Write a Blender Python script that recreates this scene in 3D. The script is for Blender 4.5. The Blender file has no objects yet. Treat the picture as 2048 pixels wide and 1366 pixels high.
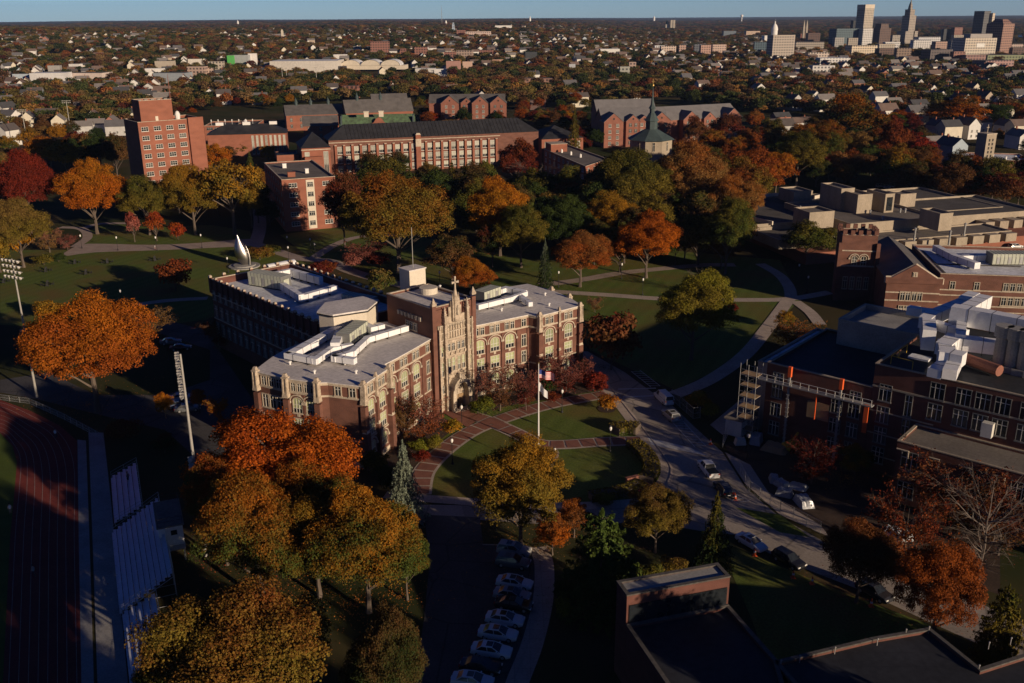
import bpy, math, random
import numpy as np
from mathutils import Vector, Matrix
random.seed(7); RNG = np.random.default_rng(11)
SC = bpy.context.scene
COL = SC.collection
rad = math.radians

# ------------------------------------------------------------------ camera, sky, sun, exposure
FPX, PITCH, ROLL, CAM_H = 1900.0, rad(18.86), rad(0.45), 70.0
_c, _s = math.cos(ROLL), math.sin(ROLL)
FWD = Vector((0, math.cos(PITCH), -math.sin(PITCH)))
_u0 = Vector((0, math.sin(PITCH), math.cos(PITCH))); _r0 = Vector((1, 0, 0))
RGT = _c*_r0 - _s*_u0; UPV = _s*_r0 + _c*_u0
cam_d = bpy.data.cameras.new('camera'); cam = bpy.data.objects.new('camera', cam_d); COL.objects.link(cam)
cam_d.sensor_width = 36.0; cam_d.lens = 36.0*FPX/2048.0
cam_d.clip_start = 1.0; cam_d.clip_end = 90000.0
M = Matrix((RGT, UPV, -FWD)).transposed().to_4x4(); M.translation = (0, 0, CAM_H)
cam.matrix_world = M
SC.camera = cam

SUN_EL = rad(12.2)
SUN_XY = Vector((62.0, -60.0)).normalized()            # towards the sun
w = bpy.data.worlds.new('World'); SC.world = w; w.use_nodes = True
nt = w.node_tree; bg = nt.nodes['Background']
sky = nt.nodes.new('ShaderNodeTexSky'); sky.sky_type = 'NISHITA'; sky.sun_disc = False
sky.sun_elevation = SUN_EL; sky.sun_rotation = math.atan2(SUN_XY.x, SUN_XY.y)
sky.altitude = 60; sky.air_density = 1.0; sky.dust_density = 0.1; sky.ozone_density = 5.0
# the air's own colour by elevation: pale grey blue near the horizon, deep blue overhead
tcw = nt.nodes.new('ShaderNodeTexCoord'); sxw = nt.nodes.new('ShaderNodeSeparateXYZ'); nt.links.new(tcw.outputs['Generated'], sxw.inputs[0])
mrw = nt.nodes.new('ShaderNodeMapRange'); mrw.interpolation_type = 'SMOOTHSTEP'; mrw.inputs[1].default_value = 0.0; mrw.inputs[2].default_value = 0.09; nt.links.new(sxw.outputs[2], mrw.inputs[0])
hz = nt.nodes.new('ShaderNodeMix'); hz.data_type = 'RGBA'; hz.inputs[6].default_value = (1.85, 2.55, 3.7, 1); hz.inputs[7].default_value = (.09, .28, .68, 1); nt.links.new(mrw.outputs[0], hz.inputs[0])
tint = nt.nodes.new('ShaderNodeMix'); tint.data_type = 'RGBA'; tint.blend_type = 'MULTIPLY'; tint.inputs[0].default_value = 1; nt.links.new(hz.outputs[2], tint.inputs[7])
nt.links.new(sky.outputs[0], tint.inputs[6]); nt.links.new(tint.outputs[2], bg.inputs[0]); bg.inputs[1].default_value = 0.05
sl = bpy.data.lights.new('sun', 'SUN'); sun = bpy.data.objects.new('sun', sl); COL.objects.link(sun)
sl.energy = 5.0; sl.angle = rad(0.5); sl.color = (1.0, 0.79, 0.57)
to_sun = Vector((SUN_XY.x*math.cos(SUN_EL), SUN_XY.y*math.cos(SUN_EL), math.sin(SUN_EL)))
sun.rotation_euler = to_sun.to_track_quat('Z', 'Y').to_euler()
sun.location = (60, -60, 120)
vs = SC.view_settings; vs.view_transform = 'Standard'; vs.look = 'None'; vs.exposure = 0.05; vs.gamma = 1.0
SC.cycles.max_bounces = 5; SC.cycles.diffuse_bounces = 2; SC.cycles.glossy_bounces = 2
SC.cycles.transmission_bounces = 2; SC.cycles.transparent_max_bounces = 4
SC.cycles.use_denoising = True

# ------------------------------------------------------------------ survey: picture point -> point on the land
def ray(px, py):
    return FWD + ((px-1024)/FPX)*RGT - ((py-683)/FPX)*UPV
def G(px, py, z=0.0):
    d = ray(px, py); t = (z-CAM_H)/d.z
    return Vector((d.x*t, d.y*t, z))
def height_at(px, py, p):
    d = ray(px, py); return CAM_H + d.z*math.hypot(p[0], p[1])/math.hypot(d.x, d.y)
def depth_of(p):
    return (Vector(p)-Vector((0, 0, CAM_H))).dot(FWD)
def to_pix(p):
    v = Vector(p)-Vector((0, 0, CAM_H)); d = v.dot(FWD)
    return (1024+FPX*v.dot(RGT)/d, 683-FPX*v.dot(UPV)/d, d)

# ------------------------------------------------------------------ scene-graph helpers
def link(o, parent=None):
    COL.objects.link(o)
    if parent is not None: o.parent = parent
    return o
def tag(o, label=None, cat=None, group=None, kind=None):
    if label: o['label'] = label
    if cat: o['category'] = cat
    if group: o['group'] = group
    if kind: o['kind'] = kind
    return o
def empty(name, loc=(0, 0, 0), rz=0.0, label=None, cat=None, group=None):
    o = bpy.data.objects.new(name, None); o.empty_display_size = 0.5
    o.location = loc; o.rotation_euler = (0, 0, rz); link(o)
    return tag(o, label, cat, group)
def copy_tree(o, parent=None):
    c = o.copy(); COL.objects.link(c)
    if parent is not None: c.parent = parent
    for ch in list(o.children): copy_tree(ch, c)
    return c
def inst(name, mesh, parent=None, loc=(0, 0, 0), rz=0.0, scale=None):
    o = bpy.data.objects.new(name, mesh); o.location = loc; o.rotation_euler = (0, 0, rz)
    if scale is not None: o.scale = scale
    return link(o, parent)

class MB:
    """collects faces, then links them as one mesh object"""
    def __init__(s): s.v = []; s.f = []; s.m = []
    def add(s, vs, fs, mi=0):
        n = len(s.v); s.v.extend([tuple(q) for q in vs])
        for f in fs: s.f.append(tuple(i+n for i in f)); s.m.append(mi)
        return s
    def quad(s, a, b, c, d, mi=0): return s.add([a, b, c, d], [(0, 1, 2, 3)], mi)
    def box(s, cx, cy, cz, sx, sy, sz, rz=0.0, mi=0, top=1.0):
        """cz is the underside; top scales the upper face"""
        ca, sa = math.cos(rz), math.sin(rz); vs = []
        for z, k in ((0, 1), (sz, top)):
            for x, y in ((-1, -1), (1, -1), (1, 1), (-1, 1)):
                X, Y = x*sx/2*k, y*sy/2*k
                vs.append((cx+X*ca-Y*sa, cy+X*sa+Y*ca, cz+z))
        return s.add(vs, [(3, 2, 1, 0), (4, 5, 6, 7), (0, 1, 5, 4), (1, 2, 6, 5), (2, 3, 7, 6), (3, 0, 4, 7)], mi)
    def prism(s, poly, z0, z1, mi=0, cap=True, bottom=False):
        n = len(poly)
        a = sum(poly[i][0]*poly[(i+1) % n][1]-poly[(i+1) % n][0]*poly[i][1] for i in range(n))
        if a < 0: poly = poly[::-1]
        vs = [(p[0], p[1], z0) for p in poly]+[(p[0], p[1], z1) for p in poly]
        fs = [(i, (i+1) % n, n+(i+1) % n, n+i) for i in range(n)]
        if cap: fs.append(tuple(range(n, 2*n)))
        if bottom: fs.append(tuple(range(n-1, -1, -1)))
        return s.add(vs, fs, mi)
    def flat(s, poly, z, mi=0):
        n = len(poly)
        a = sum(poly[i][0]*poly[(i+1) % n][1]-poly[(i+1) % n][0]*poly[i][1] for i in range(n))
        if a < 0: poly = poly[::-1]
        return s.add([(p[0], p[1], z) for p in poly], [tuple(range(n))], mi)
    def tube(s, pts, rs, n=6, mi=0, cap=True):
        pts = [Vector(p) for p in pts]; vs = []; fs = []
        if not hasattr(rs, '__len__'): rs = [rs]*len(pts)
        for i, p in enumerate(pts):
            d = (pts[min(i+1, len(pts)-1)]-pts[max(i-1, 0)]).normalized()
            a = d.cross(Vector((0, 0, 1)) if abs(d.z) < .9 else Vector((1, 0, 0))).normalized(); b = d.cross(a)
            for k in range(n):
                t = 2*math.pi*k/n; vs.append(p+(a*math.cos(t)+b*math.sin(t))*rs[i])
        for i in range(len(pts)-1):
            for k in range(n):
                fs.append((i*n+k, i*n+(k+1) % n, (i+1)*n+(k+1) % n, (i+1)*n+k))
        if cap:
            fs.append(tuple(range(n-1, -1, -1))); fs.append(tuple((len(pts)-1)*n+k for k in range(n)))
        return s.add(vs, fs, mi)
    def lathe(s, prof, cx=0, cy=0, n=12, mi=0):
        vs = []; fs = []
        for r, z in prof:
            for k in range(n):
                t = 2*math.pi*k/n; vs.append((cx+r*math.cos(t), cy+r*math.sin(t), z))
        for i in range(len(prof)-1):
            for k in range(n): fs.append((i*n+k, i*n+(k+1) % n, (i+1)*n+(k+1) % n, (i+1)*n+k))
        fs.append(tuple((len(prof)-1)*n+k for k in range(n)))
        return s.add(vs, fs, mi)
    def bar(s, a, b, w=0.06, mi=0):
        return s.tube([a, b], w/2, 4, mi)
    def gable(s, x0, x1, y0, y1, z0, z1, axis='x', mi=0, over=0.3, thick=0.2):
        """pitched roof slabs, ridge along axis"""
        if axis == 'x':
            ym = (y0+y1)/2; sl_ = (z1-z0)/((y1-y0)/2)
            for e in (y0-over, y1+over):
                ze = z0-sl_*over
                a = [(x0-over, e, ze), (x1+over, e, ze), (x1+over, ym, z1), (x0-over, ym, z1)]
                s._slab(a, thick, mi)
        else:
            xm = (x0+x1)/2; sl_ = (z1-z0)/((x1-x0)/2)
            for e in (x0-over, x1+over):
                ze = z0-sl_*over
                a = [(e, y0-over, ze), (e, y1+over, ze), (xm, y1+over, z1), (xm, y0-over, z1)]
                s._slab(a, thick, mi)
        return s
    def _slab(s, a, t, mi=0):
        vs = a+[(p[0], p[1], p[2]+t) for p in a]
        s.add(vs, [(0, 1, 2, 3), (7, 6, 5, 4), (0, 4, 5, 1), (1, 5, 6, 2), (2, 6, 7, 3), (3, 7, 4, 0)], mi)
    def mesh(s, name, mats):
        me = bpy.data.meshes.new(name); me.from_pydata(s.v, [], s.f)
        if not isinstance(mats, (list, tuple)): mats = [mats]
        for m in mats: me.materials.append(m)
        if len(mats) > 1: me.polygons.foreach_set('material_index', s.m)
        me.update(); return me
    def build(s, name, mats, parent=None, loc=(0, 0, 0), rz=0.0, smooth=False):
        me = s.mesh(name, mats)
        if smooth: me.polygons.foreach_set('use_smooth', [True]*len(me.polygons))
        return inst(name, me, parent, loc, rz)

def frect(x0, y0, x1, y1): return [(x0, y0), (x1, y0), (x1, y1), (x0, y1)]
def inset(poly, d):
    """shrink a polygon (either winding) by d with mitred corners"""
    n = len(poly); a = sum(poly[i][0]*poly[(i+1) % n][1]-poly[(i+1) % n][0]*poly[i][1] for i in range(n))
    sg = 1 if a > 0 else -1; out = []
    for i in range(n):
        p0, p, p1 = Vector(poly[i-1][:2]), Vector(poly[i][:2]), Vector(poly[(i+1) % n][:2])
        a1 = (p-p0).normalized(); a2 = (p1-p).normalized()
        n1 = Vector((-a1.y, a1.x))*sg; n2 = Vector((-a2.y, a2.x))*sg
        m = (n1+n2); L = m.length
        m = n1 if L < 1e-6 else m/L
        k = d/max(.35, m.dot(n1)); q = p+m*k; out.append((q.x, q.y))
    return out
def smooth_line(pts, k=6, closed=False):
    P = [Vector(p) for p in pts]; n = len(P); out = []
    rng = range(n if closed else n-1)
    for i in rng:
        if closed: p0, p1, p2, p3 = P[i-1], P[i], P[(i+1) % n], P[(i+2) % n]
        else: p0, p1, p2, p3 = P[max(i-1, 0)], P[i], P[i+1], P[min(i+2, n-1)]
        for j in range(k):
            t = j/k
            out.append(.5*((2*p1)+(p2-p0)*t+(2*p0-5*p1+4*p2-p3)*t*t+(3*p1-p0-3*p2+p3)*t**3))
    if not closed: out.append(P[-1])
    return out

# ------------------------------------------------------------------ materials
def newmat(name):
    m = bpy.data.materials.new(name); m.use_nodes = True
    return m, m.node_tree, m.node_tree.nodes['Principled BSDF']
def mat(name, col, rough=0.8, amt=0.25, scale=0.5, scale2=6.0, metal=0.0, spec=0.3, objcol=False, stretch=(1, 1, 1), dark=None, bump=0.0):
    """base colour varied by two sizes of noise; dark = second colour for stains"""
    m, t, b = newmat(name)
    tc = t.nodes.new('ShaderNodeTexCoord'); mp = t.nodes.new('ShaderNodeMapping'); mp.inputs['Scale'].default_value = stretch
    t.links.new(tc.outputs['Object'], mp.inputs[0])
    n1 = t.nodes.new('ShaderNodeTexNoise'); n1.inputs['Scale'].default_value = scale; n1.inputs['Detail'].default_value = 4
    n2 = t.nodes.new('ShaderNodeTexNoise'); n2.inputs['Scale'].default_value = scale2; n2.inputs['Detail'].default_value = 3
    for q in (n1, n2): t.links.new(mp.outputs[0], q.inputs['Vector'])
    mx = t.nodes.new('ShaderNodeMix'); mx.data_type = 'RGBA'
    ad = t.nodes.new('ShaderNodeMath'); ad.operation = 'ADD'
    mu = t.nodes.new('ShaderNodeMath'); mu.operation = 'MULTIPLY'; mu.inputs[1].default_value = 0.5
    t.links.new(n1.outputs[0], ad.inputs[0]); t.links.new(n2.outputs[0], ad.inputs[1]); t.links.new(ad.outputs[0], mu.inputs[0])
    rp = t.nodes.new('ShaderNodeMapRange'); rp.inputs[1].default_value = 0.36; rp.inputs[2].default_value = 0.64
    t.links.new(mu.outputs[0], rp.inputs[0]); t.links.new(rp.outputs[0], mx.inputs[0])
    c = np.array(col)
    a = tuple(np.array(dark) if dark else c*(1-amt))+(1,); bb = tuple(np.minimum(c*(1+amt*.6), .95))+(1,)
    if objcol:
        oi = t.nodes.new('ShaderNodeObjectInfo')
        for i, kf in ((6, 1-amt), (7, 1+amt*.6)):
            mm = t.nodes.new('ShaderNodeMix'); mm.data_type = 'RGBA'; mm.blend_type = 'MULTIPLY'; mm.inputs[0].default_value = 1
            t.links.new(oi.outputs['Color'], mm.inputs[6]); mm.inputs[7].default_value = (kf, kf, kf, 1)
            t.links.new(mm.outputs[2], mx.inputs[i])
    else:
        mx.inputs[6].default_value = a; mx.inputs[7].default_value = bb
    t.links.new(mx.outputs[2], b.inputs['Base Color'])
    b.inputs['Roughness'].default_value = rough; b.inputs['Metallic'].default_value = metal
    b.inputs['Specular IOR Level'].default_value = spec
    if bump:
        bn = t.nodes.new('ShaderNodeBump'); bn.inputs['Strength'].default_value = bump; bn.inputs['Distance'].default_value = .05
        t.links.new(n2.outputs[0], bn.inputs['Height']); t.links.new(bn.outputs[0], b.inputs['Normal'])
    return m
X = {}
X['brick'] = mat('brick_red', (.172, .078, .055), .85, .35, .35, 7, stretch=(1, 1, 2.2))
X['brick_o'] = mat('brick_orange', (.285, .108, .068), .85, .25, .25, 6, stretch=(1, 1, 2))
X['brick_d'] = mat('brick_dark', (.135, .056, .042), .85, .35, .35, 7, stretch=(1, 1, 2.2))
X['brick_p'] = mat('brick_pink', (.27, .112, .078), .85, .25, .3, 6)
X['stone'] = mat('limestone', (.50, .42, .32), .8, .35, .8, 5)
X['stone_w'] = mat('limestone_weathered', (.47, .385, .29), .85, .5, 1.2, 6, dark=(.26, .205, .15))
X['conc'] = mat('concrete', (.36, .30, .225), .85, .25, .3, 4, stretch=(1, 1, .4))
X['conc_g'] = mat('concrete_grey', (.30, .29, .27), .85, .25, .3, 4)
X['white'] = mat('white_paint', (.78, .76, .72), .6, .12, .4, 3)
X['cream'] = mat('cream_panel', (.62, .55, .44), .7, .12, .3, 3)
X['duct'] = mat('white_duct', (.80, .80, .80), .45, .10, .6, 3, spec=.4)
X['ahu'] = mat('pale_green_unit', (.50, .52, .42), .6, .15, .5, 3)
X['roof_w'] = mat('white_membrane', (.76, .78, .80), .8, .3, .12, 1.2)
X['roof_g'] = mat('grey_membrane', (.70, .65, .60), .9, .25, .12, 1.5)
X['roof_gd'] = mat('dark_gravel', (.105, .095, .085), .95, .35, .15, 2.0)
X['roof_br'] = mat('brown_gravel', (.19, .165, .14), .95, .3, .12, 2.0)
X['roof_b'] = mat('black_membrane', (.028, .030, .036), .75, .4, .15, 1.5)
X['slate'] = mat('slate_grey', (.125, .115, .11), .8, .3, .3, 4)
X['slate_d'] = mat('slate_dark', (.032, .032, .036), .65, .4, .3, 5)
X['shing'] = mat('shingle_grey', (.19, .18, .18), .9, .2, .3, 4)
X['copper'] = mat('green_copper', (.10, .17, .085), .75, .4, .5, 4, dark=(.05, .06, .04))
X['copper_b'] = mat('blue_green_copper', (.062, .088, .088), .6, .3, .4, 4)
X['trim_d'] = mat('dark_trim', (.025, .022, .02), .6, .2, 1, 5)
X['steel'] = mat('galvanised_steel', (.42, .42, .41), .45, .15, .8, 5, metal=.4)
X['alu'] = mat('aluminium_plank', (.72, .74, .76), .45, .12, .4, 4, metal=.25)
X['chrome'] = mat('polished_steel', (.42, .40, .38), .28, .08, .3, 2, metal=1.0)
X['pole'] = mat('pole_grey', (.40, .38, .34), .5, .15, .4, 4, metal=.2)
X['wpole'] = mat('pole_white', (.75, .73, .70), .4, .08, .4, 4)
X['black'] = mat('black_iron', (.015, .015, .016), .5, .2, 1, 5)
X['glass_d'] = mat('dark_glass', (.020, .024, .028), .08, .4, .4, 2, spec=.6)
X['glass_g'] = mat('green_blind', (.42, .46, .24), .45, .22, .45, 3, spec=.4)
X['glass_w'] = mat('pale_blind', (.46, .46, .38), .45, .3, .6, 3, spec=.4)
X['frame'] = mat('window_frame_white', (.62, .60, .54), .6, .1, 1, 4)
X['frame_d'] = mat('window_frame_grey', (.17, .17, .165), .6, .1, 1, 4)
X['asph'] = mat('asphalt', (.34, .29, .245), .95, .25, .12, 3, spec=.2)
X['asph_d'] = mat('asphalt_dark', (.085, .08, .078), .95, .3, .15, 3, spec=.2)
X['walk'] = mat('concrete_walk', (.44, .36, .29), .9, .2, .3, 3)
X['walk_b'] = mat('cobbled_walk', (.36, .28, .235), .9, .2, .4, 5)
X['pav'] = mat('brick_paving', (.23, .095, .065), .9, .3, .6, 6)
X['paint'] = mat('road_paint', (.55, .54, .51), .8, .25, .8, 6)
X['bluepaint'] = mat('bay_paint_blue', (.10, .22, .40), .8, .2, .8, 6)
X['track'] = mat('running_track', (.20, .045, .035), .95, .25, .2, 4, spec=.1)
X['turf'] = mat('field_turf', (.085, .12, .022), .95, .25, .2, 4, spec=.1)
X['mulch'] = mat('mulch', (.06, .038, .026), .95, .4, .5, 5)
X['bark'] = mat('bark', (.13, .10, .078), .95, .35, 1.5, 8, stretch=(1, 1, .3))
X['bark_p'] = mat('bark_pale', (.15, .12, .10), .95, .3, 1.5, 8)
X['wood'] = mat('timber_plank', (.33, .22, .12), .85, .25, .6, 6)
X['orange'] = mat('orange_plastic', (.75, .12, .03), .5, .08, 1, 4)
X['yellow'] = mat('yellow_paint', (.65, .42, .04), .5, .12, 1, 4)
X['plastic_s'] = mat('plastic_sheet', (.30, .32, .35), .3, .25, 1.2, 5, spec=.6)
X['tyre'] = mat('tyre_rubber', (.012, .012, .012), .8, .2, 2, 6)
X['gold'] = mat('gilt', (.75, .50, .16), .35, .1, 1, 4, metal=.9)
X['red'] = mat('flag_red', (.55, .03, .03), .7, .06, 1, 4)
X['blue'] = mat('flag_blue', (.03, .05, .22), .7, .06, 1, 4)
X['wht'] = mat('flag_white', (.75, .74, .72), .7, .05, 1, 4)
X['lampglass'] = mat('lamp_globe', (.80, .78, .72), .3, .05, 1, 4)
X['water'] = mat('bay_water', (.02, .06, .11), .2, .2, .01, .1, spec=.5)
X['flower'] = mat('magenta_flowers', (.42, .035, .11), .9, .4, 2, 9)
X['hedge_y'] = mat('yellow_flowers', (.60, .45, .03), .9, .3, 2, 9)
X['far_brick'] = mat('far_brick', (.24, .115, .088), .9, .3, .05, .5)
X['far_conc'] = mat('far_concrete', (.42, .37, .30), .9, .2, .05, .5)
X['paintcol'] = mat('car_paint', (.6, .6, .6), .22, .04, 1, 4, spec=.6, objcol=True)
X['sidecol'] = mat('house_siding', (.6, .6, .6), .8, .12, .4, 3, objcol=True)
X['roofcol'] = mat('house_roof', (.2, .2, .2), .9, .2, .4, 3, objcol=True)
X['red_l'] = mat('tail_lamp', (.30, .01, .01), .2, .1, 2, 5)
X['skin'] = mat('skin', (.45, .28, .20), .6, .08, 2, 5)
X['cloth'] = mat('cloth', (.1, .1, .1), .9, .1, 2, 5, objcol=True)

def seams(m, bw, bh, k=.80, size=.05, off=.5):
    """membrane laps or slab joints as thin darker lines in the object's own plan"""
    t = m.node_tree; b = t.nodes['Principled BSDF']; src = b.inputs['Base Color'].links[0].from_socket
    tc = t.nodes.new('ShaderNodeTexCoord'); br = t.nodes.new('ShaderNodeTexBrick'); br.offset = off; br.inputs['Scale'].default_value = 1
    br.inputs['Brick Width'].default_value = bw; br.inputs['Row Height'].default_value = bh; br.inputs['Mortar Size'].default_value = size
    br.inputs['Color1'].default_value = (1, 1, 1, 1); br.inputs['Color2'].default_value = (.93, .93, .94, 1); br.inputs['Mortar'].default_value = (k, k, k, 1)
    t.links.new(tc.outputs['Object'], br.inputs['Vector']); mu = t.nodes.new('ShaderNodeMix'); mu.data_type = 'RGBA'; mu.blend_type = 'MULTIPLY'; mu.inputs[0].default_value = 1
    t.links.new(src, mu.inputs[6]); t.links.new(br.outputs['Color'], mu.inputs[7]); t.links.new(mu.outputs[2], b.inputs['Base Color'])
for k_, w_, h_ in (('roof_w', 15, 2.6), ('roof_g', 12, 2.2), ('roof_gd', 10, 3.0), ('roof_br', 9, 2.4), ('roof_b', 14, 2.2)): seams(X[k_], w_, h_)
seams(X['walk'], 1.8, 1.8, .75, .04, 0)
def cracks(m, sc, k):
    t = m.node_tree; b = t.nodes['Principled BSDF']; src = b.inputs['Base Color'].links[0].from_socket
    tc = t.nodes.new('ShaderNodeTexCoord'); vo = t.nodes.new('ShaderNodeTexVoronoi'); vo.feature = 'DISTANCE_TO_EDGE'; vo.inputs['Scale'].default_value = sc
    t.links.new(tc.outputs['Object'], vo.inputs['Vector']); r = t.nodes.new('ShaderNodeMapRange'); r.inputs[1].default_value = .006; r.inputs[2].default_value = .02; r.inputs[3].default_value = k
    t.links.new(vo.outputs['Distance'], r.inputs[0]); v2 = t.nodes.new('ShaderNodeTexVoronoi'); v2.inputs['Scale'].default_value = sc*.7; t.links.new(tc.outputs['Object'], v2.inputs['Vector'])
    r2 = t.nodes.new('ShaderNodeMapRange'); r2.inputs[3].default_value = .80; r2.inputs[4].default_value = 1.1; t.links.new(v2.outputs['Color'], r2.inputs[0])
    mm = t.nodes.new('ShaderNodeMath'); mm.operation = 'MULTIPLY'; t.links.new(r.outputs[0], mm.inputs[0]); t.links.new(r2.outputs[0], mm.inputs[1])
    mu = t.nodes.new('ShaderNodeMix'); mu.data_type = 'RGBA'; mu.blend_type = 'MULTIPLY'; mu.inputs[0].default_value = 1
    t.links.new(src, mu.inputs[6]); t.links.new(mm.outputs[0], mu.inputs[7]); t.links.new(mu.outputs[2], b.inputs['Base Color'])
cracks(X['asph'], .10, .62); cracks(X['asph_d'], .12, .6)
def per_object(m, col, lo, hi):
    """blinds drawn differently from window to window"""
    t = m.node_tree; b = t.nodes['Principled BSDF']; src = b.inputs['Base Color'].links[0].from_socket
    oi = t.nodes.new('ShaderNodeObjectInfo'); r = t.nodes.new('ShaderNodeMapRange'); r.inputs[1].default_value = lo; r.inputs[2].default_value = hi; t.links.new(oi.outputs['Random'], r.inputs[0])
    mx = t.nodes.new('ShaderNodeMix'); mx.data_type = 'RGBA'; t.links.new(r.outputs[0], mx.inputs[0]); t.links.new(src, mx.inputs[6]); mx.inputs[7].default_value = tuple(col)+(1,); t.links.new(mx.outputs[2], b.inputs['Base Color'])
per_object(X['glass_d'], (.16, .15, .13), .55, 1.3); per_object(X['glass_g'], (.16, .17, .11), .4, 1.3); per_object(X['glass_w'], (.12, .115, .10), .35, 1.2)
def lawn_mat():
    m, t, b = newmat('mown_grass')
    tc = t.nodes.new('ShaderNodeTexCoord')
    wv = t.nodes.new('ShaderNodeTexWave'); wv.inputs['Scale'].default_value = .09; wv.inputs['Distortion'].default_value = .6
    mp = t.nodes.new('ShaderNodeMapping'); mp.inputs['Rotation'].default_value = (0, 0, rad(25))
    t.links.new(tc.outputs['Object'], mp.inputs[0]); t.links.new(mp.outputs[0], wv.inputs[0])
    n1 = t.nodes.new('ShaderNodeTexNoise'); n1.inputs['Scale'].default_value = .07; n1.inputs['Detail'].default_value = 6
    n2 = t.nodes.new('ShaderNodeTexNoise'); n2.inputs['Scale'].default_value = 3.0; n2.inputs['Detail'].default_value = 4
    for q in (n1, n2): t.links.new(tc.outputs['Object'], q.inputs['Vector'])
    a = t.nodes.new('ShaderNodeMix'); a.data_type = 'RGBA'; a.inputs[6].default_value = (.094, .128, .024, 1); a.inputs[7].default_value = (.112, .148, .031, 1)
    t.links.new(wv.outputs['Fac'], a.inputs[0])
    r = t.nodes.new('ShaderNodeMapRange'); r.inputs[1].default_value = .44; r.inputs[2].default_value = .72
    t.links.new(n1.outputs[0], r.inputs[0])
    c = t.nodes.new('ShaderNodeMix'); c.data_type = 'RGBA'; c.inputs[7].default_value = (.15, .105, .032, 1)
    t.links.new(r.outputs[0], c.inputs[0]); t.links.new(a.outputs[2], c.inputs[6])
    d = t.nodes.new('ShaderNodeMix'); d.data_type = 'RGBA'; d.blend_type = 'MULTIPLY'; d.inputs[0].default_value = .8
    e = t.nodes.new('ShaderNodeMapRange'); e.inputs[1].default_value = .3; e.inputs[2].default_value = .7; e.inputs[3].default_value = .6; e.inputs[4].default_value = 1.3
    t.links.new(n2.outputs[0], e.inputs[0]); t.links.new(c.outputs[2], d.inputs[6]); t.links.new(e.outputs[0], d.inputs[7])
    t.links.new(d.outputs[2], b.inputs['Base Color']); b.inputs['Roughness'].default_value = .95; b.inputs['Specular IOR Level'].default_value = .1
    return m
X['lawn'] = lawn_mat()
def ground_mat():
    m, t, b = newmat('litter_and_rough_grass')
    tc = t.nodes.new('ShaderNodeTexCoord')
    n1 = t.nodes.new('ShaderNodeTexNoise'); n1.inputs['Scale'].default_value = .03; n1.inputs['Detail'].default_value = 8
    n2 = t.nodes.new('ShaderNodeTexNoise'); n2.inputs['Scale'].default_value = .004; n2.inputs['Detail'].default_value = 8
    for q in (n1, n2): t.links.new(tc.outputs['Object'], q.inputs['Vector'])
    cr = t.nodes.new('ShaderNodeValToRGB'); el = cr.color_ramp.elements
    el[0].position = .35; el[0].color = (.030, .042, .014, 1); el[1].position = .7; el[1].color = (.095, .062, .032, 1)
    e2 = el.new(.52); e2.color = (.055, .052, .020, 1)
    t.links.new(n1.outputs[0], cr.inputs[0])
    c2 = t.nodes.new('ShaderNodeMix'); c2.data_type = 'RGBA'; c2.inputs[7].default_value = (.06, .035, .022, 1)
    r = t.nodes.new('ShaderNodeMapRange'); r.inputs[1].default_value = .45; r.inputs[2].default_value = .62; r.inputs[4].default_value = .7
    t.links.new(n2.outputs[0], r.inputs[0]); t.links.new(r.outputs[0], c2.inputs[0]); t.links.new(cr.outputs[0], c2.inputs[6])
    t.links.new(c2.outputs[2], b.inputs['Base Color']); b.inputs['Roughness'].default_value = 1; b.inputs['Specular IOR Level'].default_value = .05
    return m
X['ground'] = ground_mat()

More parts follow.
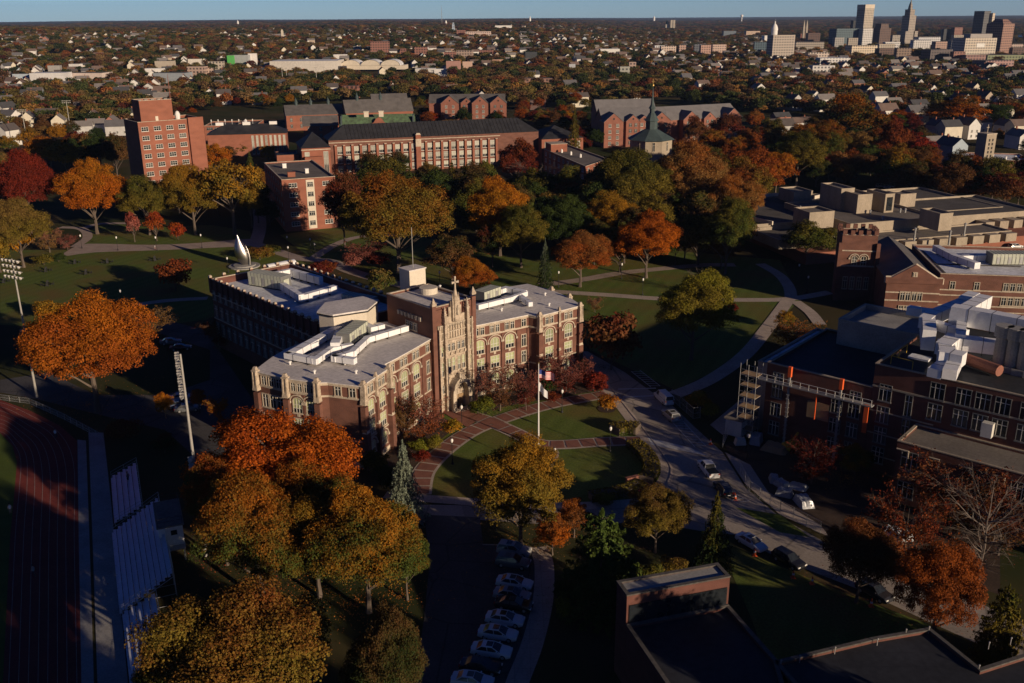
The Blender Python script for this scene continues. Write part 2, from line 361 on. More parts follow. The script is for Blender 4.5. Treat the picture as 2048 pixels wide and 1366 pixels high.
def leaf_mat(name, mode):
    """object colour mixed with the custom property leaf2 by noise, height and a value per leaf"""
    m, t, b = newmat(name)
    tc = t.nodes.new('ShaderNodeTexCoord')
    if mode == 'object':
        oi = t.nodes.new('ShaderNodeObjectInfo'); c1 = oi.outputs['Color']
        a2 = t.nodes.new('ShaderNodeAttribute'); a2.attribute_type = 'OBJECT'; a2.attribute_name = 'leaf2'; c2 = a2.outputs['Color']
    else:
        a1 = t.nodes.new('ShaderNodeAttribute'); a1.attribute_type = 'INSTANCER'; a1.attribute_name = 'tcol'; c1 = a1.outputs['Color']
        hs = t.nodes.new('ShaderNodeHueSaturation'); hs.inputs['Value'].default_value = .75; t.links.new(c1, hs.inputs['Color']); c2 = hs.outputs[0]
    nz = t.nodes.new('ShaderNodeTexNoise'); nz.inputs['Scale'].default_value = 3.2; nz.inputs['Detail'].default_value = 3
    t.links.new(tc.outputs['Object'], nz.inputs['Vector'])
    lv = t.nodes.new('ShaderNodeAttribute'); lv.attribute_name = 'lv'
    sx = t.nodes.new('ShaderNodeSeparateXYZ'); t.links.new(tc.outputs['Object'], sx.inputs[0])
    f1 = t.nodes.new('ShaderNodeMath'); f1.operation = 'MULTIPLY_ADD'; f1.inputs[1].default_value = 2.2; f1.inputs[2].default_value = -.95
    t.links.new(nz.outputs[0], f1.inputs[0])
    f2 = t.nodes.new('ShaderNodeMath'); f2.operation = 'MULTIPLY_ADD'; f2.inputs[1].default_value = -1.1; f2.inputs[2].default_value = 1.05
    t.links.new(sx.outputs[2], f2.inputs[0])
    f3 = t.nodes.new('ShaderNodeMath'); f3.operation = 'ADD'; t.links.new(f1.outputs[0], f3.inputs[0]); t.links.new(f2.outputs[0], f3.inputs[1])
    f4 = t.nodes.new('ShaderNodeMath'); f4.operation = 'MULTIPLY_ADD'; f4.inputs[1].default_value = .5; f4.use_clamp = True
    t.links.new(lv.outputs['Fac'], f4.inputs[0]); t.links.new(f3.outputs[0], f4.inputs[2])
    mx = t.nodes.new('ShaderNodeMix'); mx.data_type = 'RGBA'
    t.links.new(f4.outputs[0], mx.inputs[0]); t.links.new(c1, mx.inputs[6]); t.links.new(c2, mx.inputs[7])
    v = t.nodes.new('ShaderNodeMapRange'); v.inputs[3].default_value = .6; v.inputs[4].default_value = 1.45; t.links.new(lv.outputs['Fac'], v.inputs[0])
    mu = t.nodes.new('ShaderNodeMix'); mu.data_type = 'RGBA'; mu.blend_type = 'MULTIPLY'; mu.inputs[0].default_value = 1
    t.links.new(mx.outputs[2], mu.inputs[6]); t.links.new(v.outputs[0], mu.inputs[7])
    t.nodes.remove(b)
    df = t.nodes.new('ShaderNodeBsdfDiffuse'); tr = t.nodes.new('ShaderNodeBsdfTranslucent'); ms = t.nodes.new('ShaderNodeMixShader'); ms.inputs[0].default_value = .22
    t.links.new(mu.outputs[2], df.inputs[0]); t.links.new(mu.outputs[2], tr.inputs[0])
    t.links.new(df.outputs[0], ms.inputs[1]); t.links.new(tr.outputs[0], ms.inputs[2])
    t.links.new(ms.outputs[0], t.nodes['Material Output'].inputs[0])
    return m
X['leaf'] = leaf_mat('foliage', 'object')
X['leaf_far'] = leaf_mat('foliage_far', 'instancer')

def attr_mat(name, rough=.9):
    m, t, b = newmat(name)
    a = t.nodes.new('ShaderNodeAttribute'); a.attribute_name = 'fcol'
    nz = t.nodes.new('ShaderNodeTexNoise'); nz.inputs['Scale'].default_value = .3
    tc = t.nodes.new('ShaderNodeTexCoord'); t.links.new(tc.outputs['Object'], nz.inputs['Vector'])
    r = t.nodes.new('ShaderNodeMapRange'); r.inputs[3].default_value = .75; r.inputs[4].default_value = 1.2; t.links.new(nz.outputs[0], r.inputs[0])
    mu = t.nodes.new('ShaderNodeMix'); mu.data_type = 'RGBA'; mu.blend_type = 'MULTIPLY'; mu.inputs[0].default_value = 1
    t.links.new(a.outputs['Color'], mu.inputs[6]); t.links.new(r.outputs[0], mu.inputs[7])
    t.links.new(mu.outputs[2], b.inputs['Base Color']); b.inputs['Roughness'].default_value = rough
    return m
X['attr'] = attr_mat('painted_by_house')
X['lane'] = mat('lane_paint', (.36, .30, .28), .9, .3, .8, 6)
# ------------------------------------------------------------------ tree kinds (unit height, unit crown width, base at 0)
def leaf_mesh(name, C, Nrm, size, jitter=.6):
    """many small leaf clumps: C centres, Nrm outward directions"""
    n = len(C); nn = Nrm+RNG.normal(0, jitter*.8, (n, 3)); nn /= np.linalg.norm(nn, axis=1)[:, None]
    ref = RNG.normal(0, 1, (n, 3)); a = np.cross(nn, ref); a /= np.linalg.norm(a, axis=1)[:, None]; b = np.cross(nn, a)
    s = (size*RNG.uniform(.6, 1.35, n))[:, None]; k = RNG.uniform(.55, .9, n)[:, None]
    fold = nn*s*RNG.uniform(-.35, .35, n)[:, None]
    V = np.stack([C-a*s, C-b*s*k+fold, C+a*s, C+b*s*k-fold*.5], 1).reshape(-1, 3)
    me = bpy.data.meshes.new(name); me.vertices.add(4*n); me.vertices.foreach_set('co', V.astype(np.float32).ravel())
    me.loops.add(4*n); me.loops.foreach_set('vertex_index', np.arange(4*n, dtype=np.int32))
    me.polygons.add(n); me.polygons.foreach_set('loop_start', np.arange(0, 4*n, 4, dtype=np.int32))
    at = me.attributes.new('lv', 'FLOAT', 'FACE'); at.data.foreach_set('value', RNG.uniform(0, 1, n).astype(np.float32))
    me.update(); me.validate(); me.materials.append(X['leaf'])
    return me
def sph(n):
    v = RNG.normal(0, 1, (n, 3)); return v/np.linalg.norm(v, axis=1)[:, None]
def round_tree(nblob, nleaf, size, z0=.24, lop=.12, br=.17, trunk_r=.022, fill=.12, nseg=5, flat=1.0):
    """crown of leaf-covered boughs set on several unequal lobes over a limbed trunk; returns crown mesh, trunk mesh"""
    cz = (1+z0)/2; hz = (1-z0)/2
    lobes = [(np.array([0, 0, cz-.02]), .36, hz*.80)]
    for k in range(7):
        a = k*2.4+RNG.uniform(-.5, .5); e = RNG.uniform(-.45, .75); R = RNG.uniform(.16, .25)*(1+lop)
        rr = .5-R; lobes.append((np.array([math.cos(a)*rr*math.cos(e), math.sin(a)*rr*math.cos(e), cz+math.sin(e)*(hz-R*.8)]), R, R*.85*min(1.2, hz/.36)))
    lobes.append((np.array([RNG.uniform(-.1, .1), RNG.uniform(-.1, .1), 1-.2*hz/.38]), .2, .2*hz/.38))
    bl = []; tries = 0
    while len(bl) < nblob and tries < 20000:
        tries += 1
        c, R, Z = lobes[int(RNG.integers(0, len(lobes)))] if RNG.uniform() < .8 else lobes[0]
        d = sph(1)[0]
        if d[2] < -.5: d[2] *= -1
        r = br*RNG.uniform(.5, 1.3); q = RNG.uniform(.8, 1.06)
        p = c+d*np.array([R, R, Z])*q*(1-r*.6/R)
        if p[2] < z0*.8 or p[2] > 1.0: continue
        if all(np.linalg.norm(p-t_) > .62*(r+s_)*.8 for t_, s_ in bl): bl.append((p, r))
    w = np.array([r*r for p, r in bl]); w /= w.sum(); C = []; N = []
    for (p, r), q in zip(bl, w):
        n = max(4, int(nleaf*q)); d = sph(n); d[:, 2] = np.where(d[:, 2] < -.35, -d[:, 2]*.6, d[:, 2])
        rad_ = r*(1+RNG.normal(0, .13, n)); inn = RNG.uniform(0, 1, n) < fill; rad_[inn] *= RNG.uniform(.3, .9, inn.sum())
        # secondary lumps on every bough
        l3 = sph(7); lump = (d@l3.T).max(1); rad_ *= .78+.30*lump
        C.append(p+d*rad_[:, None]*np.array([1, 1, .85])); N.append(d*.8+np.array([0, 0, .35])+(p-np.array([0, 0, cz]))*.6)
    C = np.concatenate(C); N = np.concatenate(N); N /= np.linalg.norm(N, axis=1)[:, None]
    crown = leaf_mesh('crown', C, N, size)
    mb = MB(); mb.tube([(0, 0, -.01), (.004, .002, z0*.5), (0, .006, z0), (.01, 0, cz*.95), (.0, .01, .86)], [trunk_r*1.35, trunk_r, trunk_r*.9, trunk_r*.55, trunk_r*.12], nseg)
    order = sorted(bl, key=lambda t: -t[1])[:int(min(len(bl), 26))]
    for p, r in order:
        zz = max(z0*.85, min(.8, p[2]-.18-.25*math.hypot(p[0], p[1])))
        mid = (p[0]*.45, p[1]*.45, zz+(p[2]-zz)*.45+.015)
        mb.tube([(0, 0, zz), mid, tuple(p)], [trunk_r*.42, trunk_r*.28, trunk_r*.08], 3, cap=False)
    tm = mb.mesh('trunk', X['bark'])
    return crown, tm
def bare_tree(n=34, tw=7, seed=0, leaves=0, size=.02):
    mb = MB(); C = []
    r0 = .02
    mb.tube([(0, 0, -.01), (.01, 0, .2), (0, .012, .42), (.012, 0, .7), (0, 0, .97)], [r0*1.3, r0, r0*.7, r0*.4, r0*.08], 5)
    for i in range(n):
        a = i*2.4+RNG.uniform(-.4, .4); z = RNG.uniform(.18, .78); L = (.50*math.sin(math.pi*min(1, (1-z)*1.05+.12)))*RNG.uniform(.75, 1.1)
        d = np.array([math.cos(a), math.sin(a), RNG.uniform(.5, 1.0)]); e = np.array([0, 0, z])+d*L
        e[2] = min(e[2], .99); m = np.array([0, 0, z])+d*np.array([1, 1, .8])*L*.5
        mb.tube([(0, 0, z), tuple(m), tuple(e)], [r0*.38, r0*.24, r0*.07], 3, cap=False)
        for k in range(tw):
            q = m+(e-m)*RNG.uniform(-.4, 1.0); dd = d*.8+RNG.normal(0, .55, 3); dd[2] = abs(dd[2])*.8
            l = RNG.uniform(.07, .17); tip = q+dd*l
            mb.tube([tuple(q), tuple(tip)], [r0*.13, r0*.04], 3, cap=False)
            C.append(tip); C.append(q+dd*l*.6)
            for _ in range(2):
                q2 = q+dd*l*RNG.uniform(.3, .9); d2 = dd+RNG.normal(0, .7, 3)
                mb.tube([tuple(q2), tuple(q2+d2*l*.5)], [r0*.07, r0*.03], 3, cap=False); C.append(q2+d2*l*.5)
    tm = mb.mesh('trunk', X['bark'] if leaves else X['bark_p'])
    cr = None
    if leaves:
        C = np.array(C); idx = RNG.integers(0, len(C), leaves); P = C[idx]+RNG.normal(0, .022, (leaves, 3))
        cr = leaf_mesh('crown', P, sph(leaves)*.6+np.array([0, 0, .5]), size, 1.0)
    return cr, tm
def spruce(nl=9000, size=.013, layers=17, droop=.25, top=.82, open_=.0):
    C = []; N = []; mb = MB(); mb.tube([(0, 0, -.01), (0, 0, .5), (0, 0, .985)], [.022, .013, .002], 5)
    for i in range(layers):
        t = i/(layers-1); z = .07+.9*t; R = .5*(1-t)**top*RNG.uniform(.86, 1.05)+.012; nb = max(5, int(15*(1-t)+5))
        for k in range(nb):
            if RNG.uniform() < open_: continue
            a = 2*math.pi*(k+RNG.uniform(-.3, .3))/nb+i*.7; r = R*RNG.uniform(.75, 1.1); n = int(nl/layers/nb*(.5+1.6*(1-t)))+3
            s = RNG.uniform(.12, 1, n)**.75; lat = RNG.normal(0, .045, n)*(1.15-s)*(R*2+.12)
            x = np.cos(a)*r*s-np.sin(a)*lat; y = np.sin(a)*r*s+np.cos(a)*lat
            zz = z-droop*r*s*s+.10*r*s+RNG.normal(0, .008, n)-.018*np.abs(RNG.normal(0, 1, n))
            C.append(np.stack([x, y, zz], 1)); N.append(np.stack([np.cos(a)*.5+0*s, np.sin(a)*.5+0*s, .8+0*s], 1))
            if k % 2 == 0: mb.tube([(0, 0, z), (math.cos(a)*r*.8, math.sin(a)*r*.8, z-droop*r*.5)], [.004, .001], 3, cap=False)
    C = np.concatenate(C); N = np.concatenate(N)
    return leaf_mesh('crown', C, N, size, .5), mb.mesh('trunk', X['bark'])
KIND = {}
def reg(k, pair): KIND.setdefault(k, []).append(pair)
for i in range(3): reg('hi', round_tree(130+8*i, 80000, .0067, .13, .10+.08*i, .088, .022, .10, 6))
for i in range(4): reg('mid', round_tree(64+5*i, 16000, .0130, .13, .08+.06*i, .115, .022, .12))
for i in range(3): reg('open', round_tree(40+3*i, 6500, .0150, .30, .22, .105, .024, .1))
for i in range(4): reg('lo', round_tree(24+3*i, 1000, .045, .12, .05+.06*i, .17, .022, .1, 3, .8))
for i in range(2): reg('shrub', round_tree(26+4*i, 3000, .032, .02, .12, .20, .02, .1, 3, .6))
for i in range(2): reg('column', round_tree(30+3*i, 3600, .028, .12, .04, .17, .03, .1, 4))
for i in range(2): reg('bare', bare_tree(34, 8))
reg('thin', bare_tree(34, 8, 1, 9000, .014)); reg('thin', bare_tree(30, 8, 2, 7500, .014))
reg('spruce', spruce()); reg('spruce', spruce(8000, .013, 14, .3))
reg('pine', spruce(20000, .0135, 12, .05, .48, .12))
TREES = []
def plant(kind, p, w, h, c1, c2, label, group=None, name='tree', cat='tree', var=None, rz=None):
    v = KIND[kind]; cr, tr = v[(len(TREES) if var is None else var) % len(v)]
    e = empty(name, p, random.uniform(0, 6.28) if rz is None else rz, label, cat, group); e.scale = (w, w, h)
    if tr: inst('trunk' if name != 'shrub' else 'stem', tr, e)
    if cr:
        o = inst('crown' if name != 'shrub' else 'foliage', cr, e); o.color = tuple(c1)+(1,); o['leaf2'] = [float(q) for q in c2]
    TREES.append((p[0], p[1], w/2)); return e
def plant_px(kind, bx, by, top, wpx, c1, c2, label, **k):
    p = G(bx, by); h = height_at(bx, top, p); w_ = wpx*depth_of((p.x, p.y, h*.6))/FPX
    return plant(kind, p, w_, h, c1, c2, label, **k)
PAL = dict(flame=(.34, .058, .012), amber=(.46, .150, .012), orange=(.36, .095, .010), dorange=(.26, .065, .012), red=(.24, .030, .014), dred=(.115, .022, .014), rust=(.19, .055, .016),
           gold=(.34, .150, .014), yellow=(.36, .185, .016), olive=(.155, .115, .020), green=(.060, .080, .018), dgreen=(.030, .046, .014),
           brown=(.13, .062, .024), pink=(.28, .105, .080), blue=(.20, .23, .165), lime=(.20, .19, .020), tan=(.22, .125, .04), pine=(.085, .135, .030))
# ------------------------------------------------------------------ the land
def sstep(a, b, x):
    t = min(1, max(0, (x-a)/(b-a))); return t*t*(3-2*t)
def land(x, y):
    d = math.hypot(x, y)
    if d < 1100: return 0.0
    az = math.atan2(x, max(y, 1e-3)); lf = 1-sstep(.02, .15, az)
    z = 27*sstep(1250, 2300, d)*lf
    z += (6*math.sin(x*.0021+1)*math.sin(y*.0017)+4*math.sin(x*.005+y*.003))*sstep(1300, 2200, d)*(.25+.75*lf)
    z += 30*sstep(5000, 15000, d)*(1-.4*lf)
    z += 14*sstep(9000, 18000, d)*math.sin(x*.00035+.6)*math.sin(y*.0003+x*.00011)
    return z
def make_ground():
    nr = [0, 40, 90, 150, 220, 300, 400, 520, 660, 800, 950]+[1100*1.085**k for k in range(37)]
    A = [i/96*2*math.pi for i in range(96)]
    V = [(0, 0, 0)]; F = []
    for r in nr[1:]:
        for a in A: V.append((r*math.sin(a), r*math.cos(a), land(r*math.sin(a), r*math.cos(a))))
    n = 96
    for k in range(n): F.append((0, 1+(k+1) % n, 1+k))
    for i in range(len(nr)-2):
        for k in range(n):
            a, b = 1+i*n+k, 1+i*n+(k+1) % n; F.append((a, b, b+n, a+n))
    m = MB(); m.add(V, F); o = m.build('ground', X['ground']); tag(o, kind='structure')
make_ground()
_LZ=[0]
def lift(lay):
    _LZ[0] += 1
    return .014*lay+.0006*(_LZ[0] % 90)
def sheet(name, px, material, lay, smooth=0, world=False):
    pts = [Vector((p[0], p[1], 0)) if world else G(*p) for p in px]
    if smooth: pts = smooth_line(pts, smooth, True)
    m = MB(); m.flat([(p.x, p.y) for p in pts], lift(lay)); o = m.build(name, material); return tag(o, kind='structure')
def offset_line(P, d):
    out = []
    for i, p in enumerate(P):
        t = (P[min(i+1, len(P)-1)]-P[max(i-1, 0)]).normalized(); out.append(Vector((p.x-t.y*d, p.y+t.x*d, 0)))
    return out
def strip(name, px, width, material, lay, smooth=6, world=False):
    P = [Vector((p[0], p[1], 0)) if world else G(*p) for p in px]
    if smooth: P = smooth_line(P, smooth)
    a, b = offset_line(P, width/2), offset_line(P, -width/2); z = lift(lay); m = MB()
    for i in range(len(P)-1):
        m.quad((b[i].x, b[i].y, z), (b[i+1].x, b[i+1].y, z), (a[i+1].x, a[i+1].y, z), (a[i].x, a[i].y, z))
    o = m.build(name, material); return tag(o, kind='structure')
def kerb(px, smooth=6, w=.18, h=.13):
    P = [G(*p) for p in px]; P = smooth_line(P, smooth); a, b = offset_line(P, w/2), offset_line(P, -w/2); m = MB()
    for i in range(len(P)-1):
        q = [(b[i].x, b[i].y), (b[i+1].x, b[i+1].y), (a[i+1].x, a[i+1].y), (a[i].x, a[i].y)]
        m.add([(x, y, 0) for x, y in q]+[(x, y, h) for x, y in q], [(4, 5, 6, 7), (0, 1, 5, 4), (2, 3, 7, 6)])
    return tag(m.build('kerb', X['walk']), kind='structure')
def brick_walk(px, width, seg=2.6, smooth=8):
    """paved walk: concrete margins and cross bands round brick fields"""
    P = smooth_line([G(*p) for p in px], smooth)
    L = [0]
    for i in range(len(P)-1): L.append(L[-1]+(P[i+1]-P[i]).length)
    def at(s):
        for i in range(len(P)-1):
            if L[i+1] >= s or i == len(P)-2:
                k = (s-L[i])/max(1e-6, L[i+1]-L[i]); p = P[i].lerp(P[i+1], k); t = (P[i+1]-P[i]).normalized(); return p, t
    m = MB(); n = max(1, int(L[-1]/seg)); q = L[-1]/n; zb = lift(9)
    for k in range(n):
        sub = 4; e = []
        for j in range(sub+1):
            p, t = at(k*q+.18+(q-.36)*j/sub); d = width/2-.42; e.append(((p.x-t.y*d, p.y+t.x*d), (p.x+t.y*d, p.y-t.x*d)))
        for j in range(sub):
            m.quad((*e[j][1], zb), (*e[j+1][1], zb), (*e[j+1][0], zb), (*e[j][0], zb))
    strip('path', px, width, X['walk'], 5, smooth)
    return tag(m.build('brick_paving', X['pav']), kind='structure')

# lawns
sheet('lawn', [(0, 500), (160, 500), (300, 480), (420, 470), (480, 475), (520, 500), (600, 520), (640, 545), (410, 640), (250, 660), (0, 650)], X['lawn'], 1)
sheet('lawn', [(160, 470), (215, 445), (300, 455), (420, 450), (500, 462), (505, 480), (300, 492), (170, 488)], X['lawn'], 1)
sheet('lawn', [(560, 470), (700, 450), (1000, 500), (1330, 500), (1560, 520), (1600, 600), (1480, 720), (1350, 780), (1180, 700), (1130, 600), (900, 560), (640, 530)], X['lawn'], 1)
sheet('lawn', [(840, 860), (905, 815), (960, 790), (1090, 780), (1160, 735), (1210, 765), (1260, 830), (1290, 880), (1325, 930), (1318, 970), (1285, 1000), (1100, 1012), (850, 1000), (790, 960)], X['lawn'], 1)
sheet('lawn', [(1460, 1090), (1540, 1125), (1700, 1190), (1860, 1250), (1870, 1270), (1540, 1340), (1500, 1230), (1465, 1150)], X['lawn'], 1)
sheet('lawn', [(1470, 1015), (1560, 1030), (1620, 1075), (1560, 1065)], X['lawn'], 3)
# drives and car park
sheet('road', [(1150, 703), (1175, 703), (1250, 745), (1300, 782), (1338, 805), (1390, 855), (1445, 905), (1490, 975), (1560, 1035), (1650, 1085), (1790, 1135), (2048, 1245), (2200, 1310), (2200, 1420), (2048, 1330), (1860, 1245), (1720, 1180), (1620, 1142), (1540, 1108), (1470, 1070), (1400, 1062), (1300, 1045), (1100, 1050), (960, 1040), (850, 1045), (750, 1040), (750, 1008), (1100, 1014), (1286, 1003), (1322, 972), (1332, 935), (1318, 905), (1288, 868), (1258, 828), (1212, 764), (1165, 720)], X['asph'], 2)
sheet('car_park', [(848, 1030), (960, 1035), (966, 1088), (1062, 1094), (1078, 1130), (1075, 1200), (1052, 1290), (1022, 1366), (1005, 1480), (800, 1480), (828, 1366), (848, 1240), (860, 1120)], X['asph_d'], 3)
strip('pavement', [(1076, 1095), (1088, 1130), (1086, 1200), (1064, 1290), (1030, 1380), (1010, 1480)], 2.6, X['walk'], 4)
kerb([(965, 1090), (1062, 1096), (1079, 1130), (1077, 1200), (1054, 1290), (1024, 1366)])
strip('pavement', [(1150, 718), (1195, 757), (1250, 822), (1283, 868), (1318, 915), (1332, 942), (1322, 975), (1285, 1003), (1100, 1013), (900, 1001), (770, 990)], 2.3, X['walk'], 4)
kerb([(1168, 724), (1212, 765), (1264, 830), (1296, 870), (1330, 915), (1342, 942), (1330, 978)])
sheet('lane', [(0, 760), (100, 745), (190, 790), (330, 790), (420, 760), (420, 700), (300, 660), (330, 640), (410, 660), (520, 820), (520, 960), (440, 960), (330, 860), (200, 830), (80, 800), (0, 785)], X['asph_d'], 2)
sheet('path', [(1445, 870), (1520, 820), (1560, 770), (1520, 770), (1480, 800), (1420, 850)], X['walk'], 3)
sheet('work_yard', [(1445, 885), (1560, 880), (1760, 960), (1800, 1010), (2000, 1080), (2000, 1190), (1790, 1120), (1650, 1070), (1560, 1020), (1500, 970)], X['mulch'], 1)
sheet('pavement', [(1450, 905), (1500, 930), (1540, 990), (1640, 1050), (1660, 1075), (1560, 1030), (1490, 968)], X['walk'], 3)
# crossings and bay hatching
sheet('crossing', [(1296, 876), (1380, 896), (1418, 913), (1302, 890)], X['paint'], 5)
for a, b in (((1236, 779), (1312, 777)), ((1246, 795), (1309, 792))): strip('crossing', [a, b], .45, X['paint'], 5, 0)
for x0, y0, x1, y1, n in ((1262, 743, 1302, 775, 8), (1345, 845, 1390, 895, 9), (1440, 990, 1480, 1010, 4)):
    strip('bay_marking', [(x0, y0), (x1, y1)], .14, X['paint'], 5, 0); a, b = G(x0, y0), G(x1, y1); t = (b-a).normalized()
    strip('bay_marking', [(a.x+t.y*-2., a.y-t.x*-2.), (b.x+t.y*-2., b.y-t.x*-2.)], .14, X['paint'], 5, 0, True)
    for k in range(n):
        p = a.lerp(b, (k+.3)/n); q = p+Vector((t.y*-2.0, -t.x*-2.0, 0))+t*.8
        strip('bay_marking', [(p.x, p.y), (q.x, q.y)], .16, X['paint'], 6, 0, True)
# walks of the quad
sheet('walk', [(125, 512), (160, 490), (215, 488), (300, 490), (400, 486), (500, 478), (520, 490), (400, 497), (310, 501), (190, 505)], X['walk_b'], 3, 3)
strip('walk', [(150, 494), (175, 475), (163, 458), (120, 455)], 3.2, X['walk_b'], 4)
strip('walk', [(163, 458), (200, 448), (260, 447)], 3.0, X['walk_b'], 4)
strip('walk', [(500, 485), (545, 500), (600, 517), (660, 523), (700, 542), (780, 565), (900, 590)], 4.6, X['walk_b'], 3)
strip('walk', [(625, 518), (670, 490), (720, 474), (800, 470)], 3.4, X['walk_b'], 4)
strip('walk', [(515, 400), (520, 450), (512, 485)], 4.5, X['walk_b'], 4)
strip('walk', [(240, 615), (330, 602), (415, 597)], 3.0, X['walk'], 4, 3)
strip('walk', [(1080, 570), (1150, 562), (1237, 547), (1300, 540), (1400, 531), (1470, 530)], 4.0, X['walk_b'], 3)
strip('walk', [(1100, 583), (1224, 591), (1325, 598), (1450, 600), (1570, 599), (1660, 585)], 3.4, X['walk'], 4)
strip('walk', [(1520, 528), (1558, 550), (1578, 575), (1582, 598)], 3.2, X['walk'], 5)
strip('walk', [(1578, 598), (1540, 650), (1490, 710), (1420, 760), (1350, 790)], 3.4, X['walk'], 5)
strip('walk', [(1590, 603), (1620, 625), (1640, 650)], 3.0, X['walk'], 6)
# court: banded brick walks
brick_walk([(838, 990), (848, 945), (884, 905), (935, 868), (985, 846), (1056, 822), (1120, 806), (1215, 789)], 3.9)
brick_walk([(905, 818), (944, 831), (985, 846), (1030, 866), (1078, 888), (1130, 890), (1200, 885), (1284, 882)], 3.7)
brick_walk([(1078, 892), (1100, 905), (1092, 925), (1075, 960)], 3.0)
sheet('forecourt', [(880, 822), (912, 808), (965, 834), (935, 856)], X['pav'], 6)
sheet('mulch_bed', [(1195, 815), (1215, 808), (1232, 815), (1225, 825), (1203, 825)], X['mulch'], 3, 4)
sheet('planting_bed', [(955, 800), (1010, 785), (1090, 778), (1160, 745), (1205, 780), (1090, 800), (1000, 815), (965, 832)], X['mulch'], 2)
sheet('planting_bed', [(800, 830), (870, 830), (920, 850), (880, 880), (835, 930), (800, 960), (760, 940)], X['mulch'], 2)
# sports ground
sheet('sports_field', [(-200, 860), (0, 866), (25, 893), (34, 925), (29, 985), (20, 1080), (6, 1366), (0, 1480), (-250, 1480)], X['turf'], 3)
sheet('running_track', [(-250, 800), (0, 800), (60, 822), (120, 852), (154, 882), (158, 1100), (164, 1366), (166, 1480), (-300, 1480), (-300, 860)], X['track'], 2)
for k in range(8):
    f = (k+.5)/8
    strip('lane_line', [(-60, 868-60*f+2), (0+0*f, 868-66*f), (25+45*f, 893-62*f), (36+88*f, 925-62*f), (31+124*f, 985-60*f), (22+135*f, 1080), (8+156*f, 1366), (2+164*f, 1470)], .06, X['lane'], 4)
sheet('aisle', [(155, 880), (172, 882), (180, 1100), (188, 1366), (190, 1480), (166, 1480), (163, 1366), (158, 1100)], X['conc_g'], 3)
sheet('aisle', [(177, 866), (207, 866), (222, 1000), (240, 1200), (256, 1366), (262, 1480), (198, 1480), (195, 1366), (186, 1100)], X['conc_g'], 3)
# streets of the districts beyond
for az, d0, d1, tw in ((.062, 900, 2600, .0), (.2, 900, 1900, .5)):
    m = MB(); P = []
    for k in range(14):
        d = d0+(d1-d0)*k/13; x, y = math.sin(az)*d0+math.sin(az+tw)*(d-d0), math.cos(az)*d0+math.cos(az+tw)*(d-d0); P.append(Vector((x, y, land(x, y)+.3)))
    for i in range(13):
        t = (P[i+1]-P[i]).normalized(); s = Vector((-t.y, t.x, 0))*5; m.quad(P[i]-s, P[i+1]-s, P[i+1]+s, P[i]+s)
    tag(m.build('street', X['asph']), kind='structure')
m = MB(); xs = [(2500, 3600), (4200, 3900), (5200, 6200), (2300, 5200)]
m.flat([(1250, 2900), (3200, 3300), (4800, 6800), (2700, 5600)], 3.0); tag(m.build('bay', X['water']), kind='structure')
# ------------------------------------------------------------------ building helpers
WIN = {}
def arc_pts(w, z0, rise, n=8):
    return [(w/2*math.cos(math.pi*k/n), z0+rise*math.sin(math.pi*k/n)) for k in range(n+1)]
def win_meshes(w, h, style):
    key = (round(w, 2), round(h, 2), style)
    if key in WIN: return WIN[key]
    st = {'stone': ('stone', 'glass_g'), 'arch': ('stone', 'glass_g'), 'white': ('frame', 'glass_d'), 'pale': ('frame', 'glass_w'), 'dark': ('frame_d', 'glass_d'), 'stonedark': ('stone', 'glass_d'), 'archdark': ('stone', 'glass_d')}[style]
    f = MB(); p = MB(); b = .16 if st[0] == 'stone' else .10; d = .13; arch = style.startswith('arch')
    zt = h
    # jambs, sill, head (mat 0 = surround), glazing bars (mat 1)
    for s in (-1, 1): f.box(s*(w/2+b/2), -d/2, 0, b, d, h)
    f.box(0, -d*.8, -.22, w+2*b+.16, d*1.6, .22)
    if arch:
        rise = w*.36; A = arc_pts(w, h, rise); B = arc_pts(w+2*b, h, rise+b)
        for k in range(8):
            q = [A[k], B[k], B[k+1], A[k+1]]
            f.add([(x, -d, z) for x, z in q]+[(x, 0, z) for x, z in q], [(0, 1, 2, 3), (0, 3, 7, 4), (1, 5, 6, 2)])
        # hood mould above
        A = arc_pts(w+1.1, h-.1, rise+.55); B = arc_pts(w+1.45, h-.1, rise+.75)
        for k in range(8):
            q = [A[k], B[k], B[k+1], A[k+1]]
            f.add([(x, -.22, z) for x, z in q]+[(x, 0, z) for x, z in q], [(0, 1, 2, 3), (0, 3, 7, 4), (1, 5, 6, 2)])
        for s in (-1, 1): f.box(s*(w/2+.68), -.14, h-.45, .42, .28, .42)
        p.add([(x, -.03, z) for x, z in arc_pts(w, h, rise)], [tuple(range(8, -1, -1))[::-1]], 0); zt = h+rise
    else: f.box(0, -d/2, h, w+2*b, d, b*1.1)
    n = 2 if w > 1.3 else 1
    for k in range(1, n+1): f.box(-w/2+w*k/(n+1), -.055, 0, .09, .07, h+(.3*w if arch else 0)*.8, 0, 1)
    for z in ((.68*h,) if style in ('dark', 'stonedark') else ((.36*h, .68*h) if h > 1.9 else (.5*h,))): f.box(0, -.05, z, w, .06, .08, 0, 1)
    lo = .40*h if st[1] != 'glass_d' else 0
    if lo: p.quad((-w/2, -.03, 0), (w/2, -.03, 0), (w/2, -.03, lo), (-w/2, -.03, lo), 1)
    p.quad((-w/2, -.03, lo), (w/2, -.03, lo), (w/2, -.03, h), (-w/2, -.03, h), 0)
    WIN[key] = (f.mesh('window', [X[st[0]], X['frame']]), p.mesh('pane', [X[st[1]], X['glass_d']]))
    return WIN[key]
def window(parent, x, y, z, rz, w, h, style, name='window'):
    fm, pm = win_meshes(w, h, style)
    o = inst(name, fm, parent, (x, y, z), rz); inst('pane', pm, o); return o
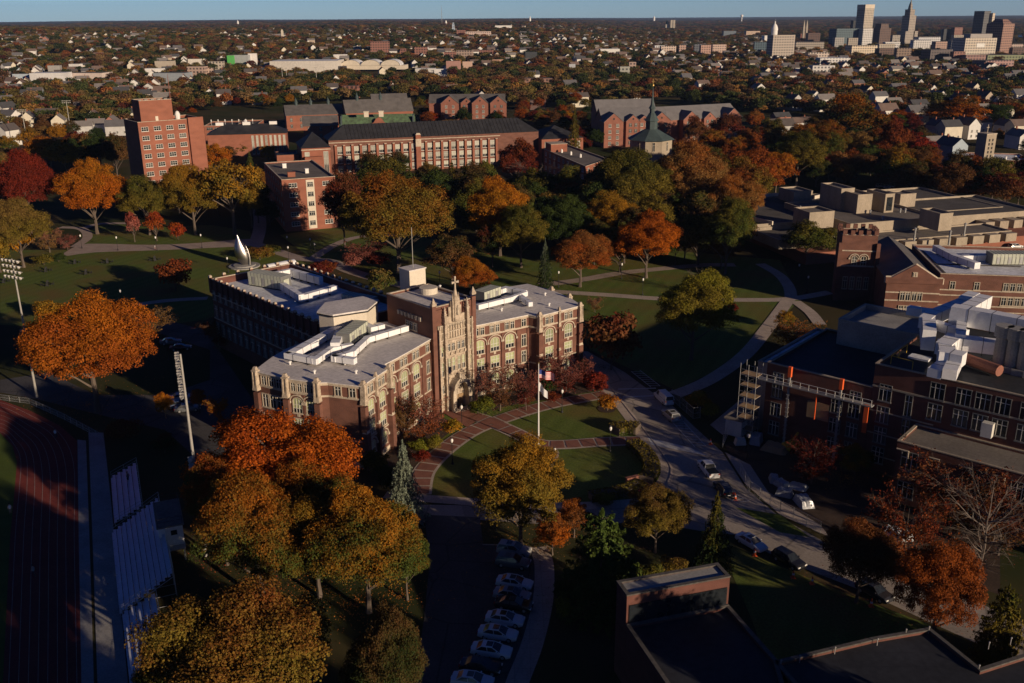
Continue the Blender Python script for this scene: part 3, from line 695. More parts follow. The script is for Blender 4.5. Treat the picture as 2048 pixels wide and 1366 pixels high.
def row(parent, A, B, fr, z, w, h, style, name='window'):
    """windows along the wall A->B (outside on the right hand), at the fractions fr"""
    A, B = Vector(A[:2]), Vector(B[:2]); rz = math.atan2(B.y-A.y, B.x-A.x)
    if isinstance(fr, int): fr = [(k+.5)/fr for k in range(fr)]
    for f in fr:
        p = A.lerp(B, f); window(parent, p.x, p.y, z, rz, w, h, style, name)
def ring(m, poly, d, z0, z1, mi=0):
    """a coping band standing d proud of and inside a wall head"""
    o_, i_ = inset(poly, -d), inset(poly, .38); n = len(poly)
    for k in range(n):
        a, b, c, e = o_[k], o_[(k+1) % n], i_[(k+1) % n], i_[k]
        m.add([(*a, z0), (*b, z0), (*c, z0), (*e, z0), (*a, z1), (*b, z1), (*c, z1), (*e, z1)], [(4, 5, 6, 7), (0, 1, 5, 4), (2, 3, 7, 6), (3, 2, 1, 0)])
    return m
def flat_block(parent, poly, z0, z1, wall, roof, trim, par=.5, names=('wall', 'roof', 'coping')):
    n = len(poly); a = sum(poly[i][0]*poly[(i+1) % n][1]-poly[(i+1) % n][0]*poly[i][1] for i in range(n))
    if a < 0: poly = poly[::-1]
    m = MB(); m.prism(poly, z0, z1, cap=False)
    ip = inset(poly, .36)
    for k in range(n):
        q, p = ip[k], ip[(k+1) % n]; m.quad((*p, z1-par), (*q, z1-par), (*q, z1), (*p, z1))
    o = m.build(names[0], wall, parent)
    MB().flat(ip, z1-par).build(names[1], roof, parent)
    ring(MB(), poly, .06, z1-.02, z1+.14).build(names[2], trim, parent)
    return o
def duct(parent, pts, w=1.1, h=1.0, z=0.0, name='air_duct', m=None):
    """rectangular insulated duct along pts with dark joints and feet"""
    b = MB()
    for i in range(len(pts)-1):
        a, c = Vector(pts[i][:2]), Vector(pts[i+1][:2]); t = (c-a); L = t.length; t.normalize(); rz = math.atan2(t.y, t.x)
        za = pts[i][2] if len(pts[i]) > 2 else z
        q = (a+c)/2; b.box(q.x, q.y, za+.02*(i % 2), L+w*.92, w-.012*(i % 3), h-.01*(i % 2), rz)
        n = max(1, int(L/2.6))
        for k in range(n):
            q = a+t*(L*(k+.5)/n); b.box(q.x, q.y, za-.02, .07, w+.05, h+.05, rz, 1); b.box(q.x, q.y, za-.45, .1, w*.8, .45, rz, 1)
    return b.build(name, [m or X['duct'], X['trim_d']], parent)
def air_unit(parent, x, y, z, L, W, Hh, rz, name='air_handler'):
    b = MB(); b.box(0, 0, .25, L, W, Hh)
    b.box(0, 0, 0, L*.98, W*.96, .25, 0, 1)
    n = int(L/.9)
    for k in range(n+1):
        q = -L/2+L*k/n; b.box(q, 0, .25, .07, W+.06, Hh+.05, 0, 2)
    for k in range(n): b.box(-L/2+L*(k+.5)/n, -W/2-.02, .45, L/n*.7, .05, Hh*.62, 0, 3 if k % 3 == 1 else 0)
    b.box(L/2+.25, -W*.1, Hh*.35, .5, W*.5, Hh*.5, 0, 0)
    return b.build(name, [X['ahu'], X['trim_d'], X['frame_d'], X['steel']], parent, (x, y, z), rz)

# ------------------------------------------------------------------ the great brick hall with the stone tower
HA = rad(42.5)
O_ = (G(870, 825)+G(950, 800))/2
HALL = empty('brick_hall', O_, HA, 'large dark red brick collegiate hall with curved wings and a carved stone entrance tower', 'building')
def HL(px, py, z):
    d = G(px, py, z)-O_; return (d.x*math.cos(HA)+d.y*math.sin(HA), -d.x*math.sin(HA)+d.y*math.cos(HA))
LW = [(-36.3, 7.4), (-34.3, 1.0), (-31.6, -4.4), (-30.4, -5.3), (-27.5, -10.4), (-19.7, -6.8), (-19.3, -4.8), (-15.9, -3.7), (-11.6, -2.1), (-5.0, .5), (-5.0, 14.0), (-12.5, 17.3), (-26.9, 13.4), (-30.8, 11.3)]
RW = [(5.0, .9), (18.1, -1.2), (18.6, -3.2), (29.8, -4.0), (32.2, 1.5), (33.4, 7.9), (33.2, 15.0), (21.8, 17.7), (5.0, 12.0)]
BW = [(-16.5, 17.5), (3.5, 17.5), (3.5, 64.5), (-16.5, 64.5)]
TW = [(-5, 0), (5, 0), (5, 13.6), (-5, 13.6)]
def eave_block(poly, z1, name, trim='stone'):
    m = MB(); m.prism(poly, 0, z1, cap=False); m.build('wall', X['brick'], HALL)
    r = MB(); r.prism(inset(poly, -.28), z1+.03, z1+.19, bottom=True); r.build('roof', X['roof_g'], HALL)
    c = MB(); ring(c, poly, .10, z1-.42, z1-.02); c.build('cornice', X['stone'], HALL)
eave_block(LW, 14.5, 'l'); eave_block(RW, 14.5, 'r')
flat_block(HALL, BW, 0, 15.6, X['brick_d'], X['roof_w'], X['stone'], 1.5)
flat_block(HALL, TW, 0, 20.4, X['brick'], X['roof_g'], X['stone'], .35, ('tower_wall', 'tower_roof', 'tower_coping'))
# string courses and base
def band(poly, idx, z, h, d, name='string_course', m='stone'):
    b = MB()
    for i in idx:
        a, c = Vector(poly[i]), Vector(poly[(i+1) % len(poly)]); t = (c-a).normalized(); q = (a+c)/2+Vector((t.y, -t.x))*(d/2); b.box(q.x, q.y, z, (c-a).length, d, h, math.atan2(t.y, t.x))
    return b.build(name, X[m], HALL)
FL_, FR_ = range(0, 9), range(0, 5)
band(LW, FL_, 12.05, .32, .10); band(RW, FR_, 12.05, .32, .10)
band(LW, FL_, 4.62, .26, .08); band(RW, FR_, 4.62, .26, .08)
band(LW, FL_, 0, 1.0, .12, 'plinth'); band(RW, FR_, 0, 1.0, .12, 'plinth')
# wing windows
def bays(poly, idx, fr):
    """points at fractions along a run of edges"""
    segs = [(Vector(poly[i]), Vector(poly[i+1])) for i in idx]; L = sum((b-a).length for a, b in segs); out = []
    for f in fr:
        s = f*L
        for a, b in segs:
            l = (b-a).length
            if s <= l or (a, b) == segs[-1]:
                p = a.lerp(b, min(1, s/l)); out.append((p, math.atan2(b.y-a.y, b.x-a.x))); break
            s -= l
    return out
def full_bay(p, rz, attic=True, w=1.85):
    t = Vector((math.cos(rz), math.sin(rz)))
    if attic:
        for s in (-.62, .62): window(HALL, p.x+t.x*s, p.y+t.y*s, 12.55, rz, .78, 1.35, 'stonedark', 'attic_window')
    window(HALL, p.x, p.y, 8.75, rz, w, 2.0, 'arch', 'arched_window')
    window(HALL, p.x, p.y, 5.35, rz, w, 2.25, 'stone')
    window(HALL, p.x, p.y, 1.9, rz, w*.86, 1.6, 'arch', 'arched_window')
    b = MB(); b.box(p.x+t.y*.03, p.y-t.x*.03, 8.0, .5, .10, .5, rz); b.build('stone_panel', X['stone'], HALL)
def single_bay(p, rz):
    window(HALL, p.x, p.y, 12.5, rz, .95, 1.4, 'stonedark', 'attic_window')
    for z in (8.4, 5.0): window(HALL, p.x, p.y, z, rz, .95, 2.3, 'stonedark')
    window(HALL, p.x, p.y, 1.7, rz, .95, 1.6, 'stonedark')
for f, k in zip(bays(RW, [0], (.14, .40, .66, .91)), (1, 1, 1, 0)): (full_bay if k else single_bay)(*f)
for f, k in zip(bays(LW, [6, 7, 8], (.13, .39, .65, .92)), (1, 1, 1, 0)): (full_bay if k else single_bay)(*f)
for p, rz in bays(LW, [4], (.29, .72)): full_bay(p, rz, True, 1.7)
for p, rz in bays(RW, [2], (.27, .72)): full_bay(p, rz, True, 1.9)
for p, rz in bays(LW, [1], (.30, .72)): full_bay(p, rz, True, 1.6)
for p, rz in bays(LW, [3], (.30, .74)): window(HALL, p.x, p.y, 12.5, rz, 1.0, 1.5, 'stonedark', 'attic_window')
for p, rz in bays(LW, [0], (.25, .5, .75)): window(HALL, p.x, p.y, 12.5, rz, 1.0, 1.5, 'stonedark', 'attic_window'); window(HALL, p.x, p.y, 8.6, rz, 1.2, 2.2, 'stonedark'); window(HALL, p.x, p.y, 5.1, rz, 1.2, 2.2, 'stonedark')
for p, rz in bays(RW, [3, 4], (.25, .5, .75)): window(HALL, p.x, p.y, 8.6, rz, 1.2, 2.2, 'stonedark'); window(HALL, p.x, p.y, 12.5, rz, 1.0, 1.5, 'stonedark', 'attic_window')
# pilaster strips between the bays
def pilaster(poly, idx, fr, w=.42, d=.20, z1=11.9):
    b = MB()
    for p, rz in bays(poly, idx, fr): b.box(p.x+math.sin(rz)*d/2, p.y-math.cos(rz)*d/2, 0, w, d, z1, rz)
    b.build('pilaster', X['brick'], HALL)
pilaster(RW, [0], (.01, .27, .53, .80, .985)); pilaster(LW, [6, 7, 8], (.01, .26, .52, .79, .99)); pilaster(RW, [2], (.495,)); pilaster(LW, [4], (.505,)); pilaster(LW, [1], (.51,))
# corner buttresses with weathered stone heads
def buttress(p, rz, w=1.0, d=.9, zs=11.0):
    s, c = math.sin(rz), math.cos(rz); x, y = p[0]+s*d*.35, p[1]-c*d*.35
    b = MB(); b.box(x, y, 0, w, d, zs, rz); b.box(x+s*.12, y-c*.12, 0, w*1.12, d*1.05, 6.4, rz, 0, .97)
    for z in (6.4,): b.box(x+s*.1, y-c*.1, z, w*1.10, d, .55, rz, 1, .75)
    o = b.build('buttress', [X['brick'], X['stone']], HALL)
    k = MB(); k.box(x+s*.05, y-c*.05, zs+.4, w*1.12, d*1.12, .9, rz, 0, .85); k.box(x, y, zs+1.3, w*.86, d*.86, 2.3, rz, 0, .92)
    for q in (-.32, .32): k.box(x+c*q*w+s*d*.45, y+s*q*w-c*d*.45, zs+.8, w*.28, d*.28, 2.9, rz, 0, .5)
    k.box(x, y, zs+3.7, w*1.08, d*1.08, .25, rz); k.box(x, y, zs+3.95, w*.8, d*.8, .55, rz, 0, .55)
    k.build('buttress_head', X['stone_w'], o)
for poly, idx, f in ((LW, [0], .03), (LW, [1], .0), (LW, [1], .98), (LW, [4], .02), (LW, [4], .505), (LW, [4], .98), (RW, [2], .03), (RW, [2], .495), (RW, [2], .98), (RW, [4], .02), (RW, [5], .02)):
    (p, rz), = bays(poly, idx, (f,)); big = f not in (.505, .495)
    buttress(p, rz, 1.0 if big else .55, .9 if big else .5)
# long rear wing: rows of windows, merlon piers along the parapet
for z, h in ((11.2, 1.9), (7.2, 2.6), (3.2, 2.6)): row(HALL, (-16.5, 64.5), (-16.5, 19.5), 17, z, 1.45, h, 'dark' if z > 11 else 'dark', 'rear_window')
for k in range(19):
    y = 17.7+46.6*k/18
    for x in (-16.62, 3.62):
        b = MB(); b.box(x, y, 12.6, .5, .7, 3.5, 0, 0); b.box(x, y, 16.1, .62, .8, .35, 0, 1, .6); b.build('pier', [X['brick_d'], X['stone_w']], HALL)
for k in range(7):
    b = MB(); b.box(-16.5+20*k/6, 64.6, 12.6, .7, .5, 3.5); b.box(-16.5+20*k/6, 64.6, 16.1, .8, .62, .4, 0, 1, .6); b.build('pier', [X['brick_d'], X['stone_w']], HALL)
b = MB(); b.box(-16.62, 41, 12.3, .2, 46.6, .25); b.box(-16.60, 41, 6.7, .16, 46.6, .2); b.build('string_course', X['stone'], HALL)
# ---- entrance tower face
F = MB()
F.box(.25, -.22, 0, 8.3, .44, 16.9)                                     # ashlar facing
F.build('stone_facing', X['stone_w'], HALL)
b = MB()
for x, d, z1 in ((-4.65, .55, 20.9), (4.72, .55, 20.9)):
    b.box(x, -d/2, 0, .9, d, z1)
b.build('corner_turret', X['brick'], HALL)
for x, z1 in ((-4.65, 21.6), (4.72, 22.0)):
    b = MB(); b.box(x, -.28, z1-.75, 1.0, .7, .5); b.box(x, -.28, z1-.25, .8, .55, 1.0, 0, 0, .1); b.build('pinnacle', X['stone_w'], HALL)
def rib(x, z0, z1, w=.55, d=.75, pin=True):
    r = MB(); r.box(x, -.44-d/2, z0, w, d, z1-z0)
    z = z0+1.2
    while z < z1-.6:
        r.box(x, -.46-d/2, z, w*1.35, d*1.12, .16); z += 1.35
    if pin:
        r.box(x, -.44-d/2, z1, w*1.3, d*1.1, .25); r.box(x, -.44-d/2, z1+.25, w*.95, d*.85, 1.8, 0, 0, .12)
        for k in range(3): r.box(x, -.44-d/2, z1+.55+.5*k, w*(1.15-.3*k), d*(1.0-.22*k), .14)
    r.build('stone_rib', X['stone_w'], HALL)
rib(-2.55, 0, 18.4); rib(2.75, 0, 19.2); rib(-3.75, 0, 16.2, .3, .4, False); rib(4.0, 0, 17.2, .3, .4, False)
# gable panel above with tracery, flanking brick, niche spire and cross
b = MB(); b.box(.1, -.30, 16.9, 4.5, .5, 1.4); b.box(.1, -.30, 18.3, 3.0, .5, 1.7); b.box(.1, -.32, 20.0, 1.9, .5, 1.1); b.build('gable', X['stone_w'], HALL)
for x, h_ in ((-3.2, 3.0), (3.4, 3.4)): b = MB(); b.box(x, -.16, 16.9, 2.2, .3, h_); b.build('gable_brick', X['brick'], HALL)
b = MB()
for k in range(13):
    x = -3.6+.62*k
    b.box(x, -.56, 13.9, .12, .26, 3.0)
for z in (13.9, 15.3, 16.7): b.box(.1, -.55, z, 7.6, .24, .18)
for k in range(6):
    x = -3.1+1.28*k; A = arc_pts(1.1, 16.0, .55); 
    for j in range(8): b.tube([(x+A[j][0], -.58, A[j][1]), (x+A[j+1][0], -.58, A[j+1][1])], .07, 4)
b.build('tracery', X['stone'], HALL)
b = MB()
b.lathe([(.75, 17.2), (.8, 18.0), (.62, 18.2), (.62, 21.2), (.75, 21.3), (.55, 21.7), (.35, 22.5), (.16, 23.4), (.1, 23.6)], .1, -.75, 8)
for s in (-1, 1):
    b.box(.1+s*.72, -.8, 17.4, .26, .4, 3.7); b.box(.1+s*.72, -.8, 21.1, .22, .34, 1.5, 0, 0, .1)
b.build('niche_spire', X['stone_w'], HALL)
b = MB(); b.lathe([(.2, 18.5), (.26, 18.7), (.2, 19.4), (.23, 19.8), (.1, 20.0), (.13, 20.2), (.02, 20.4)], .1, -1.42, 8); b.build('statue', X['stone'], HALL)
b = MB(); b.box(.1, -.75, 23.5, .28, .22, 1.9); b.box(.1, -.75, 24.4, 1.15, .22, .30)
for x, z in ((-.55, 24.4), (.75, 24.4), (.1, 25.3)): b.box(x, -.75, z-.06, .30, .26, .42)
b.build('cross', X['stone'], HALL)
# tower windows
for x in (-1.55, -.5, .8, 1.85): window(HALL, x, -.44, 11.6, 0, .62, 1.35, 'stonedark', 'tower_window'); window(HALL, x, -.44, 7.6, 0, .62, 2.5, 'stone', 'tower_window')
for x in (-3.25, 3.4):
    window(HALL, x, -.44, 10.9, 0, .62, 1.8, 'stone', 'tower_window'); window(HALL, x, -.44, 7.0, 0, .66, 2.6, 'stone', 'tower_window'); window(HALL, x, -.44, 3.6, 0, .6, 1.5, 'stonedark', 'tower_window')
b = MB()
for z in (10.5, 13.3, 6.6): b.box(.1, -.5, z, 8.0, .22, .3)
for k in range(5): b.box(-2.1+1.1*k, -.62, 10.75, .5, .25, .55, 0, 0, .6)
b.build('carved_band', X['stone_w'], HALL)
# portal: pointed arch with deep reveal, dark doors
def pointed(w, z0, h, n=6):
    R_ = []
    for k in range(n+1):
        t = k/n; R_.append((w/2*math.cos(t*math.pi/2)**.9, z0+h*math.sin(t*math.pi/2)))
    return R_+[(-x, z) for x, z in R_[::-1][1:]]
b = MB(); A = [(1.5, 0)]+pointed(3.0, 3.0, 2.4)+[(-1.5, 0)]; B = [(2.3, 0)]+pointed(4.6, 3.0, 3.3)+[(-2.3, 0)]
for k in range(len(A)-1):
    q = [A[k], B[k], B[k+1], A[k+1]]
    b.add([(x+.25, -2.1, z) for x, z in q]+[(x+.25, -.44, z) for x, z in q], [(0, 1, 2, 3), (0, 3, 7, 4), (1, 5, 6, 2)])
b.box(.25, -1.25, 6.1, 1.2, 1.6, .9, 0, 0, .3)
b.build('portal', X['stone'], HALL)
A = [(1.5, .0)]+pointed(3.0, 3.0, 2.4)+[(-1.5, .0)]
b = MB(); b.add([(x+.25, -.49, z) for x, z in A], [tuple(range(len(A)))]); b.build('tympanum', X['stone_w'], HALL)
for s in (-1, 1):
    b = MB(); b.box(.25+s*.7, -.56, .05, 1.2, .12, 2.5); b.build('door', X['wood'], HALL)
b = MB()
for k in range(5): b.box(-1.1+.68*k, -.54, 2.7, .1, .1, 2.0)
b.box(.25, -.54, 2.62, 2.9, .12, .14); b.build('door_tracery', X['stone'], HALL)
b = MB()
for k in range(3): b.box(.25, -2.2-.4*k, 0, 5.4-.3*k, .4, .45-.15*k)
b.build('step', X['walk'], HALL)
# tower side: lamp-like corbels and a window row
b = MB()
for k in range(7): b.box(-5.2, 3.0+1.1*k, 17.4, .4, .5, .8, 0, 0, 1.2)
b.build('corbel', X['stone'], HALL)
row(HALL, (-5.0, 9.0), (-5.0, 3.0), (.3, .5, .7), 15.2, .8, 1.3, 'stonedark', 'tower_window')
# roof houses
p = HL(735, 659, 14.6)
OC = [(p[0]-7.2, p[1]+5.0), (p[0]-6.2, p[1]+1.6), (p[0], p[1]), (p[0]+5.0, p[1]+3.6), (p[0]+4.2, p[1]+7.5), (p[0]-3, p[1]+9)]
m = MB(); m.prism(OC, 13.5, 18.3, cap=False); m.build('roof_house', X['cream'], HALL)
m = MB(); m.prism(inset(OC, -.3), 18.32, 18.6, bottom=True); m.build('roof_house_roof', X['roof_g'], HALL)
m = MB(); m.prism(inset(OC, -.33), 18.05, 18.31, bottom=True); m.build('roof_house_fascia', X['trim_d'], HALL)
b = MB(); d = Vector(OC[2])-Vector(OC[1]); q = Vector(OC[1])+d*.66; n_ = Vector((d.y, -d.x)).normalized(); b.box(q.x+n_.x*.05, q.y+n_.y*.05, 14.6, 1.1, .12, 2.2, math.atan2(d.y, d.x)); b.build('roof_house_door', X['steel'], HALL)
q = HL(830, 572, 20.2); m = MB(); m.box(q[0]+.7, q[1]+1.6, 15, 3.9, 3.3, 8.3); m.build('lift_house', X['cream'], HALL)
m = MB(); m.box(q[0]+.7, q[1]+1.6, 23.32, 4.2, 3.6, .22); m.build('lift_house_roof', X['roof_g'], HALL)
m = MB(); m.tube([(q[0]+.9, q[1]+1.6, 23.5), (q[0]+.9, q[1]+1.6, 31.5)], .07, 6); m.build('antenna', X['pole'], HALL)
q = HL(857, 585, 20.1); m = MB(); m.lathe([(1.75, 20.05), (1.75, 21.2), (.1, 21.25)], q[0], q[1], 20); m.build('vent_drum', X['cream'], HALL)
# ducts and units on the left wing
def HD(pts, z=15.1, **k): duct(HALL, [HL(x, y, z) for x, y in pts], z=z, **k)
HD([(577, 716), (632, 727), (663, 705)]); HD([(663, 705), (700, 698)]); HD([(577, 716), (632, 694)], w=.9); HD([(590, 712), (700, 650)], w=1.6, h=1.1)
HD([(671, 722), (706, 727)]); HD([(671, 722), (705, 712), (735, 684), (810, 662)]); HD([(672, 700), (680, 680)], w=1.6, h=1.6); HD([(722, 655), (745, 666), (762, 662)], w=1.2, h=1.3)
q = HL(702, 682, 14.7); air_unit(HALL, q[0]+.6, q[1]+.3, 14.7, 8.0, 2.6, 2.2, rad(32))
# right wing
HD([(958, 618), (990, 610), (1020, 603)], w=1.0); HD([(988, 590), (1012, 583), (1046, 590)], w=1.3); HD([(1020, 603), (1050, 592)], w=.9); HD([(1040, 597), (1060, 612)], w=.9, h=.9)
q = HL(975, 598, 14.7); air_unit(HALL, q[0], q[1], 14.7, 5.5, 2.8, 2.0, rad(10))
# rear wing
def HR(pts, z=14.6, **k): duct(HALL, [HL(x, y, z) for x, y in pts], z=z, **k)
HR([(545, 560), (582, 552), (640, 568)], w=1.1, h=1.7); HR([(568, 580), (602, 602)], w=1.2, h=1.5); HR([(602, 602), (668, 583)], w=1.3, h=1.3)
q = HL(540, 572, 14.2); air_unit(HALL, q[0], q[1], 14.1, 9.5, 3.2, 2.8, rad(-72))
q = HL(720, 606, 14.2); air_unit(HALL, q[0], q[1], 14.1, 7.5, 2.6, 1.5, rad(-75), 'cooling_unit')
q = HL(562, 536, 14.7); m = MB(); m.prism([(q[0]-3.6, q[1]-1.2), (q[0]+3.6, q[1]-1.2), (q[0]+3.6, q[1]+1.2), (q[0]-3.6, q[1]+1.2)], 14.05, 15.3)
for k in range(12):
    a = math.pi*k/12; b_ = math.pi*(k+1)/12
    m.quad((q[0]-3.6, q[1]-1.2*math.cos(a), 15.3+.9*math.sin(a)), (q[0]+3.6, q[1]-1.2*math.cos(a), 15.3+.9*math.sin(a)), (q[0]+3.6, q[1]-1.2*math.cos(b_), 15.3+.9*math.sin(b_)), (q[0]-3.6, q[1]-1.2*math.cos(b_), 15.3+.9*math.sin(b_)))
m.build('skylight', X['duct'], HALL)
for px, py in ((629, 746), (712, 746), (1098, 611), (1003, 621), (580, 728), (690, 728), (603, 538), (590, 608), (678, 632), (1090, 590), (880, 575)):
    q = HL(px, py, 14.8); m = MB(); m.lathe([(.16, 14.4), (.16, 15.1), (.3, 15.12), (.3, 15.3), (.05, 15.4)], q[0], q[1], 8); m.build('roof_vent', X['white'], HALL)
# ------------------------------------------------------------------ campus buildings round the hall
class Frame:
    """a building's own axes: origin at a surveyed corner, x along its front, y going back"""
    def __init__(s, name, label, o, ang, cat='building', group=None):
        s.o = Vector((o[0], o[1], 0)); s.a = ang; s.e = empty(name, s.o, ang, label, cat, group)
    def loc(s, px, py, z):
        d = G(px, py, z)-s.o; c, n = math.cos(s.a), math.sin(s.a); return (d.x*c+d.y*n, -d.x*n+d.y*c)
    def world(s, x, y):
        c, n = math.cos(s.a), math.sin(s.a); return (s.o.x+x*c-y*n, s.o.y+x*n+y*c)
def two_px(a, b, z):
    A, B = G(*a, z), G(*b, z); return A, math.atan2(B.y-A.y, B.x-A.x), (B-A).length
def gable_block(e, x0, x1, y0, y1, z0, ze, zr, wall, roof, axis='x', over=.4, wname='wall', rname='roof'):
    m = MB(); m.prism(frect(x0, y0, x1, y1), z0, ze, cap=False)
    if axis == 'x':
        ym = (y0+y1)/2
        for x, s in ((x0, -1), (x1, 1)):
            m.add([(x, y0, ze), (x, y1, ze), (x, ym, zr)], [(0, 2, 1) if s < 0 else (0, 1, 2)])
    else:
        xm = (x0+x1)/2
        for y in (y0, y1): m.add([(x0, y, ze), (x1, y, ze), (xm, y, zr)], [(0, 1, 2)])
    m.build(wname, wall, e)
    r = MB(); r.gable(x0, x1, y0, y1, ze+.02, zr+.02, axis, 0, over, .22); r.build(rname, roof, e)
def hip_roof(e, x0, x1, y0, y1, ze, zr, m, ov=.5, name='roof', left=True, right=True):
    x0 -= ov; x1 += ov; y0 -= ov; y1 += ov; ym = (y0+y1)/2; d = (y1-y0)/2
    a, b = (x0+d if left else x0), (x1-d if right else x1)
    if a > b: a = b = (x0+x1)/2
    q = MB(); V = [(x0, y0, ze), (x1, y0, ze), (x1, y1, ze), (x0, y1, ze), (a, ym, zr), (b, ym, zr)]
    q.add(V, [(0, 1, 5, 4), (1, 2, 5), (2, 3, 4, 5), (3, 0, 4), (3, 2, 1, 0)]); return q.build(name, m, e)

# ---- brick dormitory tower
A, an, W = two_px((275, 245), (404, 236), 33)
f = Frame('dormitory_tower', 'tall square red brick dormitory tower with a brick penthouse on its roof', A, an); e = f.e
flat_block(e, frect(0, 0, W, 17), 0, 33, X['brick_o'], X['roof_gd'], X['stone'], 1.0)
flat_block(e, frect(W*.12, 5, W*.62, 14), 31.9, 40.5, X['brick_o'], X['roof_gd'], X['stone'], .5, ('penthouse_wall', 'penthouse_roof', 'penthouse_coping'))
b = MB(); b.box(W*.88, -.5, 0, W*.24, 1.0, 33.6); b.build('corner_bay', X['brick_o'], e)
for k in range(9): row(e, (0, 0), (W*.76, 0), 4, 2.2+3.42*k, 2.5, 1.5, 'white')
b = MB(); b.tube([(W*.66, 9, 32), (W*.66, 9, 47), (W*.66, 9, 50)], [.22, .16, .05], 5); b.build('antenna_mast', X['brick_p'], e)
b = MB(); b.lathe([(.2, 32), (.9, 32.6), (1.1, 34.5), (.6, 35.6), (.05, 35.9)], W*.70, 6, 10); b.build('radome', X['white'], e)
b = MB(); b.box(W*.36, 4.9, 32, 1.1, .2, 2.4); b.build('penthouse_door', X['cream'], e)
b = MB()
for k in range(5): b.box(W*(.16+.1*k), 8, 40.2, 1.2, 1.6, .55)
b.build('antenna_box', X['conc_g'], e)
# ---- orange brick science block behind it
A, an, W = two_px((408, 252), (515, 250), 10.5)
f = Frame('orange_brick_block', 'low orange brick block with roof antennas right of the dormitory tower', A, an); e = f.e
flat_block(e, frect(0, 0, W*.62, 26), 0, 10.5, X['brick_o'], X['roof_gd'], X['stone'], .6)
flat_block(e, frect(W*.62+.02, -1.4, W, 26), 0, 10.9, X['brick_o'], X['roof_gd'], X['stone'], .6, ('wing_wall', 'wing_roof', 'wing_coping'))
for z in (1.6, 5.0, 8.2): row(e, (1, 0), (W*.6, 0), 4, z, 3.4, 1.3, 'dark'); row(e, (W*.64, -1.4), (W, -1.4), (.3, .75), z, .9, 1.0, 'dark')
for k in range(7):
    b = MB(); x = W*(.1+.13*k); b.tube([(x, 7, 10), (x, 7, 13.2)], .08, 5); b.box(x, 7, 12.2, .5, .3, 1.2); b.build('antenna', X['white'], e)
b = MB(); b.lathe([(1.4, 9.9), (1.4, 11), (1.1, 12), (.5, 12.6), (.05, 12.8)], W*.72, 12, 12); b.build('roof_dome', X['white'], e)
# ---- long dark-roofed hall with buff piers
A, an, W = two_px((500, 268), (572, 266), 12)
f = Frame('pier_fronted_hall', 'long hall with a dark metal roof and pale window piers behind the orange brick block', A, an); e = f.e
m = MB(); m.prism(frect(-22, 0, W, 17), 0, 12, cap=False); m.build('wall', X['brick_o'], e); hip_roof(e, -22, W, 0, 17, 12.02, 16.5, X['slate_d'])
row(e, (0, 0), (W, 0), 8, 1.5, 1.0, 9.5, 'pale')
for k in range(3):
    b = MB(); b.box(-16+14*k, 8, 16, 4, 1.6, 1.6); b.build('roof_hatch', X['white'], e)
# ---- small five-storey brick dormitory
A, an, W = two_px((563, 360), (670, 353), 18)
f = Frame('brick_dormitory', 'five storey red brick dormitory block with a cream window strip behind the park trees', A, an); e = f.e
flat_block(e, frect(0, 0, W, 44), 0, 18, X['brick_o'], X['roof_br'], X['stone'], .35)
b = MB(); b.box(W*.52, -.06, .5, 2.8, .12, 17); b.build('panel_strip', X['cream'], e)
for k in range(5): row(e, (0, 0), (W, 0), (.2, .83), 1.9+3.35*k, 2.6, 1.3, 'white'); row(e, (W*.5, -.13), (W*.54, -.13), (.5,), 1.9+3.35*k, 1.7, 1.3, 'dark', 'stair_window')
for k in range(5): row(e, (0, 44), (0, 0), 8, 1.9+3.35*k, 1.5, 1.3, 'dark', 'side_window')
for x, y, w_ in ((W*.25, 8, 2.6), (W*.6, 14, 1.2), (W*.3, 30, 1.4)):
    b = MB(); b.box(x, y, 17.7, w_, 1.6, 1.5); b.box(x, y, 19.2, w_+.2, 1.8, .15); b.build('roof_vent', X['brick_o'] if w_ > 2 else X['white'], e)
# ---- long arcaded hall
A, an, W = two_px((657, 281), (1000, 266), 16)
f = Frame('arcaded_hall', 'very long brick hall with tall window bays, brick piers and a dark ribbed roof', A, an); e = f.e
W2 = W+20
m = MB(); m.prism(frect(0, 0, W2, 17), 0, 16, cap=False); m.build('wall', X['brick'], e)
hip_roof(e, 0, W2, 0, 17, 16.02, 22.2, X['slate_d'])
b = MB()
for k in range(48):
    x = 9+(W2-18)*k/47
    b.tube([(x, -.5, 16.1), (x, 8.5, 22.3)], .07, 3)
b.build('roof_rib', X['trim_d'], e)
n = 20
for k in range(n+1):
    x = 3+(W-5)*k/n
    if abs(k-10) < 1: continue
    b = MB(); b.box(x, -.45, 0, 1.0, .9, 13.4); b.box(x, -.4, 13.4, 1.1, .8, .3, 0, 1); b.build('pier', [X['brick_o'], X['stone']], e)
fr = [(3+(W-5)*(k+.5)/n)/W for k in range(n)]
fr = [q for i, q in enumerate(fr)]
for z, h in ((1.2, 2.6), (5.1, 3.2), (9.4, 3.3)): row(e, (0, 0), (W, 0), fr, z, 2.1, h, 'pale')
b = MB(); b.box(W/2, -.05, 14.6, W, .25, .35); b.build('cornice', X['stone'], e)
b = MB(); b.box(3+(W-5)*.5, -.9, 0, 2.4, 1.8, 17); b.box(3+(W-5)*.5, -.95, 11.5, 2.6, 1.9, 3.6, 0, 1); b.box(3+(W-5)*.5, -.9, 17, 2.6, 2, .8, 0, 1, .6); b.build('turret', [X['brick_o'], X['stone']], e)
m = MB(); m.prism(frect(-13, -4, -.02, 20), 0, 13.4, cap=False); m.build('end_pavilion_wall', X['brick_o'], e); hip_roof(e, -13, -.02, -4, 20, 13.42, 19.5, X['slate_d'], .5, 'end_pavilion_roof')
row(e, (-13, -4), (0, -4), (.18, .84), 2, 2.0, 9.5, 'pale')
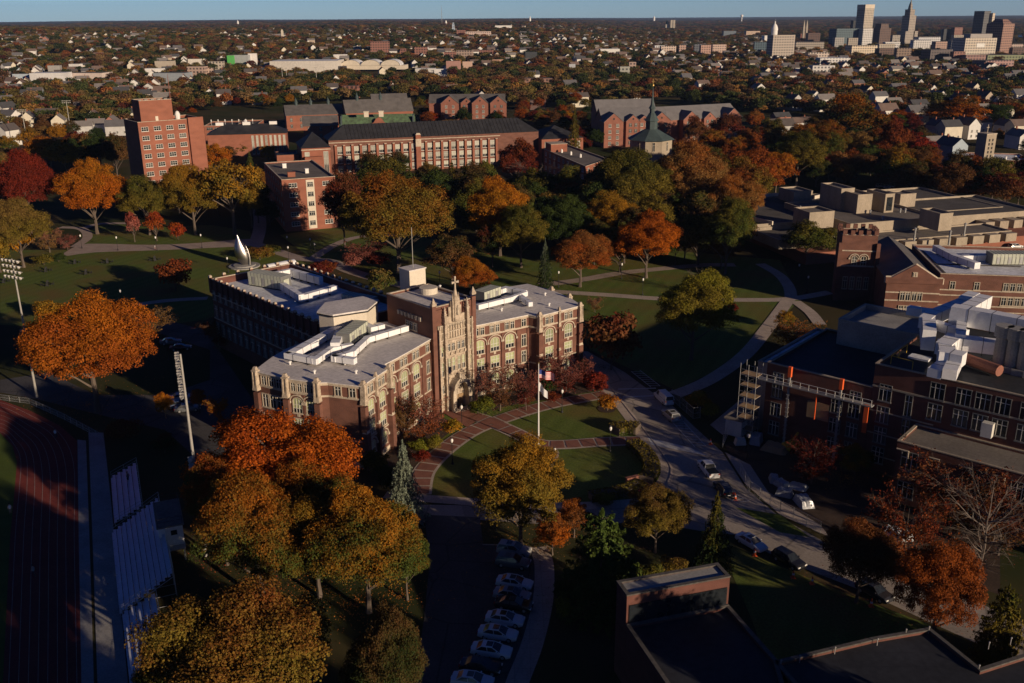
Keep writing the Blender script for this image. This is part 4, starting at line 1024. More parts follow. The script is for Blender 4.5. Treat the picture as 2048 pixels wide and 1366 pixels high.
b = MB(); b.box(-6.5, -4.1, 12.4, 13.4, .3, .4); b.box(-8, -5.2, 0, 8, 2.4, 9.6, 0, 1); b.build('porch', [X['stone'], X['brick_o']], e)
m = MB(); m.prism(frect(W+20.02, -5, W+42, 20), 0, 12.6, cap=False); m.build('end_wing_wall', X['brick_o'], e); hip_roof(e, W+20.02, W+42, -5, 20, 12.62, 18, X['slate_d'], .5, 'end_wing_roof')
row(e, (W+20, -5), (W+42, -5), 4, 5, 2.0, 6, 'pale')
flat_block(e, frect(-24, 2, -14, 16), 0, 10, X['brick_o'], X['slate_d'], X['trim_d'], .3, ('annex_wall', 'annex_roof', 'annex_coping'))
# ---- flat-roofed hall right of it
P = [G(*q, 10) for q in ((1088, 298), (1171, 333), (1216, 318), (1132, 288))]
f = Frame('flat_roofed_hall', 'flat roofed brick hall with a brick stair house at its left corner, beside the chapel', P[0], 0); e = f.e
Q = [(p.x-P[0].x, p.y-P[0].y) for p in P]
flat_block(e, Q, 0, 10, X['brick_o'], X['roof_br'], X['stone'], .4)
d = Vector(Q[1])-Vector(Q[0]); d.normalize(); nrm = Vector((-d.y, d.x)); ra = math.atan2(d.y, d.x); q = Vector(Q[0])+d*5+nrm*4.5
b = MB(); b.box(q.x, q.y, 0, 9, 8, 13.2, ra); b.box(q.x, q.y, 13.2, 9.3, 8.3, .2, ra, 1); b.build('stair_house', [X['brick_o'], X['stone']], e)
for z in (1.5, 5, 8): row(e, Q[0], Q[1], 9, z-.6, 2.0, 1.5, 'white'); row(e, Q[1], Q[2], 4, z-.6, 1.3, 1.5, 'white')
for k in range(3):
    q = Vector(Q[0])+d*(12+9*k)+nrm*(5+1.5*k); b = MB(); b.lathe([(.5, 9.5), (.5, 10.9), (.1, 11.3)], q.x, q.y, 8); b.build('roof_vent', X['white'], e)
# ---- grey-gabled residence halls
def residence(name, label, a, b_, ze, zr, gables, depth, brick, roofm, extra=True, up=None, nrows=4):
    A, an, W = two_px(a, b_, ze); f = Frame(name, label, A, an); e = f.e
    gable_block(e, 0, W, 0, depth, 0, ze, zr, brick, roofm)
    n = len(gables)
    for i, (u, w_, out) in enumerate(gables):
        x = u*W
        m = MB(); m.prism(frect(x-w_/2, -out, x+w_/2, .0), 0, ze, cap=False)
        m.add([(x-w_/2, -out, ze), (x+w_/2, -out, ze), (x, -out, ze+w_*.42)], [(0, 1, 2)]); m.build('gable_bay', brick, e)
        r = MB(); r.gable(x-w_/2, x+w_/2, -out, depth*.35, ze+.03, ze+w_*.42+.03, 'y', 0, .25, .2); r.build('gable_roof', roofm, e)
        b = MB(); b.lathe([(.55, 0), (.55, .06), (.1, .07)], 0, 0, 10); me = b.mesh('gable_vent', X['trim_d']); o = inst('gable_vent', me, e, (x, -out-.02, ze+w_*.15)); o.rotation_euler = (rad(90), 0, 0)
        for k in range(nrows):
            row(e, (x-w_/2, -out), (x+w_/2, -out), (.3, .7), 1.6+(ze-1.2)/nrows*k, 1.4, 1.6, 'white' if i % 2 == 0 else 'dark')
    for k in range(nrows):
        fr = [(g0[0]+g1[0])/2 for g0, g1 in zip(gables, gables[1:])]
        row(e, (0, 0), (W, 0), fr, 1.6+(ze-1.2)/nrows*k, 2.2, 1.8, 'dark', 'bay_window')
    if up:
        gable_block(e, W*up[0], W*up[1], depth+2, depth+2+up[2], 0, ze+up[3], zr+up[3], brick, roofm, 'x', .4, 'rear_wall', 'rear_roof')
    return f
residence('gabled_residence', 'brick residence hall with five gables and grey shingle roofs behind the chapel spire', (1206, 243), (1336, 240), 14.2, 20.5, ((.14, 11, 4), (.45, 8, 2), (.62, 7, 2), (.88, 11, 3)), 20, X['brick_p'], X['shing'], up=(.05, .98, 16, 3))
residence('gabled_residence', 'brick residence hall with grey gables right of the chapel spire, half hidden by trees', (1338, 240), (1478, 232), 13, 19.5, ((.26, 11, 4), (.55, 8, 2), (.86, 12, 4)), 20, X['brick_p'], X['shing'])
residence('gabled_dormitory', 'narrow brick dormitory with four steep gables at the back of the campus', (858, 206), (1009, 205), 14.5, 19.5, ((.28, 12, 5), (.50, 8, 2), (.68, 11, 5), (.92, 11, 5)), 18, X['brick_p'], X['slate'])
# ---- green copper roofed building
A, an, W = two_px((680, 252), (830, 249), 13)
f = Frame('green_roofed_hall', 'brick hall with a mossy green copper roof and curved gable behind the arcaded hall', A, an); e = f.e
m = MB(); m.prism(frect(0, 0, W, 24), 0, 13, cap=False); m.build('wall', X['brick_o'], e)
for y0, y1, nm in ((0, 8, 'front_roof'), (16, 24, 'rear_roof')):
    q = MB(); q.gable(0, W, y0, y1, 13.02, 17, 'x', 0, .3, .2); q.build(nm, X['copper'], e)
b = MB(); b.box(W/2, 12, 12.5, W-2, 8.6, .8); b.build('flat_roof', X['roof_b'], e)
cg = [(W*.40, 12.8), (W*.40, 13.8), (W*.45, 14.6), (W*.48, 16.6), (W*.52, 17.4), (W*.56, 16.6), (W*.59, 14.6), (W*.64, 13.8), (W*.64, 12.8)]
b = MB(); b.add([(x, -.5, z) for x, z in cg]+[(x, .3, z) for x, z in cg], [tuple(range(9))]+[(i, i+9, (i+1) % 9+9, (i+1) % 9) for i in range(9)]); b.build('curved_gable', X['brick_o'], e)
for x, y in ((.35, 9), (.55, 11)):
    b = MB(); b.box(W*x, y, 13, 2.6, 2.4, 6.5); b.box(W*x, y, 19.5, 3, 2.8, .5); b.build('chimney', X['cream'], e)
for x in (.02, .98): b = MB(); b.box(W*x, 4, 13, 1, 8.4, 5.2, 0, 0, .7); b.build('end_parapet', X['copper_b'], e)
# ---- grey slate halls behind
def slate_hall(label, a, b_, z, zr, depth, parts=()):
    A, an, W = two_px(a, b_, z); f = Frame('slate_roofed_hall', label, A, an); gable_block(f.e, 0, W, 0, depth, 0, z, zr, X['brick_o'], X['slate'])
    for u, w_, h_ in parts:
        b = MB(); b.lathe([(1.0, zr-.8), (1.0, zr+1.6), (1.3, zr+1.7), (.5, zr+3.2), (.1, zr+4.6), (.02, zr+5)], W*u, depth/2, 8); b.build('cupola', X['copper_b'], f.e)
    row(f.e, (0, 0), (W, 0), max(3, int(W/6)), 2, 1.4, 2, 'dark'); row(f.e, (0, 0), (W, 0), max(3, int(W/6)), 6, 1.4, 2, 'dark')
    return f
slate_hall('long hall with a grey slate roof and two copper cupolas above the green roof', (692, 226), (826, 221), 11, 18.5, 16, ((.2, 1, 1), (.55, 1, 1)))
slate_hall('low slate roofed wing with a brick end wall left of the long slate roofed hall', (572, 231), (690, 227), 10, 15.5, 22, ((.2, 1, 1), (.45, 1, 1), (.75, 1, 1)))
slate_hall('small dark slate roofed wing in shade left of the green copper roof', (606, 252), (676, 250), 9, 14, 14)
slate_hall('slate roofed house with a brick gable peeking above the back of the campus', (744, 203), (815, 201), 9, 14, 12)
# ---- chapel with spire
c = G(1300, 330); c = Vector((c.x, c.y, 0))
ch = empty('chapel', c, 0, 'chapel with a blue green copper octagonal roof and a tall thin spire', 'chapel')
oc = lambda r, z: [(r*math.cos(math.pi/8+k*math.pi/4), r*math.sin(math.pi/8+k*math.pi/4)) for k in range(8)]
cs = depth_of((c.x, c.y, 14))/FPX; cz_ = lambda y: height_at(1300, y, c)
def cone8(name, r0, y0, r1, y1, mt, z0=None):
    m = MB(); a = oc(r0*cs, 0); b = oc(r1*cs, 0); za = cz_(y0) if z0 is None else z0; zb = cz_(y1); m.add([(x, y, za) for x, y in a]+[(x, y, zb) for x, y in b], [(i, (i+1) % 8, 8+(i+1) % 8, 8+i) for i in range(8)]+[tuple(range(8, 16)), tuple(range(7, -1, -1))]); m.build(name, mt, ch)
cone8('wall', 43, 0, 43, 278, X['conc'], 0.0)
cone8('roof', 49, 277.5, 13, 258, X['copper_b']); cone8('lantern', 12, 258, 12, 241, X['copper_b']); cone8('lantern_roof', 15, 241, 6, 226, X['copper_b']); cone8('belfry', 5, 226, 5, 217, X['copper_b']); cone8('spire_base', 7.5, 217, 3.5, 209, X['copper_b']); cone8('spire', 3.3, 209, .5, 173, X['copper_b'])
zt = cz_(173); m = MB(); m.lathe([(.1, zt-.2), (.5, zt+.3), (.5, zt+.9), (.1, zt+1.3)], 0, 0, 8); m.box(0, 0, zt+1.2, .28, .28, 2.4); m.box(0, 0, zt+2.3, 1.3, .28, .28); m.build('finial_cross', X['gold'], ch)
for k in range(8):
    a = k*math.pi/4; w_ = window(ch, 43*cs*.925*math.cos(a), 43*cs*.925*math.sin(a), cz_(298), a+math.pi/2, 1.1, 4.2, 'stonedark')
# ---- flag-free brick gate hall on the right: crenellated tower, slate roof, white flat roof
f = Frame('crenellated_hall', 'brick collegiate hall with a crenellated tower, steep slate roof and white flat roof', (90.3, 220.7), rad(-10)); e = f.e
gable_block(e, 0, 12.2, 0, 33, 0, 9.6, 12.9, X['brick'], X['slate'], 'y', .2)
g = [(-.4, 8.9), (-.4, 10.3), (.9, 10.3), (6.1, 13.6), (11.3, 10.3), (12.6, 10.3), (12.6, 8.9)]
b = MB(); b.add([(x, -.45, z) for x, z in g]+[(x, .5, z) for x, z in g], [tuple(range(7))]+[(i, i+7, (i+1) % 7+7, (i+1) % 7) for i in range(7)]); b.build('gable_parapet', X['brick'], e)
b = MB()
for i in range(6): b.tube([(g[i][0], -.05, g[i][1]), (g[i+1][0], -.05, g[i+1][1])], .28, 4)
b.build('gable_coping', X['stone'], e)
b = MB()
for z in (2.2, 4.4, 6.4, 8.9): b.box(6.1, -.07, z, 12.3, .14, .30)
b.build('stone_band', X['stone'], e)
row(e, (0, -.1), (12.2, -.1), (.32, .42, .54, .64), 4.7, .95, 2.0, 'stonedark'); row(e, (0, -.1), (12.2, -.1), (.32, .42, .54, .64), 1.2, .95, 2.0, 'stonedark')
b = MB(); b.box(6.1, -.55, 10.6, 1.1, .14, 1.2); b.box(5.8, -.66, 10.75, .18, .08, .9); b.box(6.3, -.66, 10.75, .18, .08, .9); b.build('carved_plaque', X['stone'], e)
A2 = frect(12.24, 1.2, 62, 32)
flat_block(e, A2, 0, 11.2, X['brick'], X['roof_w'], X['stone'], .7, ('wing_wall', 'wing_roof', 'wing_coping'))
b = MB()
for z in (2.0, 3.4, 5.9, 7.2): b.box(37, 1.13, z, 49.6, .14, .28)
b.build('stone_band', X['stone'], e)
row(e, (12.24, 1.2), (62, 1.2), (.06, .17, .30, .33, .36, .39, .53, .56, .59, .62, .78, .81, .84), 7.6, 1.0, 1.7, 'stonedark'); row(e, (12.24, 1.2), (62, 1.2), (.17, .30, .33, .36, .39, .53, .56, .59, .62, .78, .81, .84), 4.0, 1.0, 1.8, 'stonedark')
air_unit(e, 34, 17, 10.55, 14, 4, 2.6, rad(8)); air_unit(e, 53, 15, 10.55, 12, 4, 2.8, rad(8))
duct(e, [(17, 26), (19, 16), (22, 9)], 1.6, 1.6, 10.9); duct(e, [(19, 16), (26, 18)], 1.4, 1.4, 10.9)
b = MB(); b.box(24, 13.5, 10.56, 20, .5, .12); b.box(24, 4, 10.56, 18, .5, .12); b.box(14, 16, 10.56, .5, 24, .12); b.build('roof_walkway', X['roof_gd'], e)
tx, ty = -8.9, 14.2
flat_block(e, frect(tx, ty, tx+8.6, ty+8), 0, 17.2, X['brick'], X['roof_gd'], X['stone'], 1.2, ('tower_wall', 'tower_roof', 'tower_coping'))
b = MB()
for k in range(5):
    b.box(tx+.5+1.9*k, ty-.05, 17.34, 1.0, .8, 1.1); b.box(tx+.5+1.9*k, ty+8.0, 17.34, 1.0, .8, 1.1)
for k in range(1, 4): b.box(tx-.02, ty+.4+1.85*k, 17.34, .8, 1.0, 1.1); b.box(tx+8.6, ty+.4+1.85*k, 17.34, .8, 1.0, 1.1)
b.build('battlement', X['brick'], e)
row(e, (tx, ty), (tx+8.6, ty), (.40, .66), 9.4, 1.1, 2.0, 'archdark', 'tower_window'); row(e, (tx, ty), (tx+8.6, ty), (.2, .4, .6, .8), 3.2, .9, 3, 'stonedark', 'tower_window')
b = MB(); b.box(tx+4.3, ty-.07, 13.0, 8.7, .14, .3); b.box(tx+4.3, ty-.07, 9.0, 8.7, .14, .35); b.build('tower_band', X['stone'], e)
for x in (tx-.3, tx+8.9):
    b = MB(); b.box(x, ty-.3, 0, 1.1, 1.1, 15.2, 0, 0, .8); b.build('tower_buttress', X['brick'], e)
# ---- concrete library
f = Frame('concrete_library', 'sprawling low concrete library with stepped flat roofs and boxy roof towers', (105, 289.5), rad(16)); e = f.e
K = X['conc']
m = MB(); m.prism(frect(-22, -11, 84, 50), 0, 3.4); m.build('base_wall', X['brick_o'], e)
flat_block(e, frect(-26, 14, 70, 56), 3.4, 7.2, K, X['roof_gd'], K, .5, ('lower_wall', 'lower_roof', 'lower_coping'))
flat_block(e, frect(2, -12, 50, -.06), 3.41, 5.6, K, X['roof_br'], K, .3, ('terrace_wall', 'terrace_roof', 'terrace_coping'))
flat_block(e, frect(0, 0, 34, 38), 3.42, 8.6, K, X['roof_br'], K, .6, ('upper_wall', 'upper_roof', 'upper_coping'))
flat_block(e, frect(34.1, 4, 76, 34), 3.43, 7.6, K, X['roof_gd'], K, .5, ('east_wall', 'east_roof', 'east_coping'))
flat_block(e, frect(-27, -4, -4, 13.9), 3.44, 6.2, K, X['roof_gd'], K, .9, ('west_wall', 'west_roof', 'west_coping'))
for k in range(8):
    b = MB(); x = 5+6.1*k; b.box(x, -13.4, 3.0, 4.0, 2.6, 2.5); b.build('bay_box', K, e)
for k in range(6):
    b = MB(); x = 52+5.6*k; b.box(x, 1.5, 2.4, 3.4, 4.6, 3.6); b.build('bay_box', K, e)
def lbox(pxl, pxr, pyb, ptop, dep, glass=None):
    z = 8.0; l = f.loc(pxl, pyb, z); r = f.loc(pxr, pyb, z); w_ = abs(r[0]-l[0]); c = G((pxl+pxr)/2, pyb, z); h = height_at((pxl+pxr)/2, ptop, c)
    x0 = (l[0]+r[0])/2-w_/2; y0 = (l[1]+r[1])/2
    flat_block(e, frect(x0, y0, x0+w_, y0+dep), z-.7, h, K, X['roof_br'], K, .4, ('roof_tower_wall', 'roof_tower_roof', 'roof_tower_coping'))
    if glass:
        b = MB(); b.box(x0+w_*.5, y0-.04, z+.6, w_*.62, .1, h-z-1.6); b.build('tower_glass', X['glass_d'], e)
    return x0, y0, w_
lbox(1709, 1745, 427, 389, 14); lbox(1765, 1788, 425, 388, 10, True); lbox(1676, 1708, 420, 377, 12); lbox(1612, 1672, 452, 424, 9); lbox(1873, 1906, 457, 427, 9); lbox(1795, 1834, 410, 388, 7); lbox(1583, 1628, 402, 383, 10)
for pa, pb in (((1505, 397), (1572, 391)), ((1628, 398), (1675, 388)), ((1500, 440), (1545, 450))):
    a, b2 = f.loc(*pa, 7), f.loc(*pb, 7); b = MB(); q = Vector(b2)-Vector(a); b.box((a[0]+b2[0])/2, (a[1]+b2[1])/2, 7.0, q.length, .5, 1.2, math.atan2(q.y, q.x)); b.build('parapet', X['cream'], e)
for px, py in ((1740, 428), (1800, 425), (1810, 425), (1765, 440), (1600, 420), (1690, 470), (1830, 465), (1900, 470), (1930, 455)):
    q = f.loc(px, py, 8); b = MB(); b.lathe([(.3, 5), (.3, 9.0), (.5, 9.1), (.1, 9.5)], q[0], q[1], 8); b.build('roof_vent', X['steel'], e)
# ---- science building under repair, ducts on the roof
SF = Frame('science_building', 'dark brick laboratory building with big white roof ducts, exhaust stacks and facade repairs', (43.5, 151.8), math.atan2(-11.8, 13.6)); e = SF.e
flat_block(e, frect(0, 0, 17.96, 24), 0, 14, X['brick_d'], X['roof_b'], X['conc'], .5)
flat_block(e, frect(18, 0, 60, 30), 0, 18, X['brick_d'], X['roof_b'], X['conc'], .5, ('lab_wall', 'lab_roof', 'lab_coping'))
flat_block(e, frect(30, 30.1, 60, 44), 0, 17.2, X['brick_d'], X['roof_b'], X['conc'], .5, ('rear_lab_wall', 'rear_lab_roof', 'rear_lab_coping'))
flat_block(e, frect(25.4, -8.2, 66, -.04), 0, 9.8, X['brick_d'], X['roof_br'], X['conc'], .35, ('low_wing_wall', 'low_wing_roof', 'low_wing_coping'))
flat_block(e, frect(4.4, 18.1, 18.8, 30.5), 6, 18.2, X['conc_g'], X['conc_g'], X['conc_g'], 1.0, ('plant_screen', 'plant_screen_roof', 'plant_screen_coping'))
flat_block(e, frect(-3.2, 3, -.04, 27), 0, 12.6, X['conc_g'], X['roof_w'], X['conc'], .3, ('stair_wall', 'stair_roof', 'stair_coping'))
b = MB()
for z in (2.6, 6.4, 10.2): b.box(22.9, -.05, z, 9.8, .1, .2)
for z in (14.3,): b.box(39, -.06, z, 42, .12, .3)
b.build('stone_band', X['conc'], e)
for z in (.9, 4.3, 7.7): row(e, (0, 0), (18, 0), (.12, .70, .86), z+.5, 1.7, 2.3, 'dark')
row(e, (0, 0), (18, 0), (.12, .86), 11.0, 1.7, 1.6, 'dark')
for z in (1.2, 4.7, 8.2, 11.9): row(e, (18, 0), (25.4, 0), (.28,), z+.4, 1.8, 2.6, 'dark')
for z in (2.0, 6.2, 10.3): row(e, (18, 0), (25.4, 0), (.78,), z+.4, 1.0, 3.4, 'dark', 'stair_window')
for z in (11.0, 14.4): row(e, (26, 0), (60, 0), (.05, .16, .24, .32, .42, .5, .58, .68, .76, .84, .94), z+.2, 2.0, 2.5, 'dark', 'lab_window')
row(e, (25.4, -8.2), (66, -8.2), (.05, .30, .42, .55, .7, .85), 5.6, 2.2, 2.9, 'dark', 'low_wing_window'); row(e, (25.4, -8.2), (66, -8.2), (.05, .3, .5, .7), 1.2, 2.2, 2.4, 'dark', 'low_wing_window')
for k in range(4):
    b = MB(); x = 26.4+4.4*k; b.box(x, -8.5, 8.7, 1.8, .25, .12); b.box(x+.85, -8.5, 7.6, .14, .2, 1.1); b.build('downpipe', X['stone'], e)
b = MB(); b.box(9.6, -.06, 6.2, 3.8, .12, 3.0); b.build('boarded_opening', X['wood'], e)
b = MB(); b.box(35.6, -.9, 11.0, 1.5, 1.2, 2.2); b.build('wall_unit', X['frame'], e)
def SD(pts, z, w=1.6, h=1.7): duct(e, [SF.loc(x, y, z) for x, y in pts], w, h, z-.6)
SD([(1852, 648), (1862, 640), (1930, 612)], 21, 2.0, 2.0); SD([(1930, 612), (1942, 605)], 21, 2.0, 2.4); SD([(1915, 640), (1965, 610)], 22, 2.2, 2.2); SD([(1915, 640), (1960, 648), (2060, 668)], 22, 2.2, 3.0)
SD([(1824, 622), (1880, 632)], 21, 1.6, 1.4); SD([(1855, 690), (1852, 650)], 19.5, 2.0, 3.4); SD([(1890, 700), (1905, 688), (1985, 698)], 20.2, 2.4, 2.0); SD([(1890, 700), (1893, 718), (1912, 722)], 20.0, 2.4, 2.0); SD([(1912, 722), (1900, 748)], 19.2, 2.0, 1.6); SD([(1872, 745), (1885, 735)], 19.0, 2.0, 1.4)
SD([(1875, 652), (1925, 668)], 21, 1.4, 1.4); SD([(1920, 668), (1918, 690)], 20.2, 1.5, 2.6)
for px in (1998, 2022, 2046, 2070):
    q = SF.loc(px, 725+.25*(px-1998), 18.5); m = MB(); m.lathe([(1.0, 17.6), (1.0, 22.6), (1.35, 22.8), (1.35, 24.6), (1.15, 24.6)], q[0], q[1], 14); m.box(q[0], q[1], 17.5, 2.6, 2.6, 1.0); m.build('exhaust_stack', X['conc_g'], e)
b = MB()
for x, y in ((19.5, 2.5), (19.5, 6), (19.5, 9.5), (23, 2)): b.tube([(x, y, 17.6), (x, y, 19.0)], .05, 4)
b.tube([(19.5, 9.5, 19), (19.5, 2.5, 19), (23, 2, 19)], .05, 4); b.build('safety_rail', X['yellow'], e)
q = SF.loc(1962, 735, 18); b = MB(); b.tube([(q[0]-3, q[1]+1, 18.6), (q[0]+3, q[1]-1.5, 18.6)], .9, 10); b.build('horizontal_tank', X['brick_p'], e)
q = SF.loc(1840, 716, 17.6); b = MB(); b.box(q[0], q[1], 17.52, 3.2, 2.0, .3); b.build('roof_hatch', X['roof_w'], e)
# ---- low rough-edged building at the lower frame edge
A = G(1254, 1192, 11.6); B = G(1460, 1154, 11.6); an = math.atan2(B.y-A.y, B.x-A.x); W = (B-A).length
f = Frame('brick_annex', 'dark brick annex with a raised parapet block and black lower roof at the lower edge', A, an); e = f.e
flat_block(e, frect(0, 0, W, 2.8), 0, 11.6, X['brick_d'], X['conc_g'], X['roof_gd'], .06, ('raised_wall', 'raised_roof', 'raised_coping'))
flat_block(e, frect(0, -24, W, -.05), 0, 8, X['brick_d'], X['roof_b'], X['roof_gd'], .3)
b = MB(); b.box(W/2, -.09, 8.2, W-.6, .08, 2.2); b.build('clerestory_glass', X['glass_d'], e)
b = MB(); b.box(W/2, -.2, 7.72, W, .2, .5); b.build('flashing', X['roof_gd'], e)
# ---- flat roof at the lower right corner
P = [G(*q, 8) for q in ((1548, 1324), (1744, 1277), (1859, 1257), (1960, 1338), (2048, 1310))]
o = Vector((26, 80, 0)); f = Frame('flat_roofed_annex', 'black flat roofed annex with pale rim lights filling the lower right corner', o, 0); e = f.e
pts = [(p.x-26, p.y-80) for p in P]+[(40, -1), (40, -26), (-2, -26)]
flat_block(e, pts, 0, 8, X['brick_d'], X['roof_b'], X['roof_gd'], .3)
for px, py in ((1562, 1325), (1600, 1316), (1670, 1299), (1755, 1282), (1812, 1263), (1858, 1258), (1958, 1335), (1978, 1289), (2022, 1280)):
    p = G(px, py+1, 8.2); b = MB(); b.tube([(p.x-26, p.y-80, 7.7), (p.x-26, p.y-80, 8.5)], .05, 5); b.lathe([(.04, 8.42), (.10, 8.46), (.11, 8.56), (.03, 8.62)], p.x-26, p.y-80, 8); b.build('rim_light', X['conc_g'], e)
# ---- church with square tower on the right
A, an, W = two_px((1932, 318), (2060, 322), 7)
f = Frame('flat_church', 'brick church with a wide white flat roof among trees at the right edge', A, an); e = f.e
flat_block(e, frect(0, 0, W, 24), 0, 7, X['brick_p'], X['roof_w'], X['stone'], .4)
for k in range(5):
    b = MB(); b.lathe([(.5, 6.5), (.5, 7.6), (.8, 7.7), (.1, 8.1)], W*(.15+.17*k), 6+3*(k % 3), 8); b.build('roof_vent', X['white'], e)
q = G(1960, 362); tw = empty('bell_tower', (q.x, q.y, 0), rad(20), 'square concrete bell tower with a slotted face and a cross on top', 'tower')
h = height_at(1962, 267, q)
m = MB(); m.box(0, 0, 0, 5.4, 5.4, h); m.build('shaft', X['conc'], tw)
m = MB(); m.box(0, 0, h, 5.7, 5.7, .4); m.build('cap', X['stone'], tw)
for k in range(8):
    for x in (-.9, .9): m = MB(); m.box(x, -2.72, h-3-1.7*k, .8, .1, 1.1); m.build('slot', X['trim_d'], tw)
m = MB(); m.box(0, 0, h+.4, .22, .22, 3.6); m.box(0, 0, h+2.6, 1.7, .22, .22); m.build('cross', X['stone'], tw)
# ------------------------------------------------------------------ districts beyond the campus
ORD = ['leftmost', 'second from the left', 'third from the left', 'fourth from the left', 'fifth from the left', 'sixth from the left', 'seventh from the left', 'eighth from the left', 'ninth from the left', 'tenth from the left', 'eleventh from the left', 'twelfth from the left', 'thirteenth from the left', 'fourteenth from the left', 'fifteenth from the left', 'sixteenth from the left', 'seventeenth from the left', 'eighteenth from the left', 'nineteenth from the left', 'twentieth from the left']
MARKS = [(110, 265, 'left of the dormitory tower'), (330, 190, 'above the dormitory tower'), (120, 150, 'by the long white store'), (330, 90, 'on the far left hill'), (520, 190, 'above the pier fronted hall'), (520, 100, 'behind the green and white block'), (620, 150, 'before the vaulted market hall'), (740, 175, 'above the slate roofed halls'), (930, 165, 'above the four gabled dormitory'), (800, 85, 'behind the brick slab flats'), (1090, 190, 'left of the chapel spire'), (1080, 110, 'left of the grey apartment house'), (1250, 160, 'below the grey apartment house'), (1390, 190, 'right of the chapel spire'), (1420, 125, 'below the brick hospital blocks'), (1240, 80, 'left of the brick hospital blocks'), (1560, 170, 'below the tall apartment slab'), (1600, 235, 'above the concrete library'), (1720, 160, 'below the dark brown tower'), (1760, 240, 'left of the bell tower'), (1900, 165, 'below the wide cream office block'), (1960, 245, 'around the bell tower'), (1800, 320, 'behind the concrete library'), (1560, 320, 'at the left end of the library'), (40, 330, 'at the left frame edge'), (1000, 400, 'in the park behind the hall'), (1250, 420, 'in the right part of the park')]
QUEUE = []
def queue(o, head, p, zz=6.0):
    px, py, d = to_pix((p[0], p[1], p[2]+zz)); m = min(MARKS, key=lambda t: (t[0]-px)**2+((t[1]-py)*2.2)**2)[2]
    QUEUE.append((o, head, m, px))
def finish_labels():
    gr = {}
    for o, h, m, px in QUEUE: gr.setdefault((h, m), []).append((px, o))
    for (h, m), L in gr.items():
        L.sort(key=lambda t: t[0])
        for i, (px, o) in enumerate(L):
            if len(L) == 1: o['label'] = f'{h} {m}'
            else:
                k = ORD[i] if i < len(ORD) else None
                if i == len(L)-1: k = 'rightmost'
                o['label'] = f'{h} {m}, {k}' if k else f'{h} {m}, {ORD[len(L)-1-i].replace("left", "right") if len(L)-1-i < 20 else "among the middle ones"}'
LIM = [(-400, 262), (250, 262), (420, 216), (560, 212), (850, 196), (1020, 214), (1180, 216), (1340, 206), (1480, 224), (1700, 240), (1860, 240), (2048, 238), (2500, 238)]
def beyond(px, py):
    for (a, b), (c, d) in zip(LIM, LIM[1:]):
        if a <= px <= c: return py < b+(d-b)*(px-a)/(c-a)
    return py < 238
def far_facade():
    """office facade: windows ruled in the wall's own axes"""
    m, t, b = newmat('far_facade')
    tc = t.nodes.new('ShaderNodeTexCoord'); sx = t.nodes.new('ShaderNodeSeparateXYZ'); t.links.new(tc.outputs['Object'], sx.inputs[0])
    ad = t.nodes.new('ShaderNodeMath'); t.links.new(sx.outputs[0], ad.inputs[0]); t.links.new(sx.outputs[1], ad.inputs[1])
    cb = t.nodes.new('ShaderNodeCombineXYZ'); t.links.new(ad.outputs[0], cb.inputs[0]); t.links.new(sx.outputs[2], cb.inputs[1])
    br = t.nodes.new('ShaderNodeTexBrick'); br.offset = 0; br.inputs['Scale'].default_value = 1; br.inputs['Brick Width'].default_value = 4.2; br.inputs['Row Height'].default_value = 3.9; br.inputs['Mortar Size'].default_value = .95; br.inputs['Mortar Smooth'].default_value = .1
    t.links.new(cb.outputs[0], br.inputs['Vector']); oi = t.nodes.new('ShaderNodeObjectInfo')
    mu = t.nodes.new('ShaderNodeMix'); mu.data_type = 'RGBA'; mu.blend_type = 'MULTIPLY'; mu.inputs[0].default_value = 1; mu.inputs[7].default_value = (.22, .23, .26, 1)
    t.links.new(oi.outputs['Color'], mu.inputs[6]); t.links.new(mu.outputs[2], br.inputs['Color1']); t.links.new(mu.outputs[2], br.inputs['Color2']); t.links.new(oi.outputs['Color'], br.inputs['Mortar'])
    t.links.new(br.outputs['Color'], b.inputs['Base Color']); b.inputs['Roughness'].default_value = .7
    return m
X['facade'] = far_facade()
X['plaincol'] = mat('plain_facade', (.5, .5, .5), .85, .18, .03, .4, objcol=True)
HOUSES = []
def colr(o, c): o.color = tuple(c)+(1,); return o
def far_block(name, label, x0, x1, top, base, col, dep=None, cat='building', facade=True, roof='roof_gd', ang=0.0, roofcol=None, group=None, zb=None):
    """a block surveyed by its left, right, top and base in the picture"""
    up = 8.0 if base < 165 else 3.0; A = G((x0+x1)/2, base, up)      # what shows of it starts at tree-top height
    for _ in range(4): A = G((x0+x1)/2, base, up+land(A.x, A.y))
    A.z = land(A.x, A.y); d = depth_of(A); W = (x1-x0)*d/FPX/max(.5, math.cos(ang)+.4*abs(math.sin(ang))); h = max(3, height_at((x0+x1)/2, top, A)-A.z)
    e = empty(name, (A.x, A.y, A.z), math.atan2(-A.x, A.y)*0+ang, label, cat, group); dep = dep or W*.6
    m = MB(); m.prism(frect(-W/2, 0, W/2, dep), -3, h, cap=False); colr(m.build('wall', X['facade'] if facade else X['plaincol'], e), col)
    m = MB(); m.box(0, dep/2, h-.4, W-.1, dep-.1, .38); m.build('roof', X[roof], e)
    HOUSES.append((A.x, A.y+dep/2, max(W, dep)*.55)); return e, W, dep, h
def more(e, name, x, y, z, sx, sy, sz, col, facade=True, top=1.0):
    m = MB(); m.box(x, y, z, sx, sy, sz, 0, 0, top); return colr(m.build(name, X['facade'] if facade else X['plaincol'], e), col)
CRM, BRK, BRN, GRY, WHT, DRK, GLS = (.46, .40, .32), (.26, .12, .09), (.12, .07, .055), (.33, .32, .30), (.72, .70, .66), (.05, .055, .06), (.10, .15, .17)
